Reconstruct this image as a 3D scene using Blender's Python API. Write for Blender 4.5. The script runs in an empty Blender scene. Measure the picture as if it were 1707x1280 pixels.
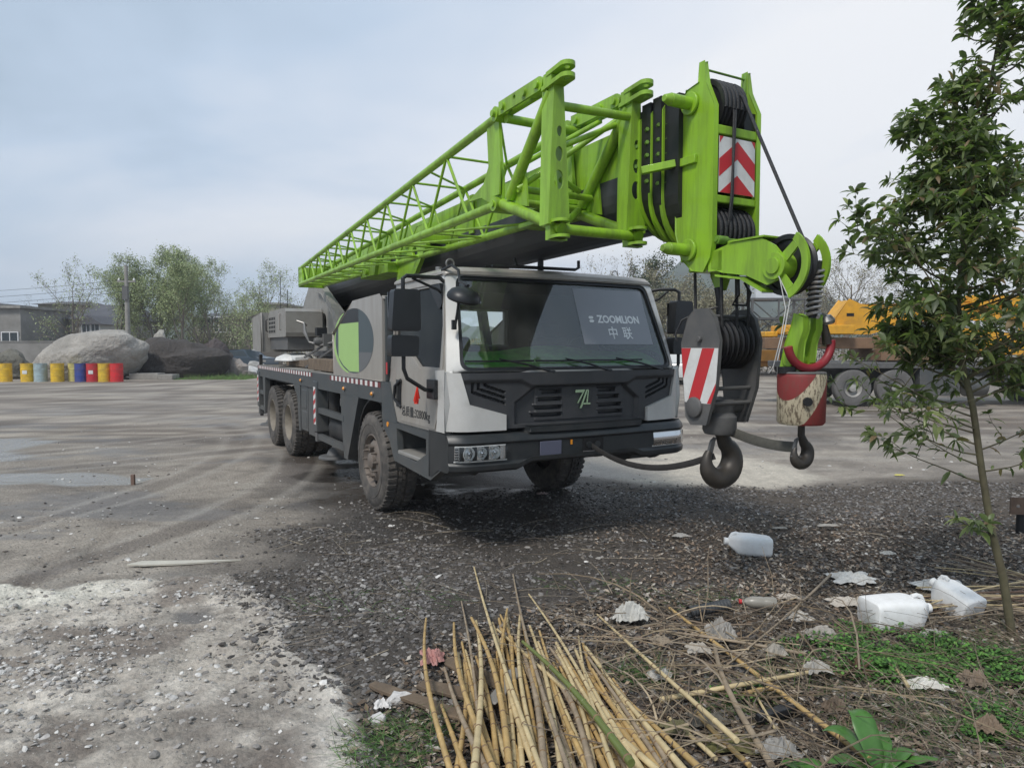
import bpy, math, random
import numpy as np
from mathutils import Vector, Matrix, Euler
from mathutils.geometry import tessellate_polygon
R = math.radians
PI = math.pi
scene = bpy.context.scene
COL = scene.collection
random.seed(7)

# ------------------------------------------------------------------ camera, sky, sun
cam_d = bpy.data.cameras.new('camera')
cam = bpy.data.objects.new('camera', cam_d)
COL.objects.link(cam)
cam_d.sensor_width = 36.0
cam_d.sensor_fit = 'HORIZONTAL'
cam_d.lens = 1152.57 / 1707.0 * 36.0
cam_d.clip_start = 0.05
cam_d.clip_end = 3000
CAM_H = 1.782
cam.location = (0, 0, CAM_H)
cam.rotation_euler = (R(90) - 0.0544, 0, 0)
scene.camera = cam
scene.view_settings.view_transform = 'Standard'
scene.view_settings.look = 'None'
scene.view_settings.exposure = 0.42
scene.view_settings.gamma = 1.0
scene.view_settings.use_curve_mapping = False

SUN_EL, SUN_AZ = R(52), R(212)        # azimuth measured clockwise from +Y
world = bpy.data.worlds.new('World')
scene.world = world
world.use_nodes = True
nt = world.node_tree
for n in list(nt.nodes): nt.nodes.remove(n)
def wn(t, **k):
    n = nt.nodes.new(t)
    for a, b in k.items(): setattr(n, a, b)
    return n
wo = wn('ShaderNodeOutputWorld'); bg = wn('ShaderNodeBackground')
sky = wn('ShaderNodeTexSky', sky_type='NISHITA', sun_disc=False, sun_elevation=SUN_EL, sun_rotation=SUN_AZ)
sky.air_density = 1.0; sky.dust_density = 2.5
tc = wn('ShaderNodeTexCoord')
sep = wn('ShaderNodeSeparateXYZ'); nt.links.new(tc.outputs['Generated'], sep.inputs[0])
zz = wn('ShaderNodeMath', operation='ADD'); nt.links.new(sep.outputs['Z'], zz.inputs[0]); zz.inputs[1].default_value = 0.22
zc = wn('ShaderNodeMath', operation='MAXIMUM'); nt.links.new(zz.outputs[0], zc.inputs[0]); zc.inputs[1].default_value = 0.05
dx = wn('ShaderNodeMath', operation='DIVIDE'); nt.links.new(sep.outputs['X'], dx.inputs[0]); nt.links.new(zc.outputs[0], dx.inputs[1])
dy = wn('ShaderNodeMath', operation='DIVIDE'); nt.links.new(sep.outputs['Y'], dy.inputs[0]); nt.links.new(zc.outputs[0], dy.inputs[1])
cmb = wn('ShaderNodeCombineXYZ'); nt.links.new(dx.outputs[0], cmb.inputs[0]); nt.links.new(dy.outputs[0], cmb.inputs[1])
cmb.inputs[2].default_value = 7.9
n1 = wn('ShaderNodeTexNoise'); n1.inputs['Scale'].default_value = 0.62; n1.inputs['Detail'].default_value = 5.0; n1.inputs['Roughness'].default_value = 0.52
n1.inputs['Distortion'].default_value = 0.35
nt.links.new(cmb.outputs[0], n1.inputs['Vector'])
# the layer is thinner towards the sun
sd = wn('ShaderNodeVectorMath', operation='DOT_PRODUCT'); nt.links.new(tc.outputs['Generated'], sd.inputs[0])
sd.inputs[1].default_value = (math.cos(R(17)) * math.sin(R(27)), math.cos(R(17)) * math.cos(R(27)), math.sin(R(17)))
sm = wn('ShaderNodeMapRange'); nt.links.new(sd.outputs['Value'], sm.inputs['Value'])
sm.inputs['From Min'].default_value = 0.55; sm.inputs['From Max'].default_value = 1.0; sm.inputs['To Min'].default_value = -0.09; sm.inputs['To Max'].default_value = 0.16
ad = wn('ShaderNodeMath', operation='ADD'); ns = wn('ShaderNodeMapRange'); nt.links.new(n1.outputs['Fac'], ns.inputs['Value']); ns.inputs['To Min'].default_value = 0.12; ns.inputs['To Max'].default_value = 0.86; nt.links.new(ns.outputs[0], ad.inputs[0]); nt.links.new(sm.outputs[0], ad.inputs[1])
rp = wn('ShaderNodeValToRGB'); nt.links.new(ad.outputs[0], rp.inputs[0])
e = rp.color_ramp.elements
e[0].position = 0.33; e[0].color = (0.33, 0.43, 0.535, 1)
e[1].position = 0.68; e[1].color = (0.86, 0.87, 0.89, 1)
m = rp.color_ramp.elements.new(0.46); m.color = (0.50, 0.605, 0.74, 1)
m = rp.color_ramp.elements.new(0.58); m.color = (0.71, 0.76, 0.84, 1)
sc_ = wn('ShaderNodeVectorMath', operation='SCALE'); nt.links.new(sky.outputs[0], sc_.inputs[0]); sc_.inputs['Scale'].default_value = 0.10
sc2 = wn('ShaderNodeVectorMath', operation='SCALE'); nt.links.new(rp.outputs[0], sc2.inputs[0]); sc2.inputs['Scale'].default_value = 0.90
mx = wn('ShaderNodeMixRGB'); mx.inputs[0].default_value = 0.88
nt.links.new(sc_.outputs[0], mx.inputs[1]); nt.links.new(sc2.outputs[0], mx.inputs[2])
nt.links.new(mx.outputs[0], bg.inputs[0]); bg.inputs[1].default_value = 1.0
nt.links.new(bg.outputs[0], wo.inputs[0])

sun_d = bpy.data.lights.new('sun', 'SUN'); sun_d.energy = 1.9; sun_d.angle = R(12); sun_d.color = (1.0, 0.96, 0.9)
sun = bpy.data.objects.new('sun', sun_d); COL.objects.link(sun)
sdir = Vector((math.cos(SUN_EL) * math.sin(SUN_AZ), math.cos(SUN_EL) * math.cos(SUN_AZ), math.sin(SUN_EL)))
sun.rotation_euler = sdir.to_track_quat('Z', 'Y').to_euler()
sun.location = (30, 30, 60)

# ------------------------------------------------------------------ photo point -> place on the ground / at a depth (used for layout only)
FPX, CPI, SPI = 1152.57, math.cos(0.0544), math.sin(0.0544)
def G(px, py, z=0.0):
    a = (px - 853.5) / FPX; b = -(py - 640) / FPX
    d = Vector((a, CPI + b * SPI, b * CPI - SPI)); t = (z - CAM_H) / d.z
    return Vector((0, 0, CAM_H)) + d * t
def AT(px, py, Y):
    a = (px - 853.5) / FPX; b = -(py - 640) / FPX
    d = Vector((a, CPI + b * SPI, b * CPI - SPI)); t = Y / d.y
    return Vector((0, 0, CAM_H)) + d * t

# ------------------------------------------------------------------ mesh builder
def frame_of(d):
    d = Vector(d).normalized()
    u = Vector((0, 0, 1)) if abs(d.z) < 0.95 else Vector((1, 0, 0))
    a = d.cross(u).normalized(); b = d.cross(a).normalized()
    return a, b
class MB:
    def __init__(s): s.v = []; s.f = []; s.m = []
    def add(s, vs, fs, m=0):
        o = len(s.v); s.v += [tuple(p) for p in vs]; s.f += [tuple(i + o for i in f) for f in fs]; s.m += [m] * len(fs); return s
    def box(s, x0, x1, y0, y1, z0, z1, m=0):
        return s.add([(x0,y0,z0),(x1,y0,z0),(x1,y1,z0),(x0,y1,z0),(x0,y0,z1),(x1,y0,z1),(x1,y1,z1),(x0,y1,z1)],
            [(0,3,2,1),(4,5,6,7),(0,1,5,4),(1,2,6,5),(2,3,7,6),(3,0,4,7)], m)
    def obox(s, c, size, rot=(0,0,0), m=0):
        M = Euler(rot).to_matrix(); c = Vector(c); hx, hy, hz = [q / 2 for q in size]
        vs = [c + M @ Vector(p) for p in [(-hx,-hy,-hz),(hx,-hy,-hz),(hx,hy,-hz),(-hx,hy,-hz),(-hx,-hy,hz),(hx,-hy,hz),(hx,hy,hz),(-hx,hy,hz)]]
        return s.add(vs, [(0,3,2,1),(4,5,6,7),(0,1,5,4),(1,2,6,5),(2,3,7,6),(3,0,4,7)], m)
    def plate(s, outer, axis, a, b, holes=(), m=0):
        """polygon (with holes) in the plane across axis, extruded from a to b"""
        def P3(p, t):
            return {'x': (t, p[0], p[1]), 'y': (p[0], t, p[1]), 'z': (p[0], p[1], t)}[axis]
        loops = [list(outer)] + [list(h) for h in holes]
        flat = [p for l in loops for p in l]
        tris = tessellate_polygon([[Vector((p[0], p[1], 0)) for p in l] for l in loops])
        n = len(flat); o = len(s.v)
        s.v += [P3(p, a) for p in flat] + [P3(p, b) for p in flat]
        for t in tris:
            s.f.append((o + t[0], o + t[1], o + t[2])); s.f.append((o + n + t[2], o + n + t[1], o + n + t[0])); s.m += [m, m]
        k = 0
        for l in loops:
            L = len(l)
            for i in range(L):
                j = (i + 1) % L
                s.f.append((o + k + i, o + k + j, o + n + k + j, o + n + k + i)); s.m.append(m)
            k += L
        return s
    def cyl(s, p0, p1, r0, r1=None, n=16, m=0, cap=True):
        r1 = r0 if r1 is None else r1
        p0, p1 = Vector(p0), Vector(p1); a, b = frame_of(p1 - p0)
        vs = [p0 + (a * math.cos(2*PI*i/n) + b * math.sin(2*PI*i/n)) * r0 for i in range(n)] + [p1 + (a * math.cos(2*PI*i/n) + b * math.sin(2*PI*i/n)) * r1 for i in range(n)]
        fs = [(i, (i+1) % n, n + (i+1) % n, n + i) for i in range(n)]
        if cap: fs += [tuple(range(n))[::-1], tuple(range(n, 2*n))]
        return s.add(vs, fs, m)
    def tube(s, pts, r, n=8, m=0, cap=True, flat=None):
        pts = [Vector(p) for p in pts]; N = len(pts)
        rr = r if isinstance(r, (list, tuple)) else [r] * N
        d0 = (pts[1] - pts[0]).normalized(); a, b = frame_of(d0); vs = []
        for i, p in enumerate(pts):
            d = (pts[min(i+1, N-1)] - pts[max(i-1, 0)]).normalized()
            a = (a - d * a.dot(d)).normalized(); b = d.cross(a)
            fa = flat if flat else 1.0
            for k in range(n):
                t = 2*PI*k/n
                vs.append(p + (a * math.cos(t) * fa + b * math.sin(t)) * rr[i])
        fs = [(i*n+k, i*n+(k+1) % n, (i+1)*n+(k+1) % n, (i+1)*n+k) for i in range(N-1) for k in range(n)]
        if cap: fs += [tuple(range(n))[::-1], tuple(range((N-1)*n, N*n))]
        return s.add(vs, fs, m)
    def beam(s, p0, p1, w, h, m=0):
        p0, p1 = Vector(p0), Vector(p1); d = (p1 - p0).normalized()
        u = Vector((0,0,1)) if abs(d.z) < 0.95 else Vector((0,1,0))
        a = d.cross(u).normalized() * w / 2; b = a.cross(d).normalized() * h / 2
        vs = [p0-a-b, p0+a-b, p0+a+b, p0-a+b, p1-a-b, p1+a-b, p1+a+b, p1-a+b]
        return s.add(vs, [(0,3,2,1),(4,5,6,7),(0,1,5,4),(1,2,6,5),(2,3,7,6),(3,0,4,7)], m)
    def lathe(s, prof, origin=(0,0,0), axis=(0,0,1), n=32, m=0):
        """prof: (radius, height along axis)"""
        o = Vector(origin); ax = Vector(axis).normalized(); a, b = frame_of(ax); vs = []
        for r, t in prof:
            for k in range(n):
                q = 2*PI*k/n; vs.append(o + ax * t + (a * math.cos(q) + b * math.sin(q)) * max(r, 1e-4))
        fs = [(i*n+k, i*n+(k+1) % n, (i+1)*n+(k+1) % n, (i+1)*n+k) for i in range(len(prof)-1) for k in range(n)]
        return s.add(vs, fs, m)
    def surf(s, fn, u, v, m=0, thick=None):
        nu, nv = len(u), len(v); vs = [fn(a, b) for b in v for a in u]
        fs = [(j*nu+i, j*nu+i+1, (j+1)*nu+i+1, (j+1)*nu+i) for j in range(nv-1) for i in range(nu-1)]
        return s.add(vs, fs, m)
    def map(s, fn): s.v = [tuple(fn(*p)) for p in s.v]; return s
    def build(s, name, mats, parent=None, bevel=0, angle=35, seg=2, smooth=True):
        me = bpy.data.meshes.new(name); me.from_pydata(s.v, [], s.f)
        mats = mats if isinstance(mats, (list, tuple)) else [mats]
        for q in mats: me.materials.append(q)
        me.polygons.foreach_set('material_index', s.m)
        if smooth:
            me.polygons.foreach_set('use_smooth', [True] * len(s.f)); me.update()
            me.set_sharp_from_angle(angle=R(angle))
        me.validate(); me.update()
        o = bpy.data.objects.new(name, me); COL.objects.link(o)
        if parent is not None: o.parent = parent
        if bevel:
            b = o.modifiers.new('bevel', 'BEVEL'); b.width = bevel; b.segments = seg; b.limit_method = 'ANGLE'; b.angle_limit = R(40); b.use_clamp_overlap = True
            b.harden_normals = False
        return o
def circ(cx, cy, rx, ry=None, n=20, a0=0.0):
    ry = rx if ry is None else ry
    return [(cx + rx*math.cos(a0 + 2*PI*i/n), cy + ry*math.sin(a0 + 2*PI*i/n)) for i in range(n)]
def lin(a, b, n): return [a + (b-a)*i/(n-1) for i in range(n)]
def text_mesh(txt, size, extrude=0.0008, bold=0.0):
    cu = bpy.data.curves.new('txt', 'FONT'); cu.body = txt; cu.size = size; cu.extrude = extrude; cu.align_x = 'CENTER'; cu.align_y = 'CENTER'; cu.offset = bold
    cu.resolution_u = 3
    o = bpy.data.objects.new('txt', cu); COL.objects.link(o)
    dg = bpy.context.evaluated_depsgraph_get(); dg.update()
    me = bpy.data.meshes.new_from_object(o.evaluated_get(dg))
    vs = [tuple(v.co) for v in me.vertices]; fs = [tuple(p.vertices) for p in me.polygons]
    bpy.data.objects.remove(o); bpy.data.curves.remove(cu); bpy.data.meshes.remove(me)
    return vs, fs
def tag(o, label=None, cat=None, group=None, kind=None):
    if label: o['label'] = label
    if cat: o['category'] = cat
    if group: o['group'] = group
    if kind: o['kind'] = kind
    return o
def thing(name, label, cat, loc=(0,0,0), rz=0, group=None):
    o = bpy.data.objects.new(name, None); o.empty_display_size = 0.2; COL.objects.link(o); o.location = loc; o.rotation_euler = (0,0,rz)
    return tag(o, label, cat, group)
def dup(o, parent=None):
    c = o.copy(); COL.objects.link(c)
    if parent is not None: c.parent = parent
    for ch in o.children: dup(ch, c)
    return c
def mesh_np(name, V, F, mat, cols=None, parent=None, smooth=False):
    """V (n,3) array, F (m,k) array"""
    me = bpy.data.meshes.new(name); V = np.asarray(V, dtype=np.float32); F = np.asarray(F, dtype=np.int32)
    m_, k_ = F.shape
    me.vertices.add(len(V)); me.vertices.foreach_set('co', V.ravel())
    me.loops.add(m_ * k_); me.loops.foreach_set('vertex_index', F.ravel())
    me.polygons.add(m_); me.polygons.foreach_set('loop_start', np.arange(0, m_ * k_, k_, dtype=np.int32))
    me.polygons.foreach_set('loop_total', np.full(m_, k_, dtype=np.int32))
    me.polygons.foreach_set('use_smooth', np.full(m_, smooth))
    me.materials.append(mat); me.update(calc_edges=True)
    if cols is not None:
        ca = me.color_attributes.new('tone', 'FLOAT_COLOR', 'POINT')
        c4 = np.ones((len(V), 4), dtype=np.float32); c4[:, :cols.shape[1]] = cols; ca.data.foreach_set('color', c4.ravel())
    o = bpy.data.objects.new(name, me); COL.objects.link(o)
    if parent is not None: o.parent = parent
    return o

# ------------------------------------------------------------------ materials
MATS = {}
def mat(name, col, rough=0.5, metal=0.0, var=0.12, scale=6.0, bump=0.0, bscale=60.0, dirt=None, damt=0.0, dscale=3.0, attr=False, coat=0.0, mud=0.0, spec=0.5, streak=0.0, bdist=0.01):
    if name in MATS: return MATS[name]
    m = bpy.data.materials.new(name); m.use_nodes = True; t = m.node_tree; N = t.nodes; Lk = t.links
    b = N['Principled BSDF']
    b.inputs['Roughness'].default_value = rough; b.inputs['Metallic'].default_value = metal
    b.inputs['Specular IOR Level'].default_value = spec
    if coat: b.inputs['Coat Weight'].default_value = coat; b.inputs['Coat Roughness'].default_value = 0.08
    tc = N.new('ShaderNodeTexCoord')
    no = N.new('ShaderNodeTexNoise'); no.inputs['Scale'].default_value = scale; no.inputs['Detail'].default_value = 6; no.inputs['Roughness'].default_value = 0.6
    Lk.new(tc.outputs['Object'], no.inputs['Vector'])
    mr = N.new('ShaderNodeMapRange'); Lk.new(no.outputs['Fac'], mr.inputs['Value']); mr.inputs['From Min'].default_value = 0.25; mr.inputs['From Max'].default_value = 0.75
    mr.inputs['To Min'].default_value = 1 - var; mr.inputs['To Max'].default_value = 1 + var
    sc = N.new('ShaderNodeVectorMath'); sc.operation = 'SCALE'; Lk.new(mr.outputs[0], sc.inputs['Scale'])
    if attr:
        at = N.new('ShaderNodeVertexColor'); at.layer_name = 'tone'; Lk.new(at.outputs['Color'], sc.inputs[0])
    else: sc.inputs[0].default_value = col
    last = sc.outputs[0]
    if dirt is not None and (damt or mud or streak):
        n2 = N.new('ShaderNodeTexNoise'); n2.inputs['Scale'].default_value = dscale; n2.inputs['Detail'].default_value = 8; n2.inputs['Roughness'].default_value = 0.7
        if streak:
            mp = N.new('ShaderNodeMapping'); mp.inputs['Scale'].default_value = (1, 1, 0.12); Lk.new(tc.outputs['Object'], mp.inputs['Vector']); Lk.new(mp.outputs[0], n2.inputs['Vector'])
        else: Lk.new(tc.outputs['Object'], n2.inputs['Vector'])
        r2 = N.new('ShaderNodeMapRange'); Lk.new(n2.outputs['Fac'], r2.inputs['Value']); r2.inputs['From Min'].default_value = 0.42; r2.inputs['From Max'].default_value = 0.72
        r2.inputs['To Max'].default_value = damt + streak
        fac = r2.outputs[0]
        if mud:
            s3 = N.new('ShaderNodeSeparateXYZ'); Lk.new(tc.outputs['Object'], s3.inputs[0])
            m3 = N.new('ShaderNodeMapRange'); Lk.new(s3.outputs['Z'], m3.inputs['Value']); m3.inputs['From Min'].default_value = 1.5; m3.inputs['From Max'].default_value = 0.45
            m3.inputs['To Max'].default_value = mud
            m4 = N.new('ShaderNodeMath'); m4.operation = 'MULTIPLY'; Lk.new(m3.outputs[0], m4.inputs[0])
            a4 = N.new('ShaderNodeMath'); a4.operation = 'ADD'; Lk.new(n2.outputs['Fac'], a4.inputs[0]); a4.inputs[1].default_value = 0.35; Lk.new(a4.outputs[0], m4.inputs[1])
            a5 = N.new('ShaderNodeMath'); a5.operation = 'ADD'; a5.use_clamp = True; Lk.new(m4.outputs[0], a5.inputs[0]); Lk.new(fac, a5.inputs[1]); fac = a5.outputs[0]
        mxx = N.new('ShaderNodeMixRGB'); Lk.new(fac, mxx.inputs[0]); Lk.new(last, mxx.inputs[1]); mxx.inputs[2].default_value = (*dirt, 1); last = mxx.outputs[0]
        rr = N.new('ShaderNodeMapRange'); Lk.new(fac, rr.inputs['Value']); rr.inputs['To Min'].default_value = rough; rr.inputs['To Max'].default_value = max(rough, 0.85); Lk.new(rr.outputs[0], b.inputs['Roughness'])
    Lk.new(last, b.inputs['Base Color'])
    if bump:
        nb = N.new('ShaderNodeTexNoise'); nb.inputs['Scale'].default_value = bscale; nb.inputs['Detail'].default_value = 5; Lk.new(tc.outputs['Object'], nb.inputs['Vector'])
        bp = N.new('ShaderNodeBump'); bp.inputs['Strength'].default_value = bump; bp.inputs['Distance'].default_value = bdist; Lk.new(nb.outputs['Fac'], bp.inputs['Height']); Lk.new(bp.outputs[0], b.inputs['Normal'])
    MATS[name] = m
    return m
def glass(name, tint, rough=0.02, refl=1.0, dust=0.0):
    m = bpy.data.materials.new(name); m.use_nodes = True; t = m.node_tree; N = t.nodes; Lk = t.links
    N.remove(N['Principled BSDF']); out = N['Material Output']
    tr = N.new('ShaderNodeBsdfTransparent'); tr.inputs[0].default_value = (*tint, 1)
    gl = N.new('ShaderNodeBsdfGlossy'); gl.inputs['Roughness'].default_value = rough
    fr = N.new('ShaderNodeFresnel'); fr.inputs[0].default_value = 1.5
    mm = N.new('ShaderNodeMath'); mm.operation = 'MULTIPLY'; mm.use_clamp = True; Lk.new(fr.outputs[0], mm.inputs[0]); mm.inputs[1].default_value = refl
    mx = N.new('ShaderNodeMixShader'); Lk.new(mm.outputs[0], mx.inputs[0]); Lk.new(tr.outputs[0], mx.inputs[1]); Lk.new(gl.outputs[0], mx.inputs[2])
    if dust:
        df = N.new('ShaderNodeBsdfDiffuse'); df.inputs[0].default_value = (0.42,0.43,0.40,1); nn = N.new('ShaderNodeTexNoise'); nn.inputs['Scale'].default_value = 2.2; nn.inputs['Detail'].default_value = 7
        tcx_ = N.new('ShaderNodeTexCoord'); Lk.new(tcx_.outputs['Object'], nn.inputs['Vector']); mr_ = N.new('ShaderNodeMapRange'); Lk.new(nn.outputs['Fac'], mr_.inputs['Value']); mr_.inputs['From Min'].default_value = 0.3; mr_.inputs['From Max'].default_value = 0.75
        mr_.inputs['To Min'].default_value = dust*0.3; mr_.inputs['To Max'].default_value = dust*1.6; m2 = N.new('ShaderNodeMixShader'); Lk.new(mr_.outputs[0], m2.inputs[0]); Lk.new(mx.outputs[0], m2.inputs[1]); Lk.new(df.outputs[0], m2.inputs[2]); Lk.new(m2.outputs[0], out.inputs[0])
    else: Lk.new(mx.outputs[0], out.inputs[0])
    return m
MUD = (0.17, 0.15, 0.13)
M_green = mat('lime paint', (0.270, 0.490, 0.024), 0.40, var=0.13, scale=2.2, dirt=(0.085, 0.105, 0.035), damt=0.25, dscale=7, coat=0.25, streak=0.45)
M_dgreen = mat('greasy lime paint', (0.15, 0.30, 0.03), 0.5, var=0.2, scale=8, dirt=(0.04, 0.05, 0.02), damt=0.7, dscale=7)
M_slate = mat('slate paint', (0.045, 0.056, 0.062), 0.45, var=0.12, dirt=MUD, damt=0.22, mud=0.35, dscale=4)
M_bumper = mat('dark bumper plastic', (0.015, 0.019, 0.022), 0.38, var=0.1, dirt=MUD, damt=0.10, mud=0.10, dscale=5)
M_grille = mat('grille plastic', (0.042, 0.044, 0.048), 0.42, var=0.10, scale=4, dirt=MUD, damt=0.12, dscale=6)
M_silver = mat('silver grey paint', (0.365, 0.342, 0.308), 0.38, metal=0.2, var=0.06, scale=3, dirt=(0.25, 0.21, 0.17), damt=0.3, mud=0.35, streak=0.2, dscale=5, coat=0.3)
M_fair = mat('bright silver paint', (0.62, 0.61, 0.58), 0.35, metal=0.2, var=0.05, scale=3, dirt=(0.3, 0.28, 0.25), damt=0.25, dscale=6, coat=0.3)
M_grey = mat('grey paint', (0.27, 0.26, 0.24), 0.5, var=0.08, scale=3, dirt=(0.16, 0.14, 0.12), damt=0.35, dscale=5)
M_dgrey = mat('dark grey paint', (0.10, 0.10, 0.10), 0.55, var=0.15, dirt=MUD, damt=0.3, dscale=6)
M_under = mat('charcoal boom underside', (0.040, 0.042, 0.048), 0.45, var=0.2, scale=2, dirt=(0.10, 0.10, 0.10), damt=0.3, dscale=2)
M_black = mat('black plastic', (0.014, 0.015, 0.017), 0.42, var=0.15)
M_oily = mat('oily black steel', (0.012, 0.012, 0.014), 0.35, var=0.3, scale=12, dirt=(0.05, 0.045, 0.04), damt=0.35, dscale=10)
M_frame = mat('chassis black', (0.018, 0.018, 0.018), 0.7, var=0.2, dirt=(0.09, 0.08, 0.07), damt=0.4, dscale=6)
M_rope = mat('greasy wire rope', (0.02, 0.02, 0.021), 0.5, var=0.3, scale=40, bump=0.6, bscale=150)
M_tyre = mat('dusty tyre rubber', (0.065, 0.060, 0.055), 0.85, var=0.2, scale=5, dirt=(0.20, 0.175, 0.15), damt=0.75, dscale=7, bump=0.3, bscale=60)
M_rim = mat('dirty steel rim', (0.20, 0.17, 0.145), 0.65, metal=0.2, var=0.25, scale=9, dirt=(0.10, 0.075, 0.06), damt=0.6, dscale=9)
M_rim2 = mat('tan steel rim', (0.26, 0.23, 0.185), 0.6, var=0.15, scale=6, dirt=(0.12, 0.10, 0.08), damt=0.5, dscale=8)
M_reflect = mat('lamp reflector', (0.80, 0.81, 0.80), 0.22, metal=0.3, var=0.05)
M_chrome = mat('chrome', (0.75, 0.76, 0.78), 0.12, metal=1.0, var=0.03)
M_steel = mat('worn steel', (0.28, 0.27, 0.26), 0.4, metal=0.7, var=0.2, scale=15)
M_white = mat('white paint', (0.72, 0.72, 0.70), 0.5, var=0.05, dirt=(0.4, 0.37, 0.33), damt=0.4, dscale=9)
M_red = mat('red reflective', (0.55, 0.028, 0.035), 0.4, var=0.08, dirt=(0.2, 0.08, 0.06), damt=0.25, dscale=12)
M_amber = mat('amber lens', (0.75, 0.28, 0.02), 0.25, var=0.05)
M_seat = mat('seat cloth', (0.03, 0.03, 0.035), 0.9, var=0.2)
M_interior = mat('cab lining', (0.025, 0.027, 0.030), 0.8, var=0.1)
M_dash = mat('painted windscreen green', (0.12, 0.50, 0.07), 0.8, var=0.35, scale=9)  # green reflection and tint of the windscreen painted onto the dashboard
M_wood = mat('weathered timber', (0.17, 0.125, 0.085), 0.85, var=0.35, scale=7, bump=0.5, bscale=25, dirt=(0.07, 0.055, 0.045), damt=0.6, dscale=9)
M_glassf = glass('windscreen glass', (0.90, 0.97, 0.91), 0.015, 3.4, 0.09)
M_glasss = glass('side glass', (0.10, 0.12, 0.12), 0.02, 0.55, 0.05)
M_lens = glass('lamp lens', (0.92, 0.94, 0.94), 0.03, 1.0)
M_blackhole = mat('dark recess', (0.008, 0.008, 0.009), 0.8, var=0.1)
M_hook = mat('dark forged hook', (0.048, 0.042, 0.036), 0.42, metal=0.3, var=0.3, scale=7, dirt=(0.10, 0.085, 0.07), damt=0.5, dscale=8)
# ------------------------------------------------------------------ the crane truck (local frame: +x forward, +y its left, z up)
CR = thing('mobile_crane', 'lime green truck crane with grey cab, lattice jib folded beside its boom', 'crane', (-0.4471, 8.0847, 0), -1.0583)
def both(fn):
    for s in (-1, 1): fn(s)

# ---- wheels
def wheel(x, s, kind, dual=False):
    """s=-1 right side of truck (seen)"""
    P = bpy.data.objects.new('wheel', None)
    mb = MB(); ax = Vector((0, s, 0)); n = 48; yo = s * 1.25
    # rim
    if kind == 'front':
        prof = [(0.275, -0.20), (0.285, 0.0), (0.292, 0.015), (0.28, 0.02), (0.265, -0.02), (0.25, -0.05), (0.205, -0.005), (0.17, 0.012), (0.135, 0.012), (0.115, -0.03), (0.09, -0.03), (0.085, 0.035), (0.06, 0.05), (0.0, 0.05)]
    else:
        prof = [(0.275, -0.20), (0.285, 0.0), (0.292, 0.015), (0.28, 0.02), (0.262, -0.03), (0.25, -0.15), (0.20, -0.19), (0.14, -0.185), (0.12, -0.12), (0.10, -0.08), (0.0, -0.07)]
    mb.lathe(prof, (x, yo - s*0.03, 0.54), ax, 40, 0)
    nb = 10; a, b = frame_of(ax)
    for k in range(nb):
        t = 2*PI*(k+0.5)/nb; c = Vector((x, yo - s*0.03, 0.54)) + (a*math.cos(t) + b*math.sin(t)) * (0.228 if kind == 'front' else 0.225)
        base = -0.024 if kind == 'front' else -0.165
        mb.cyl(c + ax*(base-0.02), c + ax*(base + 0.006), 0.026, n=12, m=1)
    rim = mb.build('wheel', [M_rim if kind == 'front' else M_rim2, M_blackhole], CR)
    for k in range(10):
        nb_ = MB()
        t = 2*PI*k/10; c = Vector((x, yo - s*0.03, 0.54)) + (a*math.cos(t) + b*math.sin(t)) * 0.165
        base = 0.005 if kind == 'front' else -0.188
        nb_.cyl(c + ax*base, c + ax*(base+0.035), 0.017, n=6); nb_.cyl(c + ax*(base+0.035), c + ax*(base+0.065), 0.010, n=8)
        nb_.build('wheel_nut', M_rim, rim)
    def tyre(y0):
        t = MB()
        prof = [(0.280, 0.0), (0.30, 0.022), (0.36, 0.034), (0.43, 0.036), (0.478, 0.026), (0.508, 0.004), (0.520, -0.03), (0.524, -0.085), (0.516, -0.092), (0.516, -0.105), (0.525, -0.112), (0.526, -0.17), (0.518, -0.176), (0.518, -0.189), (0.525, -0.195), (0.524, -0.25), (0.520, -0.285), (0.505, -0.315), (0.43, -0.34), (0.30, -0.32), (0.27, -0.28)]
        t.lathe(prof, (x, y0, 0.54), ax, 56)
        NL = 46
        for k in range(NL):
            for side in (0, 1):
                th = 2*PI*(k + 0.5*side)/NL; rad = a*math.cos(th) + b*math.sin(th); tan = -a*math.sin(th) + b*math.cos(th)
                c = Vector((x, y0, 0.54))
                w = 0.021
                yA, yB = ((0.012, -0.078) if side == 0 else (-0.30, -0.205))
                vs = []
                for (yy, r0, r1) in ((yA, 0.486, 0.526), (yB, 0.50, 0.5405)):
                    for rr, ww in ((r0, -w), (r0, w), (r1, w*0.85), (r1, -w*0.85)):
                        vs.append(c + ax*yy + rad*rr + tan*ww + tan*(0.014 if yy == yB else 0))
                t.add(vs, [(0,1,2,3),(7,6,5,4),(0,4,5,1),(1,5,6,2),(2,6,7,3),(3,7,4,0)])
        # centre ribs cut as zig-zag blocks
        for row, yy in enumerate((-0.115, -0.155)):
            for k in range(46):
                th = 2*PI*(k + 0.5*row)/46; rad = a*math.cos(th)+b*math.sin(th); tan = -a*math.sin(th)+b*math.cos(th)
                c = Vector((x, y0, 0.54)) + ax*yy + rad*0.529
                vs = [c + ax*p + tan*q + rad*r for r in (-0.02, 0.010) for p, q in ((-0.017, -0.026), (0.017, -0.020), (0.017, 0.026), (-0.017, 0.020))]
                t.add(vs, [(0,3,2,1),(4,5,6,7),(0,1,5,4),(1,2,6,5),(2,3,7,6),(3,0,4,7)])
        # side wall lettering ridge
        t.lathe([(0.395, 0.030), (0.397, 0.040), (0.405, 0.040), (0.407, 0.030)], (x, y0, 0.54), ax, 56)
        t.build('tyre', M_tyre, rim, angle=30)
    tyre(yo - s*0.03)
    if dual: tyre(yo - s*0.40)
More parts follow.
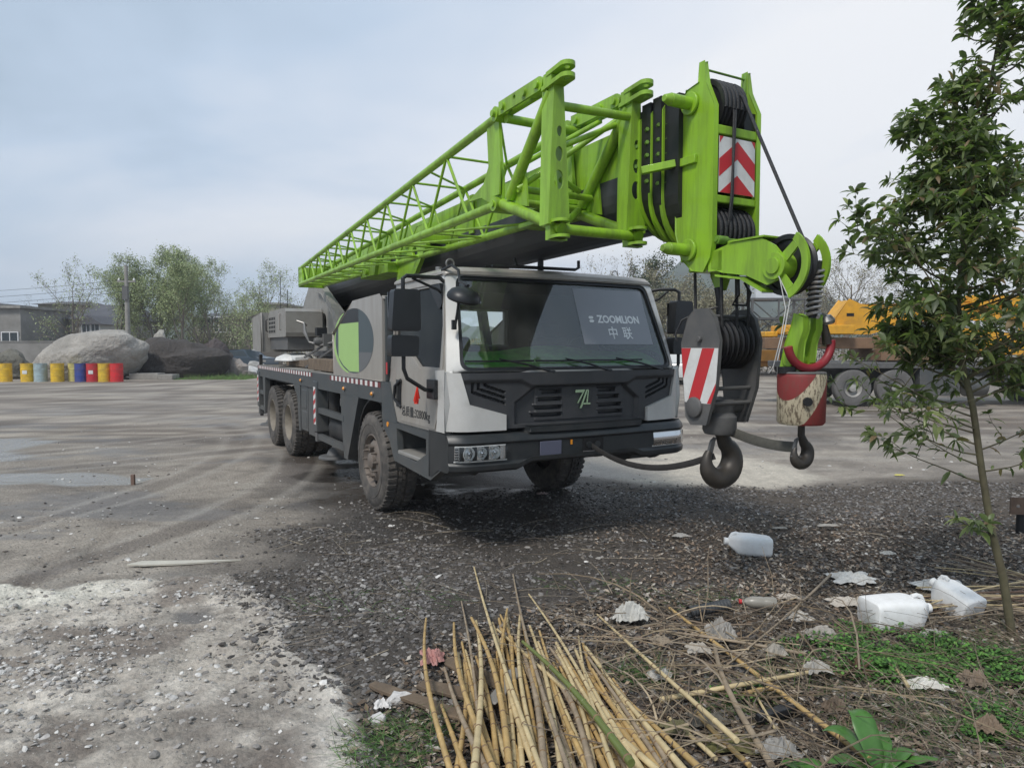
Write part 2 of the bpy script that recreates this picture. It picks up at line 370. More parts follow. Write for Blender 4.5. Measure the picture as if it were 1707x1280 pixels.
for s in (-1, 1):
    wheel(0.0, s, 'front'); wheel(-4.35, s, 'rear', True); wheel(-5.70, s, 'rear', True)

# ---- chassis
f = MB()
for s in (-1, 1): f.box(-7.0, 1.9, s*0.40-0.05, s*0.40+0.05, 0.72, 1.08)
for x in (-6.9, -5.0, -3.2, -1.2, 0.9, 1.6): f.box(x-0.06, x+0.06, -0.36, 0.36, 0.74, 1.04)
for x in (0.0, -4.35, -5.7):
    f.cyl((x, -1.0, 0.54), (x, 1.0, 0.54), 0.085, n=12); f.lathe([(0.0, -0.22), (0.13, -0.18), (0.2, 0), (0.13, 0.18), (0, 0.22)], (x, 0, 0.54), (0,1,0), 20)
    for s in (-1, 1): f.box(x-0.55, x+0.55, s*0.52-0.04, s*0.52+0.04, 0.60, 0.70)
f.box(-3.9, -0.9, -0.85, 0.85, 0.62, 1.24)      # closing box added to keep light from coming through, where tanks and gearbox sit
f.cyl((-1.9, -1.05, 0.70), (-1.2, -1.05, 0.70), 0.17, n=20)
f.box(0.5, 1.85, -0.80, 0.80, 0.78, 1.02)
f.box(-7.0, -3.3, -0.38, 0.38, 1.05, 1.24)
f.build('chassis', M_frame, CR, bevel=0.008)

# ---- deck
d = MB(); d.box(-7.14, 0.42, -1.22, 1.22, 1.345, 1.415)
for x in (-6.6, -6.0, -5.4, -3.2, -2.8): d.box(x-0.02, x+0.02, -1.19, 1.19, 1.417, 1.428)
deck = d.build('deck', M_grey, CR, bevel=0.006)
def skirt(s):
    y = lambda v: s*v
    k = MB(); a, b = (y(1.225), y(1.25))
    k.plate([(-7.14,1.20),(0.44,1.20),(0.44,1.345),(-7.14,1.345)], 'y', a, b)
    k.box(-7.14, 0.44, min(a,b)-0.0, max(a,b), 1.345, 1.415)
    k.plate([(-1.20,1.20),(-0.42,1.20),(-0.90,0.42),(-1.06,0.42),(-1.10,0.60)], 'y', y(1.05), y(1.246))
    k.plate([(-0.64,1.21),(-0.40,1.21),(-0.86,0.46),(-0.93,0.46)], 'y', y(0.75), y(1.256))
    k.box(0.38, 0.47, min(y(0.9),y(1.245)), max(y(0.9),y(1.245)), 0.98, 1.30)
    for (x0, x1, z) in ((-2.32,-1.06,0.50),(-2.32,-1.06,0.865)):
        k.box(x0, x1, min(y(1.19),y(1.25)), max(y(1.19),y(1.25)), z, z+0.075)
    k.plate([(-4.10,1.20),(-3.90,1.20),(-3.62,1.0),(-3.52,0.50),(-3.42,0.50),(-3.42,1.20)], 'y', y(1.16), y(1.247))
    k.plate([(-6.62,1.20),(-6.36,1.20),(-6.42,0.52),(-6.52,0.52)], 'y', y(1.16), y(1.247))
    for z in (0.56, 0.86): k.box(-7.04, -6.5, min(y(1.19),y(1.25)), max(y(1.19),y(1.25)), z, z+0.075)
    k.build('side_skirt', M_slate, CR, bevel=0.006)
    # mudguard over the rear wheels and the front wheel arch liner
    m = MB()
    for i in range(12):
        x0 = -6.40 + i*0.235; x1 = x0+0.235
        h = lambda x: 1.19 - 0.0*x
        m.box(x0, x1, min(y(0.86),y(1.21)), max(y(0.86),y(1.21)), 1.17, 1.195)
    for i in range(14):
        t0, t1 = PI*(i/14.0), PI*((i+1)/14.0)
        p = [(0.64*math.cos(t), 0.56+0.64*math.sin(t)) for t in (t0, t1)]; q = [(0.66*math.cos(t), 0.56+0.66*math.sin(t)) for t in (t1, t0)]
        m.plate(p + q, 'y', y(0.80), y(1.20))
    m.build('mudguard', M_frame, CR)
    t = MB()
    t.box(-3.42, -2.98, min(y(1.0),y(1.235)), max(y(1.0),y(1.235)), 0.53, 1.20)
    t.box(-2.96, -2.60, min(y(1.02),y(1.23)), max(y(1.02),y(1.23)), 0.50, 1.20)
    t.box(-3.36, -3.04, min(y(1.225),y(1.243)), max(y(1.225),y(1.243)), 0.86, 1.14)
    t.box(-3.36, -3.04, min(y(1.225),y(1.243)), max(y(1.225),y(1.243)), 0.58, 0.82)
    t.build('tool_box', M_slate, CR, bevel=0.008)
    c = MB()
    for i, x in enumerate(lin(-2.2, -1.2, 5)):
        c.cyl((x, y(0.98), 1.02+0.05*(i % 2)), (x+0.12, y(0.98), 1.02+0.05*(i % 2)), 0.035+0.01*(i % 3), n=12, m=0)
        c.tube([(x, y(1.0), 1.1), (x+0.06, y(1.08), 1.0), (x+0.02, y(1.05), 0.8), (x+0.15, y(1.0), 0.68)], 0.012, 6, 1)
    c.box(-1.75, -1.65, min(y(1.02),y(1.10)), max(y(1.02),y(1.10)), 1.00, 1.10, 0)
    c.build('valves', [M_steel, M_black], CR)
both(skirt)

# reflective squares along the deck edge
def strip(s):
    for xa, xb in ((-7.08, -2.70), (-1.66, 0.34)):
        m = MB(); y0, y1 = sorted((s*1.2505, s*1.2535)); x = xa; k = 0
        while x < xb:
            m.box(x, x+0.085, y0, y1, 1.352, 1.408, 0 if k % 2 else 1)
            x += 0.0875; k += 1
        m.build('reflective_strip', [M_white, mat('faded red tape', (0.17, 0.035, 0.035), 0.5, var=0.2)], CR)
both(strip)
# marker lamps
for s in (-1, 1):
    for x in (-0.98, 0.10, -3.3):
        m = MB(); m.cyl((x, s*1.25, 1.275), (x, s*1.266, 1.275), 0.032, n=14, m=1); m.cyl((x, s*1.266, 1.275), (x, s*1.28, 1.275), 0.022, 0.015, n=14, m=0)
        m.build('marker_lamp', [M_amber, M_steel], CR)

# ---- outriggers
def outrigger(x, s):
    m = MB(); y0, y1 = sorted((s*1.10, s*1.27))
    m.box(x-0.13, x+0.13, min(0, s*1.12), max(0, s*1.12), 1.02, 1.235)
    m.box(x-0.10, x+0.10, y0, y1, 0.60, 1.30)
    o = m.build('outrigger', M_slate, CR, bevel=0.01)
    q = MB(); yy = s*1.05; xj = x + 0.26
    q.cyl((xj, yy, 0.50), (xj, yy, 1.22), 0.085, n=20); q.cyl((xj, yy, 0.36), (xj, yy, 0.50), 0.055, n=20, m=1)
    q.lathe([(0.055, 0.40), (0.10, 0.36), (0.13, 0.30), (0.22, 0.285), (0.235, 0.27), (0.235, 0.25), (0.0, 0.25)], (xj, yy, 0), (0,0,1), 28, 2)
    q.build('jack', [M_frame, M_steel, M_dgrey], o)
    c = MB(); y0, y1 = sorted((s*1.2705, s*1.2735))
    c.box(x-0.055, x+0.055, y0, y1, 0.70, 1.22, 0)
    y2, y3 = sorted((s*1.2738, s*1.2752))
    for k in range(4):
        z = 0.70 + k*0.13
        c.plate([(x-0.055, z), (x+0.055, z+0.05), (x+0.055, z+0.11), (x-0.055, z+0.06)], 'y', y2, y3, m=1)
    c.build('warning_board', [M_white, M_red], o)
    # control box
    b = MB(); y0, y1 = sorted((s*1.13, s*1.26)); b.box(x-0.04, x+0.06, y0, y1, 0.46, 0.58); b.build('control_box', M_dgrey, o, bevel=0.006)
for s in (-1, 1): outrigger(-2.42, s); outrigger(-7.02, s)
# tail structure
m = MB(); m.box(-7.22, -7.14, -1.2, 1.2, 1.0, 1.42); m.box(-7.24, -7.16, -1.15, 1.15, 0.55, 0.72)
for yy in (-1.18, 1.18): m.beam((-7.19, yy, 0.4), (-7.19, yy, 1.62), 0.06, 0.06)
m.build('rear_frame', M_frame, CR, bevel=0.006)

# ---- cover behind the cab with the painted emblem
def cover():
    m = MB(); prof = [(0.46,1.42),(0.46,2.27),(0.30,2.30),(-0.66,2.28),(-1.48,1.94),(-1.50,1.42)]
    m.plate(prof, 'y', -1.235, -0.96)
    m.plate(prof, 'y', 0.96, 1.235)
    m.build('cover_panel', M_silver, CR, bevel=0.035, seg=3)
    k = MB(); k.plate([(-0.66,1.70),(-1.48,1.65),(-1.48,1.43),(0.4,1.43),(0.4,1.70)], 'y', -0.955, 0.955); k.build('engine_hood', M_dgrey, CR)
    dec = MB()
    cx, cz, r = -0.66, 1.845, 0.375
    sc = 2.12      # the badge is wider than high along the truck
    def disc(t0, t1, n=26):
        return [(cx + r*sc*0.95*math.cos(lerp), cz + r*math.sin(lerp)) for lerp in lin(t0, t1, n)]
    yb = -1.2353
    dec.plate([(p[0]-0.10, p[1]-0.01) for p in disc(R(112), R(262))], 'y', yb, yb-0.0008, m=0)
    dec.plate(disc(0, 2*PI-0.001, 48), 'y', yb-0.0010, yb-0.0016, m=1)
    dec.plate([(cx-0.62, cz+0.21), (cx+0.22, cz+0.21), (cx+0.22, cz-0.355), (cx-0.15, cz-0.36), (cx-0.42, cz-0.29), (cx-0.62, cz-0.20)], 'y', yb-0.0018, yb-0.0022, m=0)
    dec.plate([(p[0], p[1]) for p in disc(R(73), R(145), 12)] + [(cx-0.60, cz+0.212), (cx+0.22, cz+0.212)], 'y', yb-0.0018, yb-0.0022, m=2)
    dec.plate([(p[0], p[1]) for p in disc(R(-73), R(-20), 12)] + [(cx+0.70, cz-0.13), (cx+0.22, cz-0.13)], 'y', yb-0.0018, yb-0.0022, m=3)
    dec.build('side_emblem', [mat('pale green decal', (0.36, 0.56, 0.19), 0.5, var=0.03), mat('slate decal', (0.068, 0.09, 0.10), 0.5, var=0.03), M_black, mat('grey decal', (0.13, 0.135, 0.14), 0.5, var=0.03)], CR, smooth=False)
cover()

# ---- superstructure
m = MB(); m.lathe([(0.0,1.42),(0.78,1.42),(0.78,1.50),(0.70,1.52),(0.70,1.60),(0.76,1.62),(0.76,1.70),(0.0,1.70)], (-4.55,0,0), (0,0,1), 48)
m.build('slewing_ring', M_dgrey, CR)
m = MB(); m.box(-7.2, -3.7, -0.62, 0.62, 1.70, 1.92)
for s in (-1, 1):
    y0, y1 = sorted((s*0.42, s*0.47))
    m.plate([(-6.9,1.92),(-3.75,1.92),(-3.85,2.32),(-4.75,2.72),(-5.55,2.95),(-6.1,2.9),(-6.9,2.3)], 'y', y0, y1, holes=[circ(-5.0,2.2,0.16)])
for s in (-1, 1):
    y0, y1 = sorted((s*0.47, s*0.56))
    m.plate([(-3.72,1.90),(-3.60,1.90),(-3.98,2.36),(-4.75,2.80),(-5.35,2.90),(-5.30,2.78),(-4.8,2.68),(-4.12,2.30)], 'y', y0, y1)
m.build('turntable', M_grey, CR, bevel=0.01)
m = MB(); m.plate([(-6.72,1.95),(-5.05,1.95),(-5.0,2.02),(-5.0,2.38),(-5.12,2.44),(-6.5,2.44),(-6.72,2.30)], 'y', -1.12, -0.50)
m.box(-6.7, -5.1, -1.08, -0.5, 1.72, 1.95, 1)
hs = m.build('engine_housing', [M_grey, M_dgrey], CR, bevel=0.03, seg=3)
g = MB(); 
g.box(-6.56, -5.94, -1.1245, -1.1215, 2.02, 2.34, 1)
for i in range(4):
    for j in range(4):
        g.box(-6.54+i*0.155, -6.54+i*0.155+0.11, -1.127, -1.1247, 2.035+j*0.077, 2.035+j*0.077+0.052, 0)
g.build('grille', [M_blackhole, M_grey], hs)
g = MB(); g.tube([(-5.45,-1.12,2.36),(-5.44,-1.15,2.35),(-5.44,-1.15,2.08),(-5.45,-1.12,2.07)], 0.012, 6); g.tube([(-6.66,-1.12,2.3),(-6.66,-1.16,2.28),(-6.66,-1.16,2.08),(-6.66,-1.12,2.06)], 0.012, 6, 1); g.build('grab_handle', [M_silver, M_black], hs)
m = MB(); m.plate([(-7.9,-1.22),(-6.75,-1.22),(-6.75,1.22),(-7.9,1.22),(-8.15,0.8),(-8.15,-0.8)], 'z', 1.70, 2.40); m.build('counterweight', M_grey, CR, bevel=0.03)
m = MB()
m.cyl((-6.3,-0.38,2.52),(-6.3,0.38,2.52),0.26,n=28); m.cyl((-5.55,-0.38,2.25),(-5.55,0.38,2.25),0.22,n=28)
for k in range(18):
    yy = -0.36+k*0.042; m.lathe([(0.26,-0.018),(0.278,0),(0.26,0.018)],(-6.3,yy,2.52),(0,1,0),28)
m.build('winch', M_rope, CR)
# hydraulic hoses and fittings by the turntable
m = MB()
for k in range(4):
    o_ = k*0.05
    m.tube([(-4.25,-0.95-o_,2.12+o_*0.5),(-4.18,-1.0,2.16),(-4.08-o_,-1.0,2.02),(-4.05,-0.95,1.85),(-3.9,-0.8,1.80),(-3.7,-0.6,1.86)], 0.016, 8, 0)
m.lathe([(0.0,0),(0.07,0),(0.075,0.10),(0.05,0.16),(0,0.16)], (-3.95,-0.74,1.86), (0,-1,0), 20, 1)
m.box(-4.2,-3.8,-0.78,-0.5,1.78,1.98,1); m.box(-4.05,-3.9,-0.86,-0.7,1.95,2.08,2)
m.beam((-3.75,-0.6,1.92),(-4.2,-1.0,1.60),0.03,0.03,1); m.beam((-3.55,-0.62,1.80),(-3.9,-1.05,1.45),0.03,0.03,1)
m.build('hose_bundle', [M_steel, M_dgrey, M_black], CR)
# operator cabin (on the far side)
m = MB(); m.plate([(-4.9,1.70),(-3.2,1.70),(-3.05,2.1),(-3.35,3.05),(-4.8,3.10),(-4.9,2.9)], 'y', 0.62, 1.24)
oc = m.build('operator_cabin', M_silver, CR, bevel=0.04)
m = MB(); m.plate([(-4.6,2.2),(-3.3,2.2),(-3.5,2.92),(-4.6,2.95)], 'y', 1.242, 1.25); m.plate([(0.68,2.05),(1.18,2.05),(1.14,2.9),(0.72,2.9)], 'x', -3.22, -3.20); m.v = m.v; m.build('window', M_glasss, oc)
# lift cylinder
m = MB(); m.cyl((-3.5,0,1.72),(-2.2,0,2.18),0.13,n=24,m=0); m.cyl((-2.2,0,2.18),(-1.2,0,2.56),0.085,n=24,m=1); m.box(-1.4,-1.0,-0.12,0.12,2.50,2.66,2); m.build('lift_cylinder', [M_grey, M_chrome, M_green], CR)
# aerials
m = MB(); m.cyl((-7.6,-0.7,2.4),(-7.6,-0.7,3.3),0.006,n=6); m.cyl((-6.9,-0.7,2.4),(-6.9,-0.7,2.9),0.006,n=6); m.build('aerial', M_black, CR)
# boom rest
m = MB()
for s in (-1,1): m.beam((-0.35,s*0.42,1.42),(-0.35,s*0.22,2.60),0.10,0.10)
m.box(-0.45,-0.25,-0.36,0.36,2.50,2.60); m.build('boom_rest', M_dgrey, CR, bevel=0.008)

# ---- boom
def U(w, zt, zb, zs, n=14):
    """open box with a round bottom: top flat at zt, sides to zs, bottom at zb"""
    p = [(-w, zt), (-w, zs)]
    for i in range(1, n): t = PI + PI*i/n; p.append((w*math.cos(t), zs + (zs-zb)*math.sin(t)))
    p += [(w, zs), (w, zt)]
    return p
SL = 0.013
def rise(x, y, z): return (x, y, z + SL*(x-1.0))
def section(name, w, zt, zb, zs, x0, x1, mats, split=None):
    m = MB(); P = U(w, zt, zb, zs); n = len(P)
    xs = lin(x0, x1, 16)
    vs = [(x, p[0], p[1]) for x in xs for p in P]
    for q in range(len(xs)-1):
        for i in range(n):
            j = (i+1) % n
            zmid = (P[i][1]+P[j][1])/2
            m.add([vs[q*n+i], vs[q*n+j], vs[(q+1)*n+j], vs[(q+1)*n+i]], [(0,1,2,3)], 1 if (split and zmid < split) else 0)
    m.add([(x1, p[0], p[1]) for p in P], [tuple(range(n))], 0); m.add([(x0, p[0], p[1]) for p in P], [tuple(range(n))[::-1]], 0)
    m.map(rise); return m.build(name, mats, CR, angle=30)
m = MB()
def boom_base():
    P = [(-0.30,3.36),(-0.30,3.02),(-0.30,2.90)]
    for i in range(1,14): t = PI + PI*i/14; P.append((0.30*math.cos(t), 2.90+0.29*math.sin(t)))
    P += [(0.30,2.90),(0.30,3.02),(0.30,3.36)]
    n = len(P); xs = lin(-6.7, 3.30, 24)
    for q in range(len(xs)-1):
        for i in range(n):
            j = (i+1) % n; z = (P[i][1]+P[j][1])/2
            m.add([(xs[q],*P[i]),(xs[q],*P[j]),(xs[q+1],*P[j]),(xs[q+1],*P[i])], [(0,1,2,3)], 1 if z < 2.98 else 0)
    m.add([(xs[-1],*p) for p in P], [tuple(range(n))], 0); m.add([(xs[0],*p) for p in P], [tuple(range(n))[::-1]], 0)
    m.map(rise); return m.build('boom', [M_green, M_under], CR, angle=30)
boom = boom_base()
m = MB()
for x in (-6.6, -4.4, -2.0, 0.6, 2.3):
    m.plate([(-0.325,3.38),(-0.325,2.98),(-0.31,2.98),(-0.31,3.372),(0.31,3.372),(0.31,2.98),(0.325,2.98),(0.325,3.38)], 'x', x-0.05, x+0.05)
m.box(-6.5, 3.2, -0.20, 0.20, 3.362, 3.376)
for x in lin(-5.5, 2.8, 7): m.obox((x,0,3.40),(0.12,0.16,0.06)); 
m.map(rise); m.build('stiffener', M_green, boom, bevel=0.004)
# cylinder hinge boss at the front end of the base section, rope guides above
m = MB(); m.box(-2.3,-1.2,-0.62,-0.30,2.72,2.84); m.plate([(-2.2,2.72),(-1.6,2.72),(-1.4,3.12),(-1.8,3.12)], 'y', -0.66,-0.62, holes=[circ(-1.72,2.92,0.05)])
m.plate([(-1.25,2.62),(-0.6,2.66),(-0.25,2.95),(-0.25,3.2),(-0.55,3.2),(-0.9,2.92),(-1.25,2.84)], 'y', -0.48, -0.44, holes=[circ(-0.62,2.92,0.09,0.06)])
m.box(-1.0,-0.2,-0.46,-0.3,3.0,3.12); m.cyl((-1.9,-0.7,2.78),(-1.9,-0.3,2.78),0.04,n=12)
m.beam((0.2,-0.75,2.95),(0.2,-0.3,2.95),0.08,0.08); m.box(1.6,2.2,-0.62,-0.30,3.0,3.2); m.box(2.0,2.6,-0.55,-0.3,2.80,2.84); m.box(2.0,2.6,-0.55,-0.3,2.92,2.96)
m.build('jib_bracket', M_green, boom, bevel=0.006)
# telescoping sections and their collars
for k, (w, zt, zb, x0, x1) in enumerate([(0.298,3.42,2.575,3.2,3.335),(0.298,3.46,2.56,3.335,3.425),(0.280,3.48,2.52,3.43,3.515),(0.250,3.46,2.49,3.52,3.66)]):
    section('boom_section', w, zt, zb, zb+0.30, x0, x1, [M_oily, M_oily])
for k, (w, x, zt, zb) in enumerate([(0.315,3.32,3.50,2.55),(0.295,3.42,3.53,2.50),(0.27,3.51,3.54,2.47)]):
    m = MB(); o_ = U(w, zt-0.12, zb, zb+0.34, 18); inn = U(w-0.075, zt-0.22, zb+0.10, zb+0.36, 18)
    top = [(w, zt-0.12), (w*0.75, zt-0.02), (w*0.6, zt), (-w*0.6, zt), (-w*0.75, zt-0.02), (-w, zt-0.12)]
    outer = o_[1:-1] + top[0:1] + top[1:-1] + top[-1:]
    m.plate(outer, 'x', x-0.012, x+0.012, holes=[inn[::-1]])
    cl = m.build('collar', M_green, CR, bevel=0.003)
    b = MB()
    for z in lin(zb+0.45, zt-0.22, 5):
        for s in (-1, 1):
            b.cyl((x+0.012, s*(w-0.035), z), (x+0.035, s*(w-0.035), z), 0.016, n=6); b.cyl((x-0.04, s*(w+0.0), z), (x-0.01, s*(w+0.015), z), 0.014, n=6)
    b.build('bolts', M_dgreen, cl)

# ---- boom head
HP = [(3.60,2.56),(3.595,3.0),(3.62,3.38),(3.69,3.50),(3.80,3.52),(3.81,3.64),(3.85,3.64),(3.875,3.50),(3.95,3.34),(3.95,2.46),(3.93,2.36),(3.86,2.28),(3.76,2.29),(3.66,2.38)]
m = MB()
for s in (-1, 1):
    y0, y1 = sorted((s*0.185, s*0.21)); m.plate(HP, 'y', y0, y1)
m.box(3.925, 3.945, -0.185, 0.185, 3.16, 3.22); m.box(3.925,3.945,-0.185,0.185,2.72,2.77)
m.box(3.70, 3.93, -0.185, 0.185, 3.16, 3.19); m.box(3.70,3.93,-0.185,0.185,2.74,2.77)
m.box(3.60, 3.64, -0.185, 0.185, 2.62, 3.3); m.box(3.62,3.66,-0.185,0.185,2.36,2.44)
m.box(3.915,3.93,-0.185,-0.165,2.77,3.16); m.box(3.915,3.93,0.165,0.185,2.77,3.16)
m.plate([(3.76,2.26),(3.81,2.17),(3.84,2.17),(3.88,2.26),(3.88,2.34),(3.76,2.34)], 'y', -0.03, 0.03)
m.box(3.70,3.95,-0.185,0.185,2.285,2.31)
head = m.build('boom_head', M_green, CR, bevel=0.008)
m = MB()
for (x, z, r) in ((3.735,3.40,0.042),(3.735,2.43,0.042)):
    m.cyl((x,-0.215,z),(x,-0.235,z),0.075,n=24); m.cyl((x,-0.23,z),(x,-0.40,z),r,n=20); m.cyl((x,-0.40,z),(x,-0.45,z),r*0.95,r*0.55,n=20)
    m.cyl((x,0.215,z),(x,0.235,z),0.075,n=24); m.cyl((x,0.23,z),(x,0.36,z),r,n=20)
m.beam((3.62,-0.24,3.03),(3.48,-0.42,2.99),0.05,0.05); m.box(3.60,3.80,-0.235,-0.21,3.0,3.055)
m.build('pin', M_green, head, bevel=0.004)
def sheaves(name, x, z, r, ys, par, w=0.026, mt=M_oily):
    m = MB()
    for yy in ys:
        m.lathe([(0.0,-w*0.35),(r*0.30,-w*0.5),(r*0.32,-w*0.25),(r*0.80,-w*0.2),(r*0.84,-w*0.5),(r,-w*0.5),(r,-w*0.38),(r*0.90,-w*0.1),(r*0.90,w*0.1),(r,w*0.38),(r,w*0.5),(r*0.84,w*0.5),(r*0.80,w*0.2),(r*0.32,w*0.25),(r*0.30,w*0.5),(0,w*0.35)], (x,yy,z), (0,1,0), 40)
    return m.build(name, mt, par, angle=40)
sheaves('sheave', 3.79, 3.36, 0.185, lin(-0.135, 0.045, 6), head, 0.034)
m = MB(); m.box(3.62,3.66,-0.18,0.18,3.2,3.5); m.box(3.66,3.93,0.08,0.185,3.2,3.34); m.build('rope_cover', M_oily, head)
sheaves('sheave', 3.80, 2.55, 0.165, lin(-0.15, 0.15, 8), head, 0.034)
m = MB(); m.cyl((3.96,-0.20,2.475),(3.96,0.26,2.475),0.016,n=12); m.cyl((3.96,-0.19,2.475),(3.96,-0.10,2.475),0.028,n=12); m.cyl((3.83,-0.185,3.60),(3.83,0.2,3.60),0.008,n=8); m.cyl((3.83,0.185,3.50),(3.83,0.20,3.64),0.02,n=8)
m.build('rope_guard', M_dgreen, head)
# chevron board
m = MB(); m.box(3.9455,3.949,-0.165,0.165,2.785,3.145,0)
xb, xe = 3.9492, 3.9502
def chev(zc, h, m_, clip=(2.785,3.145)):
    wv = 0.165; sl = 0.128
    for s in (-1, 1):
        poly = [(0, zc+h/2), (0, zc-h/2), (s*wv, zc-h/2-sl), (s*wv, zc+h/2-sl)]
        # clip to the board
        out = []
        def clipz(p, zlim, keep):
            r = []
            for i in range(len(p)):
                a, b = p[i], p[(i+1) % len(p)]
                ia, ib = keep(a[1], zlim), keep(b[1], zlim)
                if ia: r.append(a)
                if ia != ib:
                    t = (zlim-a[1])/(b[1]-a[1]); r.append((a[0]+(b[0]-a[0])*t, zlim))
            return r
        q = clipz(poly, clip[0], lambda z, l: z >= l)
        if len(q) > 2: q = clipz(q, clip[1], lambda z, l: z <= l)
        if len(q) > 2: m_.plate(q, 'x', xb, xe, m=1)
chev(3.070, 0.115, m); chev(2.80, 0.214, m); 
m.plate([(-0.163,3.145),(-0.163,3.10),(-0.13,3.145)], 'x', xb, xe, m=1); m.plate([(0.163,3.145),(0.163,3.10),(0.13,3.145)], 'x', xb, xe, m=1)
m.build('warning_board', [M_white, M_red], head, smooth=False)
# ropes on the head
m = MB(); rr = 0.009
m.tube([(3.93,-0.06,3.47),(3.972,-0.062,3.30),(3.972,-0.064,2.75),(3.955,-0.07,2.58)], rr, 6)
m.tube([(3.93,-0.02,3.50),(3.975,-0.05,3.30),(3.973,-0.075,2.75),(3.955,-0.08,2.58)], rr, 6)
for i, yy in enumerate(lin(-0.135, 0.045, 6)):
    pts = [(3.79+0.183*math.cos(t), yy, 3.36+0.183*math.sin(t)) for t in lin(R(-10), R(120), 12)]
    m.tube(pts, 0.011, 6)
for yy in lin(-0.15, 0.15, 8):
    pts = [(3.80+0.163*math.cos(t), yy, 2.55+0.163*math.sin(t)) for t in lin(R(-40), R(80), 10)]
    m.tube(pts, 0.011, 6)
m.tube([(3.70,-0.10,3.53),(3.40,-0.12,3.50),(2.6,-0.10,3.46),(0,-0.05,3.43),(-6.2,0,2.95)], 0.010, 6)
# auxiliary line from the head top to the tip sheave
m.tube([(3.86,0.02,3.53),(3.99,0.0,3.40),(4.53,-0.08,2.42)], 0.011, 6)
# falls of the main hook block
for (xa, ya) in ((3.67,-0.10),(3.93,-0.12),(3.93,0.13),(3.68,0.10),(3.93,0.02)):
    m.tube([(xa, ya, 2.50),(xa+0.02, ya, 2.0),(xa+0.02, ya*0.9, 1.78)], 0.011, 6)
m.build('wire_rope', M_rope, CR)
# auxiliary arm with tip sheave
arm = MB()
AP = [(3.93,2.29),(3.93,2.40),(4.10,2.435),(4.34,2.43),(4.43,2.38),(4.52,2.28),(4.49,2.18),(4.38,2.15),(4.22,2.22),(4.02,2.255)]
for yy in (-0.20,-0.02): 
    arm.plate(AP, 'y', yy, yy+0.016)
for yy in (-0.20,-0.02):
    o_r = [(4.45+0.218*math.cos(t), 2.262+0.218*math.sin(t)) for t in lin(R(-66), R(52), 14)]; i_r = [(4.45+0.172*math.cos(t), 2.262+0.172*math.sin(t)) for t in lin(R(52), R(-66), 14)]
    q = o_r + i_r
    arm.plate([(4.43,2.28),(4.47,2.23),(4.60,2.36),(4.575,2.40)], 'y', yy+0.001, yy+0.015); arm.plate([(4.44,2.24),(4.49,2.22),(4.575,2.115),(4.53,2.085)], 'y', yy+0.001, yy+0.015)
    arm.plate(q, 'y', yy, yy+0.016)
arm.box(4.08,4.36,-0.21,0.01,2.437,2.449); arm.plate([(3.98,2.245),(4.2,2.21),(4.36,2.12),(4.36,2.108),(4.19,2.198),(3.98,2.233)], 'y', -0.22, 0.03)
arm.box(3.90,4.02,-0.20,0.06,2.27,2.40)
arm.cyl((4.02,-0.11,2.22),(4.02,-0.11,2.46),0.03,n=16)
arm.cyl((4.44,-0.22,2.255),(4.44,0.01,2.255),0.080,n=28); arm.cyl((4.44,-0.232,2.255),(4.44,-0.2,2.255),0.048,n=24)
armo = arm.build('auxiliary_arm', M_green, CR, bevel=0.004)
sheaves('tip_sheave', 4.45, 2.265, 0.182, [-0.095], armo, 0.05)
# rod and chain fittings under the arm
m = MB(); m.cyl((3.82,-0.02,2.18),(3.84,-0.02,2.02),0.03,0.015,n=12); m.tube([(3.84,-0.02,2.02),(3.86,-0.02,1.9),(3.83,-0.02,1.86)],0.012,6)
m.tube([(3.99,-0.02,2.26),(4.0,-0.02,2.12),(3.93,0,2.06),(4.05,0,2.05),(4.08,0,2.13),(4.03,0.0,2.2)],0.010,6)
m.tube([(3.84,-0.02,2.05),(3.75,-0.1,2.03),(3.66,-0.2,1.96),(3.64,-0.24,1.86),(3.66,-0.24,1.82)],0.008,6)
m.build('limit_switch_weight', M_oily, CR)

# ---- lattice jib folded along the right side of the boom
JY0, JY1 = -1.0, -0.34
XT, XB = -4.42, 2.50
def jt(x, far):        # top / bottom chord heights and y at x
    k = (x - XT)/(XB - XT)
    y = (JY0, -0.62 + (JY1+0.62)*k)[far]
    return y, 3.05 + (3.55-3.05)*k, 2.80 + (2.88-2.80)*k
m = MB()
for far in (0, 1):
    y0, t0, b0 = jt(XT, far); y1, t1, b1 = jt(XB, far)
    m.cyl((XT,y0,t0),(XB,y1,t1),0.030,0.036,n=14); m.cyl((XT,y0,b0),(XB,y1,b1),0.032,0.038,n=14)
jib = m.build('lattice_jib', M_green, CR)
m = MB()
xs = []
x = XT+0.12; step = 0.42
while x < XB-0.1: xs.append(x); x += step; step *= 1.085
NB = len(xs)
for i in range(NB-1):
    xa, xb = xs[i], xs[i+1]; xm = (xa+xb)/2
    for far in (0, 1):
        ya, ta, ba = jt(xa, far); yb, tb, bb = jt(xb, far); ym, tm, bm = jt(xm, far)
        m.cyl((xa,ya,ba),(xm,ym,tm),0.014,n=8); m.cyl((xm,ym,tm),(xb,yb,bb),0.014,n=8)
    a0 = jt(xa,0); a1 = jt(xa,1); b0 = jt(xb,0); b1 = jt(xb,1); m0 = jt(xm,0); m1 = jt(xm,1)
    m.cyl((xa,a0[0],a0[2]),(xa,a1[0],a1[2]),0.012,n=8); m.cyl((xa,a0[0],a0[2]),(xb,b1[0],b1[2]),0.012,n=8)
    m.cyl((xm,m0[0],m0[1]),(xm,m1[0],m1[1]),0.012,n=8); m.cyl((xm,m1[0],m1[1]),(xb if i < NB-2 else XB, b0[0],b0[1]),0.012,n=8)
m.build('lattice_bracing', M_green, jib)
m = MB(); y0,t0,b0 = jt(XT,0); y1,_,_ = jt(XT,1)
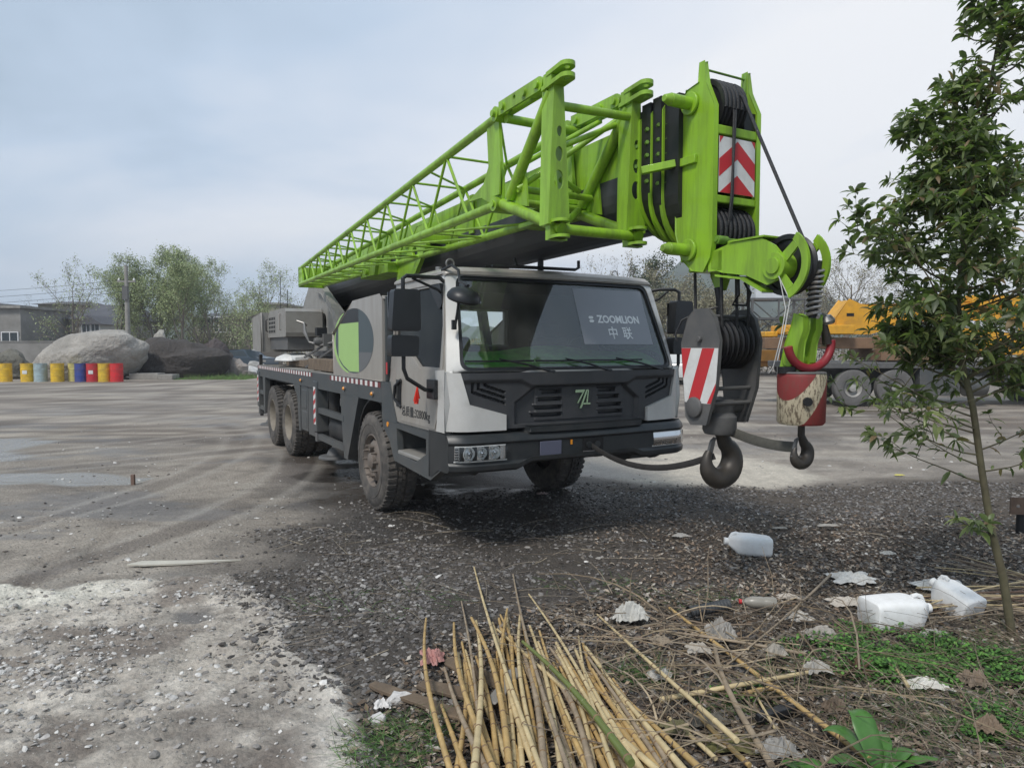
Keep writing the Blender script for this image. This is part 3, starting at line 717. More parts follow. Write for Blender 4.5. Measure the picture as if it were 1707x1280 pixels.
for yy in (y0-0.02, y1):
    m.plate([(XT-0.02,b0-0.04),(XT+0.30,b0-0.02),(XT+0.22,t0+0.03),(XT-0.02,t0+0.02)], 'y', yy, yy+0.02, holes=[circ(XT+0.05,2.93,0.018,0.05),circ(XT+0.12,2.93,0.018,0.05),circ(XT+0.19,2.93,0.018,0.05)])
m.box(XT-0.03,XT,y0-0.02,y1+0.02,b0-0.05,t0+0.03)
m.build('jib_tip', M_green, jib, bevel=0.003)
for far, Y in ((0, JY0), (1, JY1)):
    yA, tA, bA = jt(2.48, far)
    m = MB()
    # upright plate at the end of the lattice
    m.plate([(2.30,3.52),(2.50,3.56),(2.52,3.30),(2.56,3.05),(2.56,2.84),(2.40,2.84),(2.34,2.92),(2.20,2.98),(1.95,2.99),(2.24,3.08),(2.33,3.20)], 'y', Y-0.012, Y+0.012)
    m.plate([(2.40,3.12),(2.58,3.18),(2.56,2.94),(2.44,2.94)], 'y', Y-0.04, Y-0.028)
    m.cyl((2.50,Y-0.05,3.555),(2.50,Y+0.05,3.555),0.055,n=20); m.cyl((2.50,Y-0.06,2.875),(2.50,Y+0.05,2.875),0.055,n=20)
    m.cyl((2.50,Y-0.075,3.555),(2.50,Y+0.06,3.555),0.025,n=14); m.cyl((2.50,Y-0.075,2.875),(2.50,Y+0.06,2.875),0.025,n=14)
    # top link
    m.plate([(2.56,3.525),(2.56,3.625)] + [(3.14+0.048*math.cos(t), 3.575+0.048*math.sin(t)) for t in lin(R(90), R(-90), 8)], 'y', Y-0.045, Y-0.025, holes=[circ(2.80,3.59,0.018)])
    m.plate([(2.56,3.525),(2.56,3.625)] + [(3.14+0.048*math.cos(t), 3.575+0.048*math.sin(t)) for t in lin(R(90), R(-90), 8)], 'y', Y+0.025, Y+0.045, holes=[circ(2.80,3.59,0.018)])
    for x in (2.63, 2.95, 3.12): m.cyl((x,Y-0.065,3.575),(x,Y+0.065,3.575),0.028,n=16)
    m.box(3.0,3.30,Y-0.024,Y+0.024,3.53,3.60)
    for zf, x0f in ((3.605, 3.24), (3.53, 3.18)):
        o1 = len(m.v); m.plate([(x0f,Y-0.05)]+[(3.42+0.055*math.cos(t),Y+0.055*math.sin(t)) for t in lin(R(-80),R(80),9)]+[(x0f,Y+0.05)], 'z', zf-0.014, zf+0.014, holes=[circ(3.42,Y,0.022,n=12)])
        m.v[o1:] = [(q[0], q[1], q[2]+(q[0]-3.3)*0.06) for q in m.v[o1:]]
    m.box(3.20,3.30,Y-0.045,Y+0.045,3.51,3.61)
    # diagonal tube, lower foot tube
    m.cyl((2.66,Y,2.90),(3.24,Y,3.50),0.042,n=16); m.cyl((2.55,Y,2.87),(3.34,Y+0.02,2.57),0.042,n=16)
    m.plate([(2.60,2.86),(2.88,2.80),(2.84,3.10),(2.80,3.16),(2.70,3.0)], 'y', Y+0.02, Y+0.036)
    m.box(3.24,3.30,Y-0.05,Y+0.09,2.50,2.64); m.cyl((3.37,Y,2.505),(3.37,Y,2.525),0.055,n=16); m.cyl((3.37,Y,2.61),(3.37,Y,2.63),0.055,n=16); m.box(3.28,3.37,Y-0.055,Y+0.055,2.505,2.525); m.box(3.28,3.37,Y-0.055,Y+0.055,2.61,2.63)
    m.build('jib_foot', M_green, jib, bevel=0.004)
    # tapered holed post
    p = MB(); top = 3.53; bot = 2.60
    outer = [(Y-0.030,top),(Y+0.045,top),(Y+0.10,bot),(Y-0.075,bot)]
    p.plate(outer, 'x', 3.300, 3.315, holes=[circ(Y+0.014,3.22,0.021,0.035),circ(Y+0.012,3.07,0.030,0.050),circ(Y+0.010,2.90,0.038,0.064)])
    p.add([(3.30,Y-0.030,top),(3.16,Y-0.028,top),(3.20,Y-0.073,bot),(3.30,Y-0.075,bot)],[(0,1,2,3)]); p.add([(3.30,Y+0.045,top),(3.16,Y+0.043,top),(3.20,Y+0.098,bot),(3.30,Y+0.10,bot)],[(3,2,1,0)])
    p.build('jib_post', M_green, jib)
m = MB()
m.cyl((3.28,JY0+0.05,3.40),(3.28,JY1,3.42),0.030,n=12); m.cyl((3.24,JY0+0.08,2.92),(2.9,JY1-0.2,2.95),0.022,n=12); m.cyl((2.78,JY0,2.94),(2.78,JY1,2.94),0.026,n=12)
m.cyl((3.28,JY0+0.05,3.13),(3.12,JY1,3.42),0.020,n=12); m.cyl((2.60,JY0,3.50),(2.60,JY1,3.50),0.034,n=12); m.cyl((2.62,JY0,2.88),(2.62,JY1,2.88),0.030,n=12)
m.cyl((3.30,JY0+0.05,2.575),(3.30,JY1,2.575),0.036,n=14); m.cyl((2.62,JY1,2.88),(3.30,JY0+0.05,2.60),0.026,n=12); m.cyl((2.78,JY0,2.94),(3.10,JY1,3.45),0.022,n=12)
m.cyl((2.8,JY0,3.1),(2.9,JY1+0.0,3.5),0.02,n=10)
m.build('cross_tube', M_green, jib)
# ------------------------------------------------------------------ cab
def fx(y, z):
    """front surface of the cab"""
    ay = abs(y)
    b = 2.08 + 0.09*(1-(min(ay,1.25)/1.25)**2)
    if ay > 1.08: b -= 0.55*((ay-1.08)**2)/0.17*0.9
    if z > 1.59: b -= (z-1.59)*0.40
    return b
def hw(z): return 1.245 if z < 1.59 else 1.245 - (z-1.59)*0.135
# outer body: back wall, floor, roof, side walls with window openings, pillars
WIN = [(0.66,2.27),(0.70,1.84),(1.22,1.70),(1.44,1.60),(1.88,1.60),(1.84,1.98),(1.74,2.27),(1.62,2.31),(0.80,2.31)]
def lean(s):
    return lambda x, y, z: (x, (s*hw(z) + (y - s*1.245)), z)
def side(s):
    m = MB()
    y0, y1 = (s*1.245, s*1.195)
    front = [(fx(1.245,z)-0.005, z) for z in (1.0,1.3,1.58,1.8,2.1,2.40)]
    outer = [(0.50,1.0)] + front + [(0.56,2.42)]
    m.plate(outer, 'y', y0, y1, holes=[WIN])
    m.map(lean(s)); return m
m = MB()
for s in (-1, 1):
    q = side(s); o = len(m.v); m.v += q.v; m.f += [tuple(i+o for i in f) for f in q.f]; m.m += q.m
# back wall with rear window
m.plate([(-1.20,1.0),(1.20,1.0),(1.13,2.42),(-1.13,2.42)], 'x', 0.52, 0.56, holes=[[(-0.95,1.80),(0.10,1.80),(0.10,2.16),(-0.95,2.16)]])
m.box(0.54, 2.02, -1.19, 1.19, 1.0, 1.05)
cab = m.build('cab', M_silver, CR, bevel=0.012, angle=30)
m = MB()
m.box(0.60, 2.0, -1.185, 1.185, 2.36, 2.375); m.box(0.565,0.585,-1.15,-0.97,1.05,2.36); m.box(0.565,0.585,0.14,1.15,1.05,2.36); m.box(0.565,0.585,-0.97,0.14,1.05,1.78); m.box(0.565,0.585,-0.97,0.14,2.18,2.36)
m.map(lambda x,y,z: (min(x, fx(y,z)-0.05), max(-hw(z)+0.055, min(hw(z)-0.055, y)), z)); m.build('lining', M_interior, cab)
# roof
m = MB(); us = [ -1.155,-1.13,-1.08,-0.95,-0.5,0,0.5,0.95,1.08,1.13,1.155]
def roofz(u, x):
    e = max(0, (abs(u)-1.05)/0.105); e2 = max(0, (x-1.78)/0.10)
    return 2.475 - 0.045*e*e - 0.03*e2*e2 + 0.01*(1-u*u)
def rp_(u, x): 
    return (x*(1.0) if x < 1.6 else 1.6 + (x-1.6)*((fx(u,2.43)+0.03-1.6)/0.30), u, roofz(u, x))
xs_ = [0.53,0.56,0.7,1.0,1.3,1.6,1.7,1.78,1.82,1.86,1.90]
m.surf(lambda u, x: rp_(u, x), us, xs_)
top = list(m.v); n_ = len(us); mm_ = len(xs_)
o = len(m.v); m.v += [(p[0], p[1], 2.405) for p in top]
m.f += [tuple(reversed([i+o for i in f])) for f in m.f]; m.m = [0]*len(m.f)
def edge(idx):
    for a, b in zip(idx[:-1], idx[1:]): m.f.append((a, b, b+o, a+o)); m.m.append(0)
edge([i for i in range(n_)]); edge([(mm_-1)*n_+i for i in range(n_)][::-1]); edge([j*n_ for j in range(mm_)][::-1]); edge([j*n_+n_-1 for j in range(mm_)])
m.build('roof', M_silver, cab, angle=50)
# windscreen surround (silver pillars and header), black gasket, glass
def fsurf(poly_out, hole, x0, x1, mt, name, par, off=0.0, bevel=0.0, dens=None, thick=0.03):
    def dense(p, n=7):
        r = []
        for i in range(len(p)):
            a, b = p[i], p[(i+1) % len(p)]
            for k in range(n): r.append((a[0]+(b[0]-a[0])*k/n, a[1]+(b[1]-a[1])*k/n))
        return r
    m = MB(); m.plate(dense(poly_out), 'x', 0.0, -thick, holes=[dense(hole)] if hole else [])
    m.map(lambda x, y, z: (fx(y, z) + off + x, y, z)); return m.build(name, mt, par, bevel=bevel, angle=50)
def rrect(pts, r, n=5):
    out = []
    N = len(pts)
    for i in range(N):
        p = Vector((*pts[i],)); a = Vector((*pts[i-1],)); b = Vector((*pts[(i+1) % N],))
        da = (a-p).normalized(); db = (b-p).normalized(); 
        for k in range(n+1):
            t = k/n; q = (p+da*r)*(1-t)**2 + p*2*t*(1-t) + (p+db*r)*t*t; out.append((q.x, q.y))
    return out
WSO = [(-1.243,1.56),(1.243,1.56),(1.135,2.43),(-1.135,2.43)]
WSH = rrect([(-1.15,1.575),(1.15,1.575),(1.055,2.395),(-1.055,2.395)], 0.09)
WSG = rrect([(-1.115,1.60),(1.115,1.60),(1.025,2.365),(-1.025,2.365)], 0.08)
def ring(out, inn, off, thick, mt, name, par):
    """band between two rounded loops of equal length, following the curved front"""
    def dn(p, n=4):
        r = []
        for i in range(len(p)):
            a, b = p[i], p[(i+1) % len(p)]
            for k in range(n): r.append((a[0]+(b[0]-a[0])*k/n, a[1]+(b[1]-a[1])*k/n))
        return r
    o_, i_ = dn(out), dn(inn); n = len(o_); m = MB()
    vs = [(fx(*p)+off, *p) for p in o_] + [(fx(*p)+off, *p) for p in i_] + [(fx(*p)+off-thick, *p) for p in o_] + [(fx(*p)+off-thick, *p) for p in i_]
    fs = []
    for i in range(n):
        j = (i+1) % n
        fs += [(i,j,n+j,n+i),(2*n+j,2*n+i,3*n+i,3*n+j),(j,i,2*n+i,2*n+j),(n+i,n+j,3*n+j,3*n+i)]
    m.add(vs, fs); return m.build(name, mt, par, angle=50)
WS1 = rrect([(-1.243,1.56),(1.243,1.56),(1.135,2.43),(-1.135,2.43)], 0.02)
ring(WS1, WSH, 0.0, 0.07, M_fair, 'windscreen_frame', cab)
gsk = ring(WSH, WSG, -0.010, 0.04, M_black, 'gasket', cab)
m = MB()
def gl(u, v):
    z = 1.595 + v*(2.37-1.595); w = 1.118 - (z-1.60)*0.118; y = u*w; return (fx(y,z)-0.030, y, z)
m.surf(gl, lin(-1,1,25), lin(0,1,9)); m.build('windscreen', M_glassf, cab, angle=60)
# side windows
for s in (-1, 1):
    m = MB(); m.plate(WIN, 'y', s*1.222, s*1.218); m.map(lean(s)); m.build('side_window', M_glasss, cab, smooth=False)
# doors: proud panel with the window opening, handle, lettering
DOOR = [(0.66,1.05),(1.90,1.05),(1.965,1.30),(1.95,1.60),(1.90,1.9),(1.79,2.30),(1.70,2.37),(0.68,2.37),(0.60,2.30),(0.60,1.10)]
WIN2 = [(p[0]+(0.02 if p[0]>1.2 else -0.02), p[1]+(0.02 if p[1]>2 else -0.02)) for p in WIN]
for s in (-1, 1):
    m = MB(); m.plate(DOOR, 'y', s*1.2455, s*1.256, holes=[WIN2]); m.map(lean(s))
    dr = m.build('door', M_silver, cab, bevel=0.004)
    # door recess line: slanted swage
    g = MB(); g.plate([(0.98,1.07),(1.80,1.07),(1.93,1.32),(1.93,1.46),(1.91,1.46),(1.91,1.33),(1.79,1.09),(0.98,1.09)], 'y', s*1.2565, s*1.262); g.build('swage', M_silver, dr, bevel=0.003)
    h = MB(); h.tube([(0.98,s*1.26,1.46),(0.90,s*1.29,1.40),(0.88,s*1.295,1.28),(0.98,s*1.26,1.20)], 0.016, 8); h.box(0.86,0.98,min(s*1.257,s*1.266),max(s*1.257,s*1.266),1.20,1.46); h.build('door_handle', M_black, dr)
    r_ = MB(); r_.tube([(p[0], s*(hw(p[1])+0.006), p[1]) for p in WIN2[0:1]+WIN2+WIN2[:1]], 0.008, 5); r_.build('window_seal', M_black, dr)
def text_at(txt, size, place, mt, name, par, bold=0.0):
    vs, fs = text_mesh(txt, size, 0.0006, bold); m = MB(); m.add([place(*v) for v in vs], fs); return m.build(name, mt, par, smooth=False)
M_letter = mat('dark lettering', (0.03,0.03,0.03), 0.6, var=0.1)
M_wletter = mat('white lettering', (0.85,0.86,0.86), 0.5, var=0.02)
text_at('总质量:32800kg', 0.105, lambda a,b,c: (1.34+a*1.0, -1.2575-c, 1.165+b), M_letter, 'door_lettering', cab, 0.0012)
text_at('总质量:32800kg', 0.125, lambda a,b,c: (1.36-a*1.02, 1.2575+c, 1.165+b), M_letter, 'door_lettering', cab, 0.0012)
# small red warning label behind the door
m = MB(); m.box(0.52,0.56,-1.249,-1.246,1.50,1.62); m.build('warning_label', M_red, cab)
# dark lower fender and entry step
for s in (-1, 1):
    m = MB()
    m.plate([(0.42,1.425),(0.64,1.425),(0.87,1.045),(0.87,1.03),(0.42,1.03)], 'y', s*1.10, s*1.262)
    m.box(0.43,0.50,min(s*0.9,s*1.235),max(s*0.9,s*1.235),1.43,2.29)
    HOL = [(0.87,0.985),(1.62,0.965),(1.62,0.83),(1.38,0.73),(0.89,0.74)]
    m.plate([(0.45,1.035),(2.0,1.04),(2.0,0.76),(1.72,0.62),(0.80,0.66),(0.66,0.85),(0.46,0.98)], 'y', s*1.20, s*1.268, holes=[HOL])
    m.plate([(0.70,1.03),(2.0,1.03),(2.0,0.76),(1.72,0.62),(0.80,0.66),(0.70,0.85)], 'y', s*0.84, s*0.86)
    m.box(0.80,1.95,min(s*0.86,s*1.2),max(s*0.86,s*1.2),1.005,1.03)
    m.box(0.82,1.72,min(s*0.86,s*1.2),max(s*0.86,s*1.2),0.63,0.66)
    m.box(1.66,1.72,min(s*0.86,s*1.2),max(s*0.86,s*1.2),0.66,1.0); m.box(0.80,0.85,min(s*0.86,s*1.2),max(s*0.86,s*1.2),0.66,1.0)
    st = m.build('step_housing', M_slate, cab, bevel=0.010)
    k = MB(); k.box(0.86,1.60,min(s*0.90,s*1.262),max(s*0.90,s*1.262),0.735,0.775); k.build('step', M_grey, st, bevel=0.01)
    k = MB(); k.cyl((0.62,s*1.26,1.0),(0.62,s*1.275,1.0),0.026,n=14); k.build('marker_lamp', M_amber, st)
# front panel: dark heightfield with recessed grille, slots and side vents
def hexa(y, z):       # distance-like value inside the raised hexagonal grille surround
    top, bot = 1.445, 1.115
    if z > top or z < bot: return -1
    k = (z-bot)/(top-bot); half = 0.66 - 0.20*max(0, (z-1.30)/(top-1.30)) + 0.02
    return half - abs(y)
def relief(y, z):
    o = 0.0
    h = hexa(y, z)
    if h > 0: o -= min(h, 0.04)*0.9
    if h > 0 and -0.46 < y < 0.50 and 1.14 < z < 1.43: o += 0.012
    # slots
    ay = abs(y)
    for k in range(4):
        zc = 1.385 - k*0.066; w0, w1 = 0.20, 0.40 + 0.03*k
        if w0 < ay < w1 and abs(z-zc) < 0.016: o -= 0.05
        if w0-0.01 < ay < w1+0.02 and 0.016 <= z-zc < 0.030: o += 0.012
    # shoulder crease
    t = 1.50 - 0.05*max(0, (0.62-ay)/0.10 if 0.52 < ay < 0.62 else (1 if ay <= 0.52 else 0))
    o += 0.022*max(0, min(1, (z-t+0.03)/0.03))
    # side vents: three slanting slots
    for k in range(3):
        a0 = 1.05 - k*0.055
        zl = 1.50 - 0.06*k*0.4
        # elbow shaped slots
        zz_ = 1.36 + 0.0*k
        if 0.76 < ay < a0 and abs(z - (1.30 + 0.045*k + (ay-0.76)*0.33)) < 0.010: o -= 0.035
        if abs(ay-(a0+0.006 - 0.25*(1.50-z)*0)) < 0.010 and 1.30+0.045*k+(a0-0.76)*0.33 < z < 1.475: o -= 0.035
    return o
m = MB()
ys = lin(-1.17, 1.17, 235); zs = lin(1.085, 1.560, 60)
m.surf(lambda y, z: (fx(y,z)+0.015+relief(y,z), y, z), ys, zs)
m.build('grille_panel', M_grille, cab, angle=28)
m = MB(); m.box(1.80,2.03,-1.18,1.18,1.03,1.57); m.box(1.80,2.06,-0.9,0.9,1.03,1.50); m.build('bulkhead', M_frame, cab)
# emblem in the middle of the grille
m = MB(); E_ = lambda pts: m.plate([(0.015+p[0], 1.315+p[1]) for p in pts], 'x', 2.170, 2.180)
E_([(-0.078,0.055),(-0.078,0.080),(0.030,0.080),(-0.045,-0.040),(-0.060,-0.040),(0.000,0.055)])
E_([(0.040,0.080),(0.058,0.080),(-0.010,-0.085),(-0.030,-0.085)]); E_([(0.058,0.080),(0.068,0.070),(0.055,-0.045),(0.040,-0.045)]); E_([(0.010,-0.040),(0.085,-0.040),(0.085,-0.055),(0.005,-0.055)])
m.build('emblem', mat('green chrome', (0.55,0.75,0.50), 0.18, metal=0.9, var=0.1), cab, smooth=False)
# silver corner fairings
for s in (-1, 1):
    pol = [(s*1.262,1.565),(s*1.16,1.555),(s*1.09,1.30),(s*0.76,1.205),(s*0.76,1.075),(s*1.262,1.075)]
    def inner(z): return float(np.interp(z, [1.075,1.205,1.30,1.562],[0.76,0.76,1.09,1.16]))
    m = MB(); zz_ = [1.075,1.14,1.20,1.205,1.23,1.26,1.30,1.36,1.43,1.50,1.562]; nU = 9
    top_ = lambda u,z: (fx(s*(inner(z)+(1.268-inner(z))*u), z)+(0.045 if u > 0.0 else 0.028), s*(inner(z)+(1.268-inner(z))*u), z)
    us_ = [0,0.015]+lin(0.1,1,nU-2)
    m.surf(top_, us_, zz_); b0 = len(m.v); m.v += [(p[0]-0.06,p[1],p[2]) for p in list(m.v)]
    for row in (0, len(zz_)-1):
        for i in range(nU-1): m.f.append((row*nU+i,row*nU+i+1,b0+row*nU+i+1,b0+row*nU+i)); m.m.append(0)
    for j in range(len(zz_)-1):
        for cI in (0, nU-1): m.f.append((j*nU+cI,(j+1)*nU+cI,b0+(j+1)*nU+cI,b0+j*nU+cI)); m.m.append(0)
    m.build('corner_fairing', M_fair, cab, angle=25)
    mm = MB(); y0 = s*1.2
    mm.plate([(1.86,1.565),(2.035,1.575),(2.06,1.30),(2.03,1.075),(1.88,1.075),(1.92,1.3)], 'y', s*1.20, s*1.275); mm.build('corner_fairing', M_fair, cab, bevel=0.012)
# bumper
def bx(y): 
    ay = abs(y); return 2.18 + 0.06*(1-(ay/1.3)**2) - (0.0 if ay < 1.10 else 2.4*(ay-1.10)**2)
def bumper():
    m = MB()
    ysb = lin(-1.275, 1.275, 61)
    prof = [(-0.14,1.055),(-0.035,1.050),(-0.005,1.025),(0.012,0.985),(-0.004,0.965),(-0.004,0.820),(0.015,0.800),(0.010,0.755),(-0.03,0.735),(-0.14,0.735)]
    n = len(prof)
    def zadj(y, z):
        if z < 0.81: z = z - 0.0 + 0.05*(1 if abs(y) < 0.55 else max(0, 1-(abs(y)-0.55)/0.12)) 
        return z
    vs = [(bx(y)+p[0], y, zadj(y, p[1])) for y in ysb for p in prof]
    fs = [(i*n+k, i*n+k+1, (i+1)*n+k+1, (i+1)*n+k) for i in range(len(ysb)-1) for k in range(n-1)]
    m.add(vs, fs); m.add([vs[i] for i in range(n)], [tuple(range(n))]); m.add(vs[-n:], [tuple(range(n))[::-1]])
    for s in (-1, 1):
        m.plate([(1.70,1.055),(2.06,1.055),(2.08,0.74),(1.92,0.74),(1.74,0.66),(1.70,0.66)], 'y', s*1.20, s*1.272)
    # raised step pad in the middle
    m.plate([(bx(0.6)-0.16,-0.60),(bx(0.6)+0.0,-0.56),(bx(0.3)+0.01,-0.3),(bx(0)+0.012,0),(bx(0.3)+0.01,0.35),(bx(0.6),0.66),(bx(0.6)-0.16,0.74)], 'z', 1.052, 1.105)
    b = m.build('bumper', M_bumper, CR, bevel=0.008, angle=30)
    for s in (-1, 1):
        # headlamp: chrome housing, bowls, lens
        h = MB(); a0, a1 = (1.235, 0.80)
        yy = lin(a0*s, a1*s, 14)
        h.surf(lambda y, z: (bx(y)-0.002+0.006*math.sin(y*60), y, z), lin(a0*s,a1*s,60), [0.842, 0.87, 0.90, 0.93, 0.958], m=2)
        h.surf(lambda y, z: (bx(y)+0.010, y, z), [a0*s*1.006 if True else 0]+yy+[a1*s-0.012*s], [0.832, 0.842]); h.surf(lambda y, z: (bx(y)+0.010, y, z), yy, [0.958, 0.966])
        for yc, r in ((s*0.90,0.056),(s*1.015,0.046),(s*1.13,0.054)):
            x = bx(yc)
            h.lathe([(r,0.012),(r*0.92,0.012),(r*0.7,-0.0),(r*0.4,-0.004+0.006),(r*0.38,0.014),(0.0,0.018)], (x,yc,0.902), (1,0,0), 24, 0)
            h.lathe([(r*0.34,0.016),(r*0.25,0.024),(0.0,0.028)], (x,yc,0.902), (1,0,0), 20, 2)
        for k in range(5): h.box(bx(1.22)+0.0, bx(1.22)+0.012, min(s*1.205,s*1.235), max(s*1.205,s*1.235), 0.85+k*0.021, 0.858+k*0.021, 1)
        hl = h.build('headlight', [M_reflect, M_black, M_chrome], b)
        l = MB(); l.surf(lambda y, z: (bx(y)+0.030-0.01*abs(z-0.90)/0.06, y, z), lin(a0*s*1.004,a1*s-0.008*s,14), lin(0.838,0.962,5)); l.build('lens', M_lens, hl)
    # number plate (blank), tow eye
    p = MB(); p.box(bx(0.33)-0.002, bx(0.33)+0.006, -0.47, -0.25, 0.81, 0.965, 0); p.build('number_plate', mat('blue grey plate', (0.10,0.105,0.15), 0.5, var=0.04), b, bevel=0.004)
    p = MB(); p.box(bx(0.1)-0.02, bx(0.1)+0.004, -0.02, 0.20, 0.85, 0.965, 0); p.cyl((bx(0.1)+0.003,0.04,0.905),(bx(0.1)+0.02,0.04,0.905),0.03,n=16,m=1); p.cyl((bx(0.1)+0.003,0.13,0.905),(bx(0.1)+0.02,0.13,0.905),0.03,n=16,m=1)
    p.box(bx(0.1)+0.001,bx(0.1)+0.012,-0.03,0.12,0.845,0.851,2); p.build('tow_socket', [M_blackhole, M_bumper, M_chrome], b)
    p = MB(); p.box(bx(0.16)+0.0, bx(0.16)+0.003, -0.155,-0.135,0.92,0.962); p.build('amber_tag', M_amber, b)
bumper()
# wipers
m = MB()
for y0, y1 in ((-0.30,-0.80),(0.32,-0.15),(0.98,0.42)):
    p0 = (fx(y0,1.545)+0.03, y0, 1.555); p1 = (fx(y1,1.67)+0.012, y1, 1.675)
    m.tube([p0, ((p0[0]+p1[0])/2+0.015, (y0+y1)/2, 1.625), p1], [0.012,0.010,0.007], 6); m.cyl(p0, (p0[0]-0.04,p0[1],p0[2]), 0.02, n=10)
    yb = [y1-0.30, y1-0.1, y1+0.12, y1+0.33]
    m.tube([(fx(y,1.655)-0.012+0.012, y, 1.655+0.01*abs(y-y1)) for y in yb], 0.008, 5)
m.build('wiper', M_black, cab)
# dashboard, steering wheel, seats
m = MB(); m.surf(lambda y, t: (1.42+0.54*t+0.03*math.sin(y*9)*(1-t), y, 1.76+0.04*math.sin(3.1*t)+0.03*math.sin(y*4+1)*(1-t) - 0.16*t), lin(-1.14,1.14,40), lin(0,1,10)); m.build('dashboard_top', M_dash, cab)
m = MB(); m.box(1.28,1.95,-1.14,1.14,1.1,1.56); 
for yc in (-0.62, 0.62):
    m.box(0.68,1.15,yc-0.25,yc+0.25,1.12,1.32); m.obox((0.68,yc,1.58),(0.14,0.48,0.6),(0,-0.12,0)); m.obox((0.66,yc,1.95),(0.10,0.26,0.16),(0,-0.1,0))
m.build('seats', M_seat, cab, bevel=0.04, seg=3)
m = MB(); c0 = Vector((1.30,0.62,1.70))
m.tube([c0+Vector((math.cos(t)*0.20*0.45, math.sin(t)*0.22, math.cos(t)*0.20)) for t in lin(0,2*PI,28)], 0.014, 8); m.cyl(c0,(1.5,0.62,1.5),0.03); m.build('steering_wheel', M_black, cab)
# sheet behind the glass with the maker's lettering
SH = lambda y, z: (fx(y,z)-0.0275, y, z)
m = MB(); m.surf(SH, lin(0.12,0.98,16), lin(1.80,2.33,6)); 
sheet = m.build('windscreen_sheet', mat('translucent grey film', (0.25,0.255,0.275), 0.15, var=0.06, scale=2, coat=0.6), cab)
PL = lambda cy, cz: (lambda a,b,c: (fx(cy+a,cz+b)-0.0262+c, cy+a, cz+b))
text_at('ZOOMLION', 0.098, PL(0.60,2.035), M_wletter, 'lettering', sheet, 0.0035)
text_at('中', 0.125, PL(0.49,1.90), M_wletter, 'lettering', sheet, 0.001); text_at('联', 0.125, PL(0.67,1.90), M_wletter, 'lettering', sheet, 0.001)
m = MB()
for zc in (2.052, 2.018):
    m.plate([(0.262-0.030,zc),(0.262-0.015,zc+0.013),(0.262+0.02,zc+0.013),(0.262+0.030,zc),(0.262+0.015,zc-0.013),(0.262-0.02,zc-0.013)], 'x', -0.0265, -0.0255)
m.map(lambda x,y,z: (fx(y,z)+x,y,z)); m.build('lettering', M_wletter, sheet, smooth=False)
# mirrors
def mirror(s):
    x0 = 1.93
    h = MB(); yc = -1.585 if s < 0 else 1.38
    h.plate(rrect([(yc-0.125,1.905),(yc+0.125,1.905),(yc+0.12,2.24),(yc-0.10,2.24)], 0.03, 3), 'x', x0-0.05, x0+0.06)
    h.map(lambda x,y,z: (x+ (0.02*math.cos((z-2.07)*5)), y, z))
    a = h.build('mirror', M_black, cab, bevel=0.02, seg=3)
    h = MB(); h.plate(rrect([(yc-0.125,1.70),(yc+0.11,1.70),(yc+0.115,1.865),(yc-0.12,1.875)], 0.03, 3), 'x', x0-0.05, x0+0.06); h.build('wide_mirror', M_black, a, bevel=0.02, seg=3)
    h = MB(); h.box(x0-0.056,x0-0.052,yc-0.11,yc+0.11,1.93,2.22); h.box(x0-0.056,x0-0.052,yc-0.11,yc+0.10,1.72,1.85); h.build('mirror_glass', M_chrome, a)
    h = MB()
    h.tube([(x0,yc,2.22),(x0,yc,2.33),(x0-0.02,yc-s*0.04,2.355),(x0-0.10,s*1.22,2.36),(1.72,s*1.13,2.34)], 0.018, 8)
    h.tube([(1.72,s*1.135,2.22),(1.80,s*1.22,2.26),(x0-0.05,yc-s*0.1,2.34)], 0.012, 8)
    h.plate([(1.50,2.32),(1.76,2.32),(1.80,2.16),(1.74,2.10)], 'y', s*1.150, s*1.185)
    h.tube([(x0,yc,1.72),(x0,yc,1.60),(x0+0.0,yc-s*0.03,1.52),(x0-0.05,s*1.38,1.42),(x0-0.10,s*1.27,1.40)], 0.018, 8)
    h.box(x0-0.19,x0-0.02,min(s*1.257,s*1.31),max(s*1.257,s*1.31),1.335,1.50)
    h.build('mirror_arm', M_black, a, bevel=0.004)
both(mirror)
# round front mirror on its arm (kerb view)
m = MB(); c0 = (2.20,-1.17,2.18)
m.lathe([(0.0,0.075),(0.06,0.07),(0.11,0.045),(0.135,0.01),(0.138,-0.015),(0.128,-0.03),(0.0,-0.03)], c0, (0.35,0.05,0.93), 32)
fm = m.build('front_mirror', M_black, cab)
m = MB(); m.lathe([(0.0,-0.031),(0.125,-0.031)], c0, (0.35,0.05,0.93), 32); m.build('mirror_glass', M_chrome, fm)
m = MB()
m.tube([(1.70,-1.14,2.44),(1.86,-1.12,2.47),(1.95,-1.10,2.42),(2.02,-1.12,2.32),(2.14,-1.13,2.29),(2.20,-1.13,2.27)], 0.013, 8)
m.tube([(2.16,-1.13,2.27),(2.08,-1.15,2.20),(2.04,-1.155,2.05),(2.02,-1.17,1.93)], 0.012, 8); m.box(2.00,2.03,-1.19,-1.155,1.92,2.0)
m.build('mirror_arm', M_black, fm)
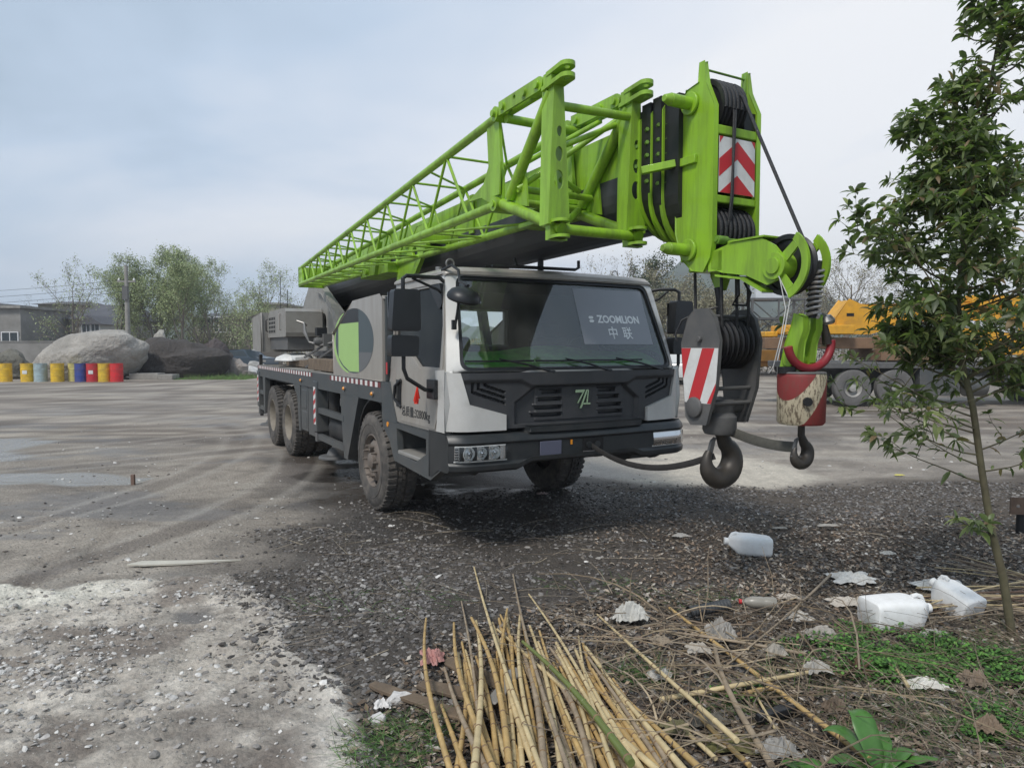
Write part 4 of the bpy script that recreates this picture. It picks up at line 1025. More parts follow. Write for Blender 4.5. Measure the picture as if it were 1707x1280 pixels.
# roof fittings
m = MB(); m.tube([(1.72,-0.66,2.50),(1.74,0.22,2.515)], 0.014, 8); m.tube([(1.66,-0.70,2.505),(1.66,-0.2,2.51)], 0.008, 6)
m.tube([(1.45,-0.28,2.62),(1.47,-0.26,2.545),(1.50,-0.10,2.54),(1.55,0.36,2.54),(1.55,0.40,2.56),(1.55,0.40,2.63)], 0.016, 8); m.cyl((1.48,0.0,2.48),(1.48,0.0,2.64),0.03,n=10)
m.build('roof_rack', M_black, cab)
m = MB(); m.tube([(1.45+0.0, -0.95+0.038*math.cos(t), 2.535+0.038*math.sin(t)) for t in lin(0,2*PI,18)], 0.009, 6); m.tube([(1.45, 0.93+0.036*math.cos(t), 2.53+0.036*math.sin(t)) for t in lin(0,2*PI,18)], 0.006, 6)
m.cyl((1.35,-1.02,2.48),(1.35,-1.02,2.51),0.03,n=12)
m.build('lifting_eye', M_steel, cab)
# red rag tied to the mirror arm
m = MB()
rr_ = random.Random(3)
for k in range(6):
    a = rr_.uniform(-0.5,0.5); x_ = 1.66+rr_.uniform(-0.008,0.008)
    m.surf(lambda u, v: (x_ + 0.5*u*(0.3+0.7*v)*0.035 + 0.03*v*a, -1.36+0.02*math.sin(u*5+k)*v + 0.03*v*a*0.8, 1.46-0.18*v*(0.85+0.15*math.sin(k*2.1))), [-1,-0.4,0.3,1], lin(0,1,7))
rag = m.build('red_rag', mat('red cloth', (0.85,0.055,0.03), 0.7, var=0.15), None); rag.matrix_world = Matrix.Translation(CR.location) @ Matrix.Rotation(-1.0583, 4, 'Z')
tag(rag, 'small red rag tied to the lower arm of the big door mirror', 'rag')

TM = Matrix.Translation(CR.location) @ Matrix.Rotation(-1.0583, 4, 'Z')
def truck_thing(name, label, cat, loc, group=None):
    p = TM @ Vector(loc); return thing(name, label, cat, p, -1.0583, group)
def rel(o, loc):          # mesh written in truck coordinates, kept in a thing at loc
    me = o.data
    for v in me.vertices: v.co = v.co - Vector(loc)
    return o
# ---- main hook block
L0 = (3.85, 0, 0.84)
hb = truck_thing('hook_block', 'big grey hook block with red and white striped side plate hanging from the boom head', 'hook block', L0)
m = MB()
PLT = [(3.72,1.98),(3.78,2.03),(3.90,2.03),(3.965,1.97),(4.01,1.82),(3.985,1.50),(3.90,1.26),(3.76,1.25),(3.71,1.30),(3.69,1.50),(3.66,1.80)]
m.plate(PLT, 'y', -0.20, -0.175); m.plate(PLT, 'y', 0.175, 0.20)
for z in (1.98,1.72,1.50,1.40): m.cyl((3.93 if z < 1.9 else 3.9,-0.175,z),(3.93 if z < 1.9 else 3.9,0.175,z),0.014,n=10)
m.lathe([(0.0,0),(0.07,0),(0.07,0.02),(0.045,0.03),(0.0,0.03)], (3.80,-0.20,1.37), (0,-1,0), 20); m.cyl((3.84,-0.20,1.83),(3.84,-0.225,1.83),0.02,n=10)
m.build('side_plate', M_dgrey, hb, bevel=0.004)
rel(hb.children[0], L0)
m = MB(); yb = -0.2006
m.plate([(3.663,1.77),(4.003,1.77),(3.985,1.50),(3.94,1.40),(3.70,1.40),(3.687,1.50)], 'y', yb, yb-0.001, m=0)
for a, b in ((3.665,3.745),(3.86,3.97)):
    m.plate([(a,1.769),(b,1.769),(b-0.13,1.401),(a-0.13 if a > 3.8 else 3.70,1.401)] if a > 3.8 else [(3.665,1.769),(3.755,1.769),(3.685,1.56)], 'y', yb-0.0012, yb-0.002, m=1)
m.plate([(3.985,1.54),(3.984,1.50),(3.945,1.402),(3.91,1.402)], 'y', yb-0.0012, yb-0.002, m=1)
rel(m.build('warning_stripes', [M_white, M_red], hb, smooth=False), L0)
s_ = sheaves('sheave', 3.83, 1.80, 0.175, lin(-0.12,0.12,6), hb, 0.036); rel(s_, L0)
m = MB(); m.lathe([(0.0,1.18),(0.10,1.18),(0.115,1.21),(0.115,1.30),(0.09,1.33),(0.10,1.36),(0.10,1.42),(0.0,1.44)], (3.83,0,0), (0,0,1), 28)
m.cyl((3.83,-0.19,1.37),(3.83,0.19,1.37),0.05,n=18); rel(m.build('trunnion', M_dgrey, hb, bevel=0.004), L0)
def hook(c, r, th, m, top):
    """c: centre of the bowl in truck coordinates, hook opens towards -y"""
    pts = []; rad = []
    pts.append((c[0], c[1]+0.0, top)); rad.append(th*0.55)
    pts.append((c[0], c[1]+0.0, c[2]+r*1.75)); rad.append(th*0.6)
    for i, t in enumerate(lin(R(62), R(-215), 22)):
        k = i/21.0
        w = th*(0.72 + 0.45*math.sin(PI*min(1, k*1.15+0.05))) * (1.0 if k < 0.8 else 1.0 - (k-0.8)*2.6)
        pts.append((c[0], c[1]+r*math.cos(t), c[2]+r*math.sin(t))); rad.append(max(w, 0.012))
    m.tube(pts, rad, 16)
m = MB(); hook((3.84,-0.005,0.995), 0.122, 0.068, m, 1.22)
rel(m.build('hook', M_hook, hb, angle=60), L0)
m = MB(); m.plate([(-0.085,1.14),(-0.05,1.16),(-0.10,0.99),(-0.145,0.98)], 'x', 3.83, 3.85); rel(m.build('safety_latch', M_dgrey, hb, bevel=0.003), L0)

# ---- auxiliary ball hook
L1 = (4.49, 0, 1.06)
bh = truck_thing('ball_hook', 'red and cream cylindrical weight with small hook under a lime clevis', 'hook', L1)
def r1(o): return rel(o, L1)
cx_, cy_ = 4.50, -0.02
m = MB(); m.lathe([(0.0,1.315),(0.125,1.315),(0.137,1.33),(0.140,1.60),(0.135,1.625),(0.13,1.628),(0.0,1.625)], (cx_,cy_,0), (0,0,1), 40)
# peeled red and cream bands are a procedural paint pattern
pm_ = bpy.data.materials.new('peeling striped paint'); pm_.use_nodes = True; t_ = pm_.node_tree; N_ = t_.nodes; L_ = t_.links; pb = N_['Principled BSDF']; pb.inputs['Roughness'].default_value = 0.6
tcx = N_.new('ShaderNodeTexCoord'); sp_ = N_.new('ShaderNodeSeparateXYZ'); L_.new(tcx.outputs['Object'], sp_.inputs[0])
a_ = N_.new('ShaderNodeMath'); a_.operation = 'MULTIPLY'; L_.new(sp_.outputs['Z'], a_.inputs[0]); a_.inputs[1].default_value = 0.62
b_ = N_.new('ShaderNodeMath'); b_.operation = 'SUBTRACT'; L_.new(sp_.outputs['Y'], b_.inputs[0]); L_.new(a_.outputs[0], b_.inputs[1])
c_ = N_.new('ShaderNodeMath'); c_.operation = 'ADD'; L_.new(b_.outputs[0], c_.inputs[0]); c_.inputs[1].default_value = 0.345
d_ = N_.new('ShaderNodeMath'); d_.operation = 'ABSOLUTE'; L_.new(c_.outputs[0], d_.inputs[0])
g_ = N_.new('ShaderNodeMath'); g_.operation = 'LESS_THAN'; L_.new(d_.outputs[0], g_.inputs[0]); g_.inputs[1].default_value = 0.062
nz = N_.new('ShaderNodeTexNoise'); nz.inputs['Scale'].default_value = 22; nz.inputs['Detail'].default_value = 8; nz.inputs['Roughness'].default_value = 0.75
mp_ = N_.new('ShaderNodeMapping'); mp_.inputs['Scale'].default_value = (2.5,2.5,0.8); L_.new(tcx.outputs['Object'], mp_.inputs[0]); L_.new(mp_.outputs[0], nz.inputs['Vector'])
m1_ = N_.new('ShaderNodeMixRGB'); L_.new(g_.outputs[0], m1_.inputs[0]); m1_.inputs[1].default_value = (0.22,0.030,0.028,1); m1_.inputs[2].default_value = (0.50,0.43,0.30,1)
r_ = N_.new('ShaderNodeValToRGB'); r_.color_ramp.elements[0].position = 0.50; r_.color_ramp.elements[1].position = 0.56; L_.new(nz.outputs['Fac'], r_.inputs[0])
m5_ = N_.new('ShaderNodeMath'); m5_.operation = 'MULTIPLY'; L_.new(r_.outputs[0], m5_.inputs[0])
m6_ = N_.new('ShaderNodeMath'); m6_.operation = 'MULTIPLY_ADD'; L_.new(g_.outputs[0], m6_.inputs[0]); m6_.inputs[1].default_value = 0.65; m6_.inputs[2].default_value = 0.22; L_.new(m6_.outputs[0], m5_.inputs[1])
m2_ = N_.new('ShaderNodeMixRGB'); L_.new(m5_.outputs[0], m2_.inputs[0]); L_.new(m1_.outputs[0], m2_.inputs[1]); m2_.inputs[2].default_value = (0.10,0.07,0.045,1); L_.new(m2_.outputs[0], pb.inputs['Base Color'])
r1(m.build('ball_weight', pm_, bh, angle=50))
m = MB(); m.cyl((cx_+0.11,cy_-0.09,1.46),(cx_+0.128,cy_-0.102,1.46),0.026,n=16,m=0); m.lathe([(0.0,1.63),(0.132,1.63),(0.140,1.622)], (cx_,cy_,0), (0,0,1), 40, 1); m.cyl((cx_-0.03,cy_-0.10,1.62),(cx_-0.03,cy_-0.10,1.66),0.05,n=12)
r1(m.build('cap', [M_blackhole, M_dgrey], bh))
m = MB(); hook((cx_-0.01,-0.0,1.135), 0.062, 0.036, m, 1.32); r1(m.build('hook', M_hook, bh, angle=60))
m = MB(); m.plate([(-0.052,1.22),(-0.03,1.23),(-0.06,1.12),(-0.085,1.12)], 'x', cx_-0.018, cx_-0.004); r1(m.build('safety_latch', M_dgrey, bh))
m = MB()       # clevis
for yy in (-0.085, 0.025):
    m.plate([(4.40,1.66),(4.46,1.63),(4.52,1.68),(4.53,1.80),(4.56,1.88),(4.56,1.96),(4.49,1.97),(4.47,1.90),(4.43,1.80)], 'y', yy, yy+0.045)
m.cyl((4.46,-0.10,1.70),(4.46,0.09,1.70),0.045,n=18)
r1(m.build('clevis', M_green, bh, bevel=0.008))
m = MB(); pts = [(4.52+0.02*math.cos(t), -0.01+0.17*math.cos(t), 1.80+0.15*math.sin(t)) for t in lin(R(188), R(368), 18)]
m.tube([(p[0], p[1]+0.03, p[2]) for p in pts], 0.026, 12); r1(m.build('shackle', mat('red shackle', (0.28,0.02,0.03), 0.45, var=0.2, dirt=(0.08,0.05,0.04), damt=0.3, dscale=15), bh))
m = MB(); m.cyl((4.53,0.17,1.80),(4.53,0.13,1.92),0.03,0.02,n=12,m=1); m.lathe([(0,0),(0.045,0.0),(0.05,0.02),(0.03,0.05),(0,0.05)], (4.53,0.16,1.92), (0,-0.3,1), 14, 0); m.tube([(4.53,0.16,1.95),(4.53,0.10,1.97),(4.54,0.04,1.93)],0.018,8,0)
r1(m.build('shackle_pin', [M_steel, M_hook], bh))
m = MB()       # coil of wire round the line and the line itself
m.cyl((4.56,-0.02,1.95),(4.60,-0.04,2.28),0.030,n=12)
m.tube([(4.565+0.0005*k+0.038*math.cos(k*0.9), -0.025+0.038*math.sin(k*0.9), 1.95+0.0043*k+0.004*math.sin(k)) for k in range(64)], 0.010, 6, 1)
r1(m.build('rope_end', [M_rope, M_steel], bh))
m = MB(); m.tube([(4.50,-0.23,2.17),(4.52,-0.20,2.0),(4.50,-0.21,1.84),(4.44,-0.20,1.66),(4.40,-0.19,1.62)],0.003,5); m.tube([(4.49,-0.23,2.19),(4.54,-0.19,2.05),(4.52,-0.2,1.9),(4.47,-0.2,1.7)],0.003,5)
r1(m.build('tie_wire', M_white, bh))
# web slings
def web(name, pts, w, mt, label):
    o = MB(); o.tube([TM @ Vector(p) for p in pts], w, 10, flat=0.28)
    q = o.build(name, mt, None); return tag(q, label, 'strap')
M_web = mat('dirty webbing', (0.085,0.082,0.07), 0.9, var=0.25, scale=20, bump=0.4, bscale=120)
def catenary(a, b, sag, n=16):
    a, b = Vector(a), Vector(b); return [a.lerp(b, t) - Vector((0,0,sag*4*t*(1-t))) for t in lin(0,1,n)]
web('tow_strap', catenary((2.27,0.06,0.895),(3.80,-0.13,1.005),0.115) + [Vector((3.84,-0.05,1.03))], 0.024, mat('black strap', (0.035,0.032,0.03), 0.85, var=0.3, scale=15), 'dark strap running from the bumper socket to the big hook')
web('web_sling', [(3.86,-0.02,1.20),(3.90,0.04,1.20)] + catenary((3.92,0.06,1.19),(4.47,-0.02,1.17),0.02)[1:], 0.034, M_web, 'grey web sling stretched between the big hook and the small hook')
# ---- things lying on the deck
def timber(x0, y0, x1, y1, z, w, h, label, split=0):
    a = TM @ Vector((x0,y0,z+h/2)); b = TM @ Vector((x1,y1,z+h/2)); m = MB(); N_ = 10
    d = (b-a); L = d.length; rnd = random.Random(int(abs(x0)*100))
    zs_ = lin(-L/2, L/2, N_); 
    P_ = []
    for q in zs_: P_.append([(q, -w/2+rnd.uniform(-.006,.006), -h/2), (q, w/2+rnd.uniform(-.006,.006), -h/2), (q, w/2+rnd.uniform(-.008,.008), h/2+rnd.uniform(-.008,.003)), (q, -w/2+rnd.uniform(-.008,.008), h/2+rnd.uniform(-.008,.003))])
    vs = [p for r in P_ for p in r]
    fs = [(i*4+k, i*4+(k+1)%4, (i+1)*4+(k+1)%4, (i+1)*4+k) for i in range(N_-1) for k in range(4)] + [(3,2,1,0), tuple((N_-1)*4+k for k in range(4))]
    m.add(vs, fs); o = m.build('timber', M_wood, None, bevel=0.006); o.location = (a+b)/2; o.rotation_euler = (0,0,math.atan2(d.y,d.x)); return tag(o, label, 'timber', 'timbers lying on the truck deck')
timber(-3.55,-0.98,-1.62,-1.00,1.43,0.22,0.17,'thick cracked timber block on the deck beside the cover panel')
timber(-5.9,-0.80,-4.0,-0.80,1.43,0.28,0.12,'long flat timber on the deck further back towards the counterweight')
timber(-2.7,-0.62,-1.7,-0.62,1.43,0.2,0.13,'shorter timber half hidden behind the thick cracked block')
m = MB(); m.lathe([(0.0,0.10),(0.18,0.095),(0.30,0.05),(0.33,0.0),(0.0,0.0)], (0,0,0), (0,0,1), 32); m.box(-0.2,0.5,-0.12,0.12,0.02,0.09)
pad = m.build('outrigger_pad', M_white, None, bevel=0.01); pad.location = TM @ Vector((-5.35,-0.92,1.55)); pad.rotation_euler = (0.05,0.06,-1.0); tag(pad, 'pale round outrigger float pad lying on the timber of the deck', 'pad')
# ------------------------------------------------------------------ ground
def vnoise(x, y, seed=0):
    xi = np.floor(x).astype(np.int64); yi = np.floor(y).astype(np.int64); xf = x-xi; yf = y-yi
    def h(a, b):
        n = (a*374761393 + b*668265263 + seed*974711) & 0xffffffff
        n = ((n ^ (n >> 13))*1274126177) & 0xffffffff; n = n ^ (n >> 16); return (n & 0xffff)/65535.0
    u = xf*xf*(3-2*xf); v = yf*yf*(3-2*yf)
    return (h(xi,yi)*(1-u)+h(xi+1,yi)*u)*(1-v)+(h(xi,yi+1)*(1-u)+h(xi+1,yi+1)*u)*v
def fbm(x, y, oct=5, seed=0, gain=0.5):
    s = 0; a = 1; t = 0
    for o in range(oct): s = s + a*vnoise(x*2**o+o*17.3, y*2**o-o*9.1, seed+o); t += a; a *= gain
    return s/t
def ss(a, b, x): t = np.clip((x-a)/(b-a), 0, 1); return t*t*(3-2*t)
def steps_(dense0, dense1, d, lim, g):
    a = list(np.arange(dense0, dense1, d)); s = d
    while a[-1] < lim: s *= g; a.append(a[-1]+s)
    return a
ys_ = steps_(1.4, 9.0, 0.032, 480, 1.045)
b_ = [1.4]; s_ = 0.05
while b_[-1] > -60: s_ *= 1.25; b_.append(b_[-1]-s_)
ys_ = np.array(b_[1:][::-1] + ys_)
xr = steps_(0, 4.4, 0.032, 480, 1.06); xl = [-q for q in steps_(0, 4.4, 0.032, 480, 1.06)][1:][::-1]
xs_g = np.array(xl + xr)
GX, GY = np.meshgrid(xs_g, ys_)
def poly_sd(x, y, pts):
    """signed distance to polygon on the ground, positive inside"""
    P = np.array(pts); d = np.full(x.shape, 1e9); ins = np.zeros(x.shape, bool)
    for i in range(len(P)):
        a, b = P[i-1], P[i]; e = b-a; wx, wy = x-a[0], y-a[1]
        t = np.clip((wx*e[0]+wy*e[1])/(e@e), 0, 1); d = np.minimum(d, np.hypot(wx-e[0]*t, wy-e[1]*t))
        c = ((a[1] > y) != (b[1] > y)); xx = (b[0]-a[0])*(y-a[1])/((b[1]-a[1]) if b[1] != a[1] else 1e-9)+a[0]; ins ^= (c & (x < xx))
    return np.where(ins, d, -d)
def gp(pts): return [tuple(G(*p)[:2]) for p in pts]
CRUST = gp([(615,1500),(612,1240),(608,1180),(575,1120),(520,1080),(470,1010),(420,975),(345,950),(200,965),(120,985),(0,975),(-300,960),(-900,1500)])
TRASH = gp([(580,1500),(600,1215),(640,1140),(720,1090),(840,1040),(990,1000),(1150,985),(1260,960),(1400,930),(1560,925),(1800,900),(2300,900),(2300,1500)])
GRAV = gp([(640,1150),(500,1060),(430,985),(470,900),(580,850),(800,830),(900,812),(1180,808),(1400,812),(1540,800),(1800,790),(2300,790),(2300,1000),(1560,935),(1200,975),(960,1010),(760,1080)])
SAND = gp([(930,775),(1010,755),(1110,745),(1230,758),(1330,778),(1385,800),(1300,815),(1180,812),(1080,806),(1000,795)])
PUD = [gp([(-400,735),(60,731),(95,735),(60,745),(15,752),(60,760),(30,768),(-400,772)]), gp([(-500,793),(60,788),(180,790),(262,797),(225,808),(120,812),(60,806),(-30,812),(-500,812)]), gp([(478,793),(540,782),(610,778),(640,792),(590,803),(520,804)]), gp([(290,1015),(355,1012),(368,1028),(330,1040),(288,1035)])]
def zones(x, y):
    wx = x + 0.5*(fbm(x*0.9, y*0.9, 4, 3)-0.5) + 0.10*(fbm(x*6, y*6, 3, 5)-0.5); wy = y + 0.5*(fbm(x*0.9+40, y*0.9, 4, 4)-0.5) + 0.10*(fbm(x*6, y*6+9, 3, 6)-0.5)
    cr = ss(-0.03, 0.06, poly_sd(wx, wy, CRUST)); tr = ss(-0.15, 0.25, poly_sd(wx, wy, TRASH)); gr = ss(-0.45, 0.40, poly_sd(wx, wy, GRAV)+0.9*(fbm(x*1.7,y*2.3,4,15,0.6)-0.5)); sa = ss(-0.15, 0.30, poly_sd(wx, wy, SAND))
    wx2 = x + 0.15*(fbm(x*1.5, y*1.5, 4, 13)-0.5); wy2 = y + 0.35*(fbm(x*1.5+40, y*1.5, 4, 14)-0.5)
    pu = [ss(-0.02, 0.06, poly_sd(wx2, wy2, p)) for p in PUD]
    return cr, tr, gr, sa, pu
def mixc(c, k, col): 
    return c*(1-k[..., None]) + np.array(col)*k[..., None]
cr, tr, gr, sa, pu = zones(GX, GY)
n_big = fbm(GX*0.25, GY*0.25, 5, 21); n_mid = fbm(GX*1.4, GY*1.4, 5, 22); n_fine = fbm(GX*9, GY*9, 4, 23, 0.6)
streak = fbm(GX*0.10+0.15*np.sin(GY*0.4), GY*0.9+0.010*GX**2*0.3, 5, 31, 0.65); streak2 = fbm(GX*0.35, GY*3.0+0.4*np.sin(GX*0.25), 4, 33)
base = np.ones(GX.shape+(3,))*np.array([0.285,0.258,0.232])
base *= (0.80+0.5*n_big)[..., None]
base = mixc(base, ss(0.48, 0.66, n_mid)*0.6, (0.155,0.138,0.125)); base = mixc(base, ss(0.56,0.70,fbm(GX*0.7+9,GY*2.2,5,81,0.6))*0.5, (0.38,0.355,0.325)); base = mixc(base, ss(0.55,0.66,fbm(GX*0.5,GY*1.0+7,5,83,0.6))*0.55, (0.13,0.115,0.105))
far = ss(9, 14, GY)
base = mixc(base, ss(0.46,0.60,streak)*far*0.85, (0.145,0.122,0.105)); base = mixc(base, ss(0.53,0.66,streak2)*far*0.75, (0.40,0.365,0.32)); base = mixc(base, ss(0.60,0.72,fbm(GX*0.5,GY*1.2,4,35))*far*0.6, (0.11,0.098,0.09))
# darker damp mud in the middle, between the truck and the crust
mid = ss(-3.4,-1.5,GX+0.6*(n_mid-0.5))*ss(9.5,7.5,GY)
base = mixc(base, mid*0.70*(1-sa)*(0.55+0.9*(n_mid-0.2)).clip(0,1), (0.088,0.080,0.076))
oil = ss(-0.5,0.5,poly_sd(GX+0.5*(n_mid-0.5),GY+0.6*(n_mid-0.5),gp([(455,770),(560,725),(700,735),(880,765),(960,790),(1040,845),(960,900),(760,922),(560,880)])))  # oily wet mud that also paints the truck's shade into the ground
base = mixc(base, gr*0.90, (0.062,0.054,0.048)); 
brown = ss(1.2,2.4,GX+n_mid)*gr
base = mixc(base, brown*0.7, (0.085,0.066,0.050))
wv = ss(0.40,0.66,fbm(GX*1.1+5,GY*1.6,5,41)); wv2 = ss(0.54,0.70,fbm(GX*2.6+5,GY*3.2,4,43))
crc = np.ones(GX.shape+(3,))*np.array([0.27,0.248,0.23]); crc = mixc(crc, wv*0.75, (0.46,0.43,0.395)); crc = mixc(crc, wv2*0.55, (0.64,0.61,0.57)); crc = mixc(crc, ss(0.50,0.60,fbm(GX*1.3-3,GY*1.8,5,45,0.6))*0.8, (0.175,0.150,0.135)); crc = mixc(crc, ss(0.52,0.62,fbm(GX*9,GY*13,4,47,0.65))*0.35, (0.14,0.12,0.11))
edge_ = ss(0.30, 0.02, np.abs(poly_sd(GX, GY, CRUST)-0.06))*ss(-1.8,-0.9,GX)
crc = mixc(crc, edge_*0.8, (0.66,0.64,0.61))
wl = ss(0.9,0.25,np.hypot((GX+3.6)/1.2,(GY-4.9)/0.62)+0.35*(n_mid-0.5)); crc = mixc(crc, wl*0.9, (0.68,0.67,0.62))
base = base*(1-cr[...,None]) + crc*1.12*cr[...,None]
base = mixc(base, tr*0.92, (0.045,0.036,0.027)); base = mixc(base, sa*0.95, (0.52,0.485,0.43))
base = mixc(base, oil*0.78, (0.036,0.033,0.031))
base *= (0.74+0.52*n_fine)[..., None]*np.array([1.04,1.0,0.93])
damp = ss(0.50,0.62,fbm(GX*0.6+3,GY*1.1,5,85,0.6))*(1-cr)*(1-gr)*ss(30,12,GY)
base = mixc(base, damp*0.5, (0.085,0.073,0.064))
wet = 0.50*damp + 0.35*oil
for i, p in enumerate(pu):
    if i < 2: base = mixc(base, p*0.8, (0.24,0.225,0.195)); wet = np.maximum(wet, p*0.84*ss(0.36,0.5,0.30+fbm(GX*1.3,GY*6,4,91)*0.5))
    elif i == 2: base = mixc(base, p*0.9, (0.045,0.04,0.036)); wet = np.maximum(wet, p*0.7)
    else: base = mixc(base, p*0.9, (0.12,0.105,0.095)); wet = np.maximum(wet, p*0.55)
near = ss(14, 7, GY)*ss(-9,-6,GX)*ss(10,7,GX)
ZZ = (n_mid-0.5)*0.035*near + (n_fine-0.5)*0.016*near*(1+0.8*cr) + (n_big-0.5)*0.05*ss(40,10,np.abs(GY))*near
lump = np.abs(fbm(GX*5.5,GY*7.5,5,51,0.65)-0.5)*2
ZZ += cr*(0.026-0.075*lump)*near*0.8 + cr*0.02*near*edge_
# tyre ruts on the left
rut = np.zeros(GX.shape)
for (a, b, w_) in ((G(90,930), G(20,1010), 0.16), (G(30,880), G(150,800), 0.22), (G(150,930), G(190,880), 0.1)):
    e_ = np.array(b[:2])-np.array(a[:2]); t = np.clip(((GX-a.x)*e_[0]+(GY-a.y)*e_[1])/(e_@e_),0,1); dd = np.hypot(GX-a.x-e_[0]*t, GY-a.y-e_[1]*t)
    s__ = (GX-a.x)*e_[1]-(GY-a.y)*e_[0]; rut = np.maximum(rut, ss(w_, w_*0.5, dd)*(0.5+0.5*np.sin(s__/np.linalg.norm(e_)*90)))
ZZ -= rut*0.02; 
for k_, (cx0, cy0, rad_) in enumerate(((-16, 9.5, 11.5), (-15, 8.5, 12.2), (-22, 24, 20), (-21.5, 23, 21.3), (4, 34, 19), (4.2, 35, 21), (-3, 60, 42), (-3,61,40))):
    dr = np.abs(np.hypot(GX-cx0, (GY-cy0)*1.15)-rad_-0.25*np.sin(GX*0.7+k_)); w_ = 0.12+0.012*GY
    tk = ss(w_, w_*0.5, dr)*(0.35+0.65*ss(0.35,0.6,fbm(GX*0.5,GY*0.5,3,95+k_)))*(1-cr)*(1-gr)
    base = mixc(base, tk*0.55, (0.13,0.108,0.092)); base = mixc(base, ss(w_*1.9, w_*1.2, dr)*ss(w_*0.8, w_*1.1, dr)*0.35*(1-cr)*(1-gr), (0.40,0.365,0.32))
base = mixc(base, rut*0.35, (0.12,0.105,0.095))
pm = np.maximum.reduce(pu); ZZ = ZZ*(1-pm) - 0.004*pm
def terrain(x, y):
    ix = np.clip(np.searchsorted(xs_g, x)-1, 0, len(xs_g)-2); iy = np.clip(np.searchsorted(ys_, y)-1, 0, len(ys_)-2)
    return ZZ[iy, ix]
nx_, ny_ = len(xs_g), len(ys_)
V = np.stack([GX.ravel(), GY.ravel(), ZZ.ravel()], 1)
ii = (np.arange(ny_-1)[:, None]*nx_ + np.arange(nx_-1)[None, :]).ravel()
Fq = np.stack([ii, ii+1, ii+nx_+1, ii+nx_], 1)
gm = bpy.data.materials.new('yard mud'); gm.use_nodes = True; t_ = gm.node_tree; N_ = t_.nodes; L_ = t_.links; pb = N_['Principled BSDF']
vc = N_.new('ShaderNodeVertexColor'); vc.layer_name = 'tone'; wa = N_.new('ShaderNodeAttribute'); wa.attribute_name = 'wet'
tcg = N_.new('ShaderNodeTexCoord')
na = N_.new('ShaderNodeTexNoise'); na.inputs['Scale'].default_value = 26; na.inputs['Detail'].default_value = 9; na.inputs['Roughness'].default_value = 0.75; L_.new(tcg.outputs['Object'], na.inputs['Vector'])
vo = N_.new('ShaderNodeTexVoronoi'); vo.inputs['Scale'].default_value = 38; L_.new(tcg.outputs['Object'], vo.inputs['Vector'])
mra = N_.new('ShaderNodeMapRange'); L_.new(na.outputs['Fac'], mra.inputs['Value']); mra.inputs['From Min'].default_value = 0.3; mra.inputs['From Max'].default_value = 0.7; mra.inputs['To Min'].default_value = 0.70; mra.inputs['To Max'].default_value = 1.30
sca = N_.new('ShaderNodeVectorMath'); sca.operation = 'SCALE'; L_.new(vc.outputs['Color'], sca.inputs[0]); L_.new(mra.outputs[0], sca.inputs['Scale'])
L_.new(sca.outputs[0], pb.inputs['Base Color'])
rgh = N_.new('ShaderNodeMapRange'); L_.new(wa.outputs['Fac'], rgh.inputs['Value']); rgh.inputs['To Min'].default_value = 0.88; rgh.inputs['To Max'].default_value = 0.05; L_.new(rgh.outputs[0], pb.inputs['Roughness'])
hh = N_.new('ShaderNodeMath'); hh.operation = 'MULTIPLY_ADD'; L_.new(vo.outputs['Distance'], hh.inputs[0]); hh.inputs[1].default_value = -0.5; L_.new(na.outputs['Fac'], hh.inputs[2])
iw = N_.new('ShaderNodeMath'); iw.operation = 'SUBTRACT'; iw.inputs[0].default_value = 1.0; L_.new(wa.outputs['Fac'], iw.inputs[1])
bpn = N_.new('ShaderNodeBump'); bpn.inputs['Distance'].default_value = 0.02; L_.new(hh.outputs[0], bpn.inputs['Height']); L_.new(iw.outputs[0], bpn.inputs['Strength']); L_.new(bpn.outputs[0], pb.inputs['Normal'])
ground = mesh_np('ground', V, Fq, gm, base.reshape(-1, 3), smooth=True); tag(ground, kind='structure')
wat = ground.data.attributes.new('wet', 'FLOAT', 'POINT'); wat.data.foreach_set('value', wet.ravel().astype(np.float32))

rng = np.random.default_rng(11)
def scatter(verts, faces, P, S, ROT, tone, name, mt, label=None, cat=None, squash=None, jitter=0.0, smooth=False, parent=None):
    """P (n,3) S (n,3) ROT (n,3 euler) tone (n,3): many small copies baked into ONE object"""
    n = len(P); verts = np.asarray(verts, float); faces = np.asarray(faces)
    vv = np.repeat(verts[None], n, 0)
    if jitter: vv = vv*(1+rng.uniform(-jitter, jitter, vv.shape))
    vv = vv*S[:, None, :]
    cx, sx = np.cos(ROT[:,0]), np.sin(ROT[:,0]); cy, sy = np.cos(ROT[:,1]), np.sin(ROT[:,1]); cz, sz = np.cos(ROT[:,2]), np.sin(ROT[:,2])
    x, y, z = vv[...,0], vv[...,1], vv[...,2]
    y, z = y*cx[:,None]-z*sx[:,None], y*sx[:,None]+z*cx[:,None]
    x, z = x*cy[:,None]+z*sy[:,None], -x*sy[:,None]+z*cy[:,None]
    x, y = x*cz[:,None]-y*sz[:,None], x*sz[:,None]+y*cz[:,None]
    vv = np.stack([x,y,z],-1)+P[:,None,:]
    F = (faces[None]+np.arange(n)[:,None,None]*len(verts)).reshape(-1, faces.shape[1])
    cols = np.repeat(tone, len(verts), 0)
    return mesh_np(name, vv.reshape(-1,3), F, mt, cols, parent=parent, smooth=smooth)
ph = (1+5**0.5)/2
ICO = np.array([(-1,ph,0),(1,ph,0),(-1,-ph,0),(1,-ph,0),(0,-1,ph),(0,1,ph),(0,-1,-ph),(0,1,-ph),(ph,0,-1),(ph,0,1),(-ph,0,-1),(-ph,0,1)])/1.9
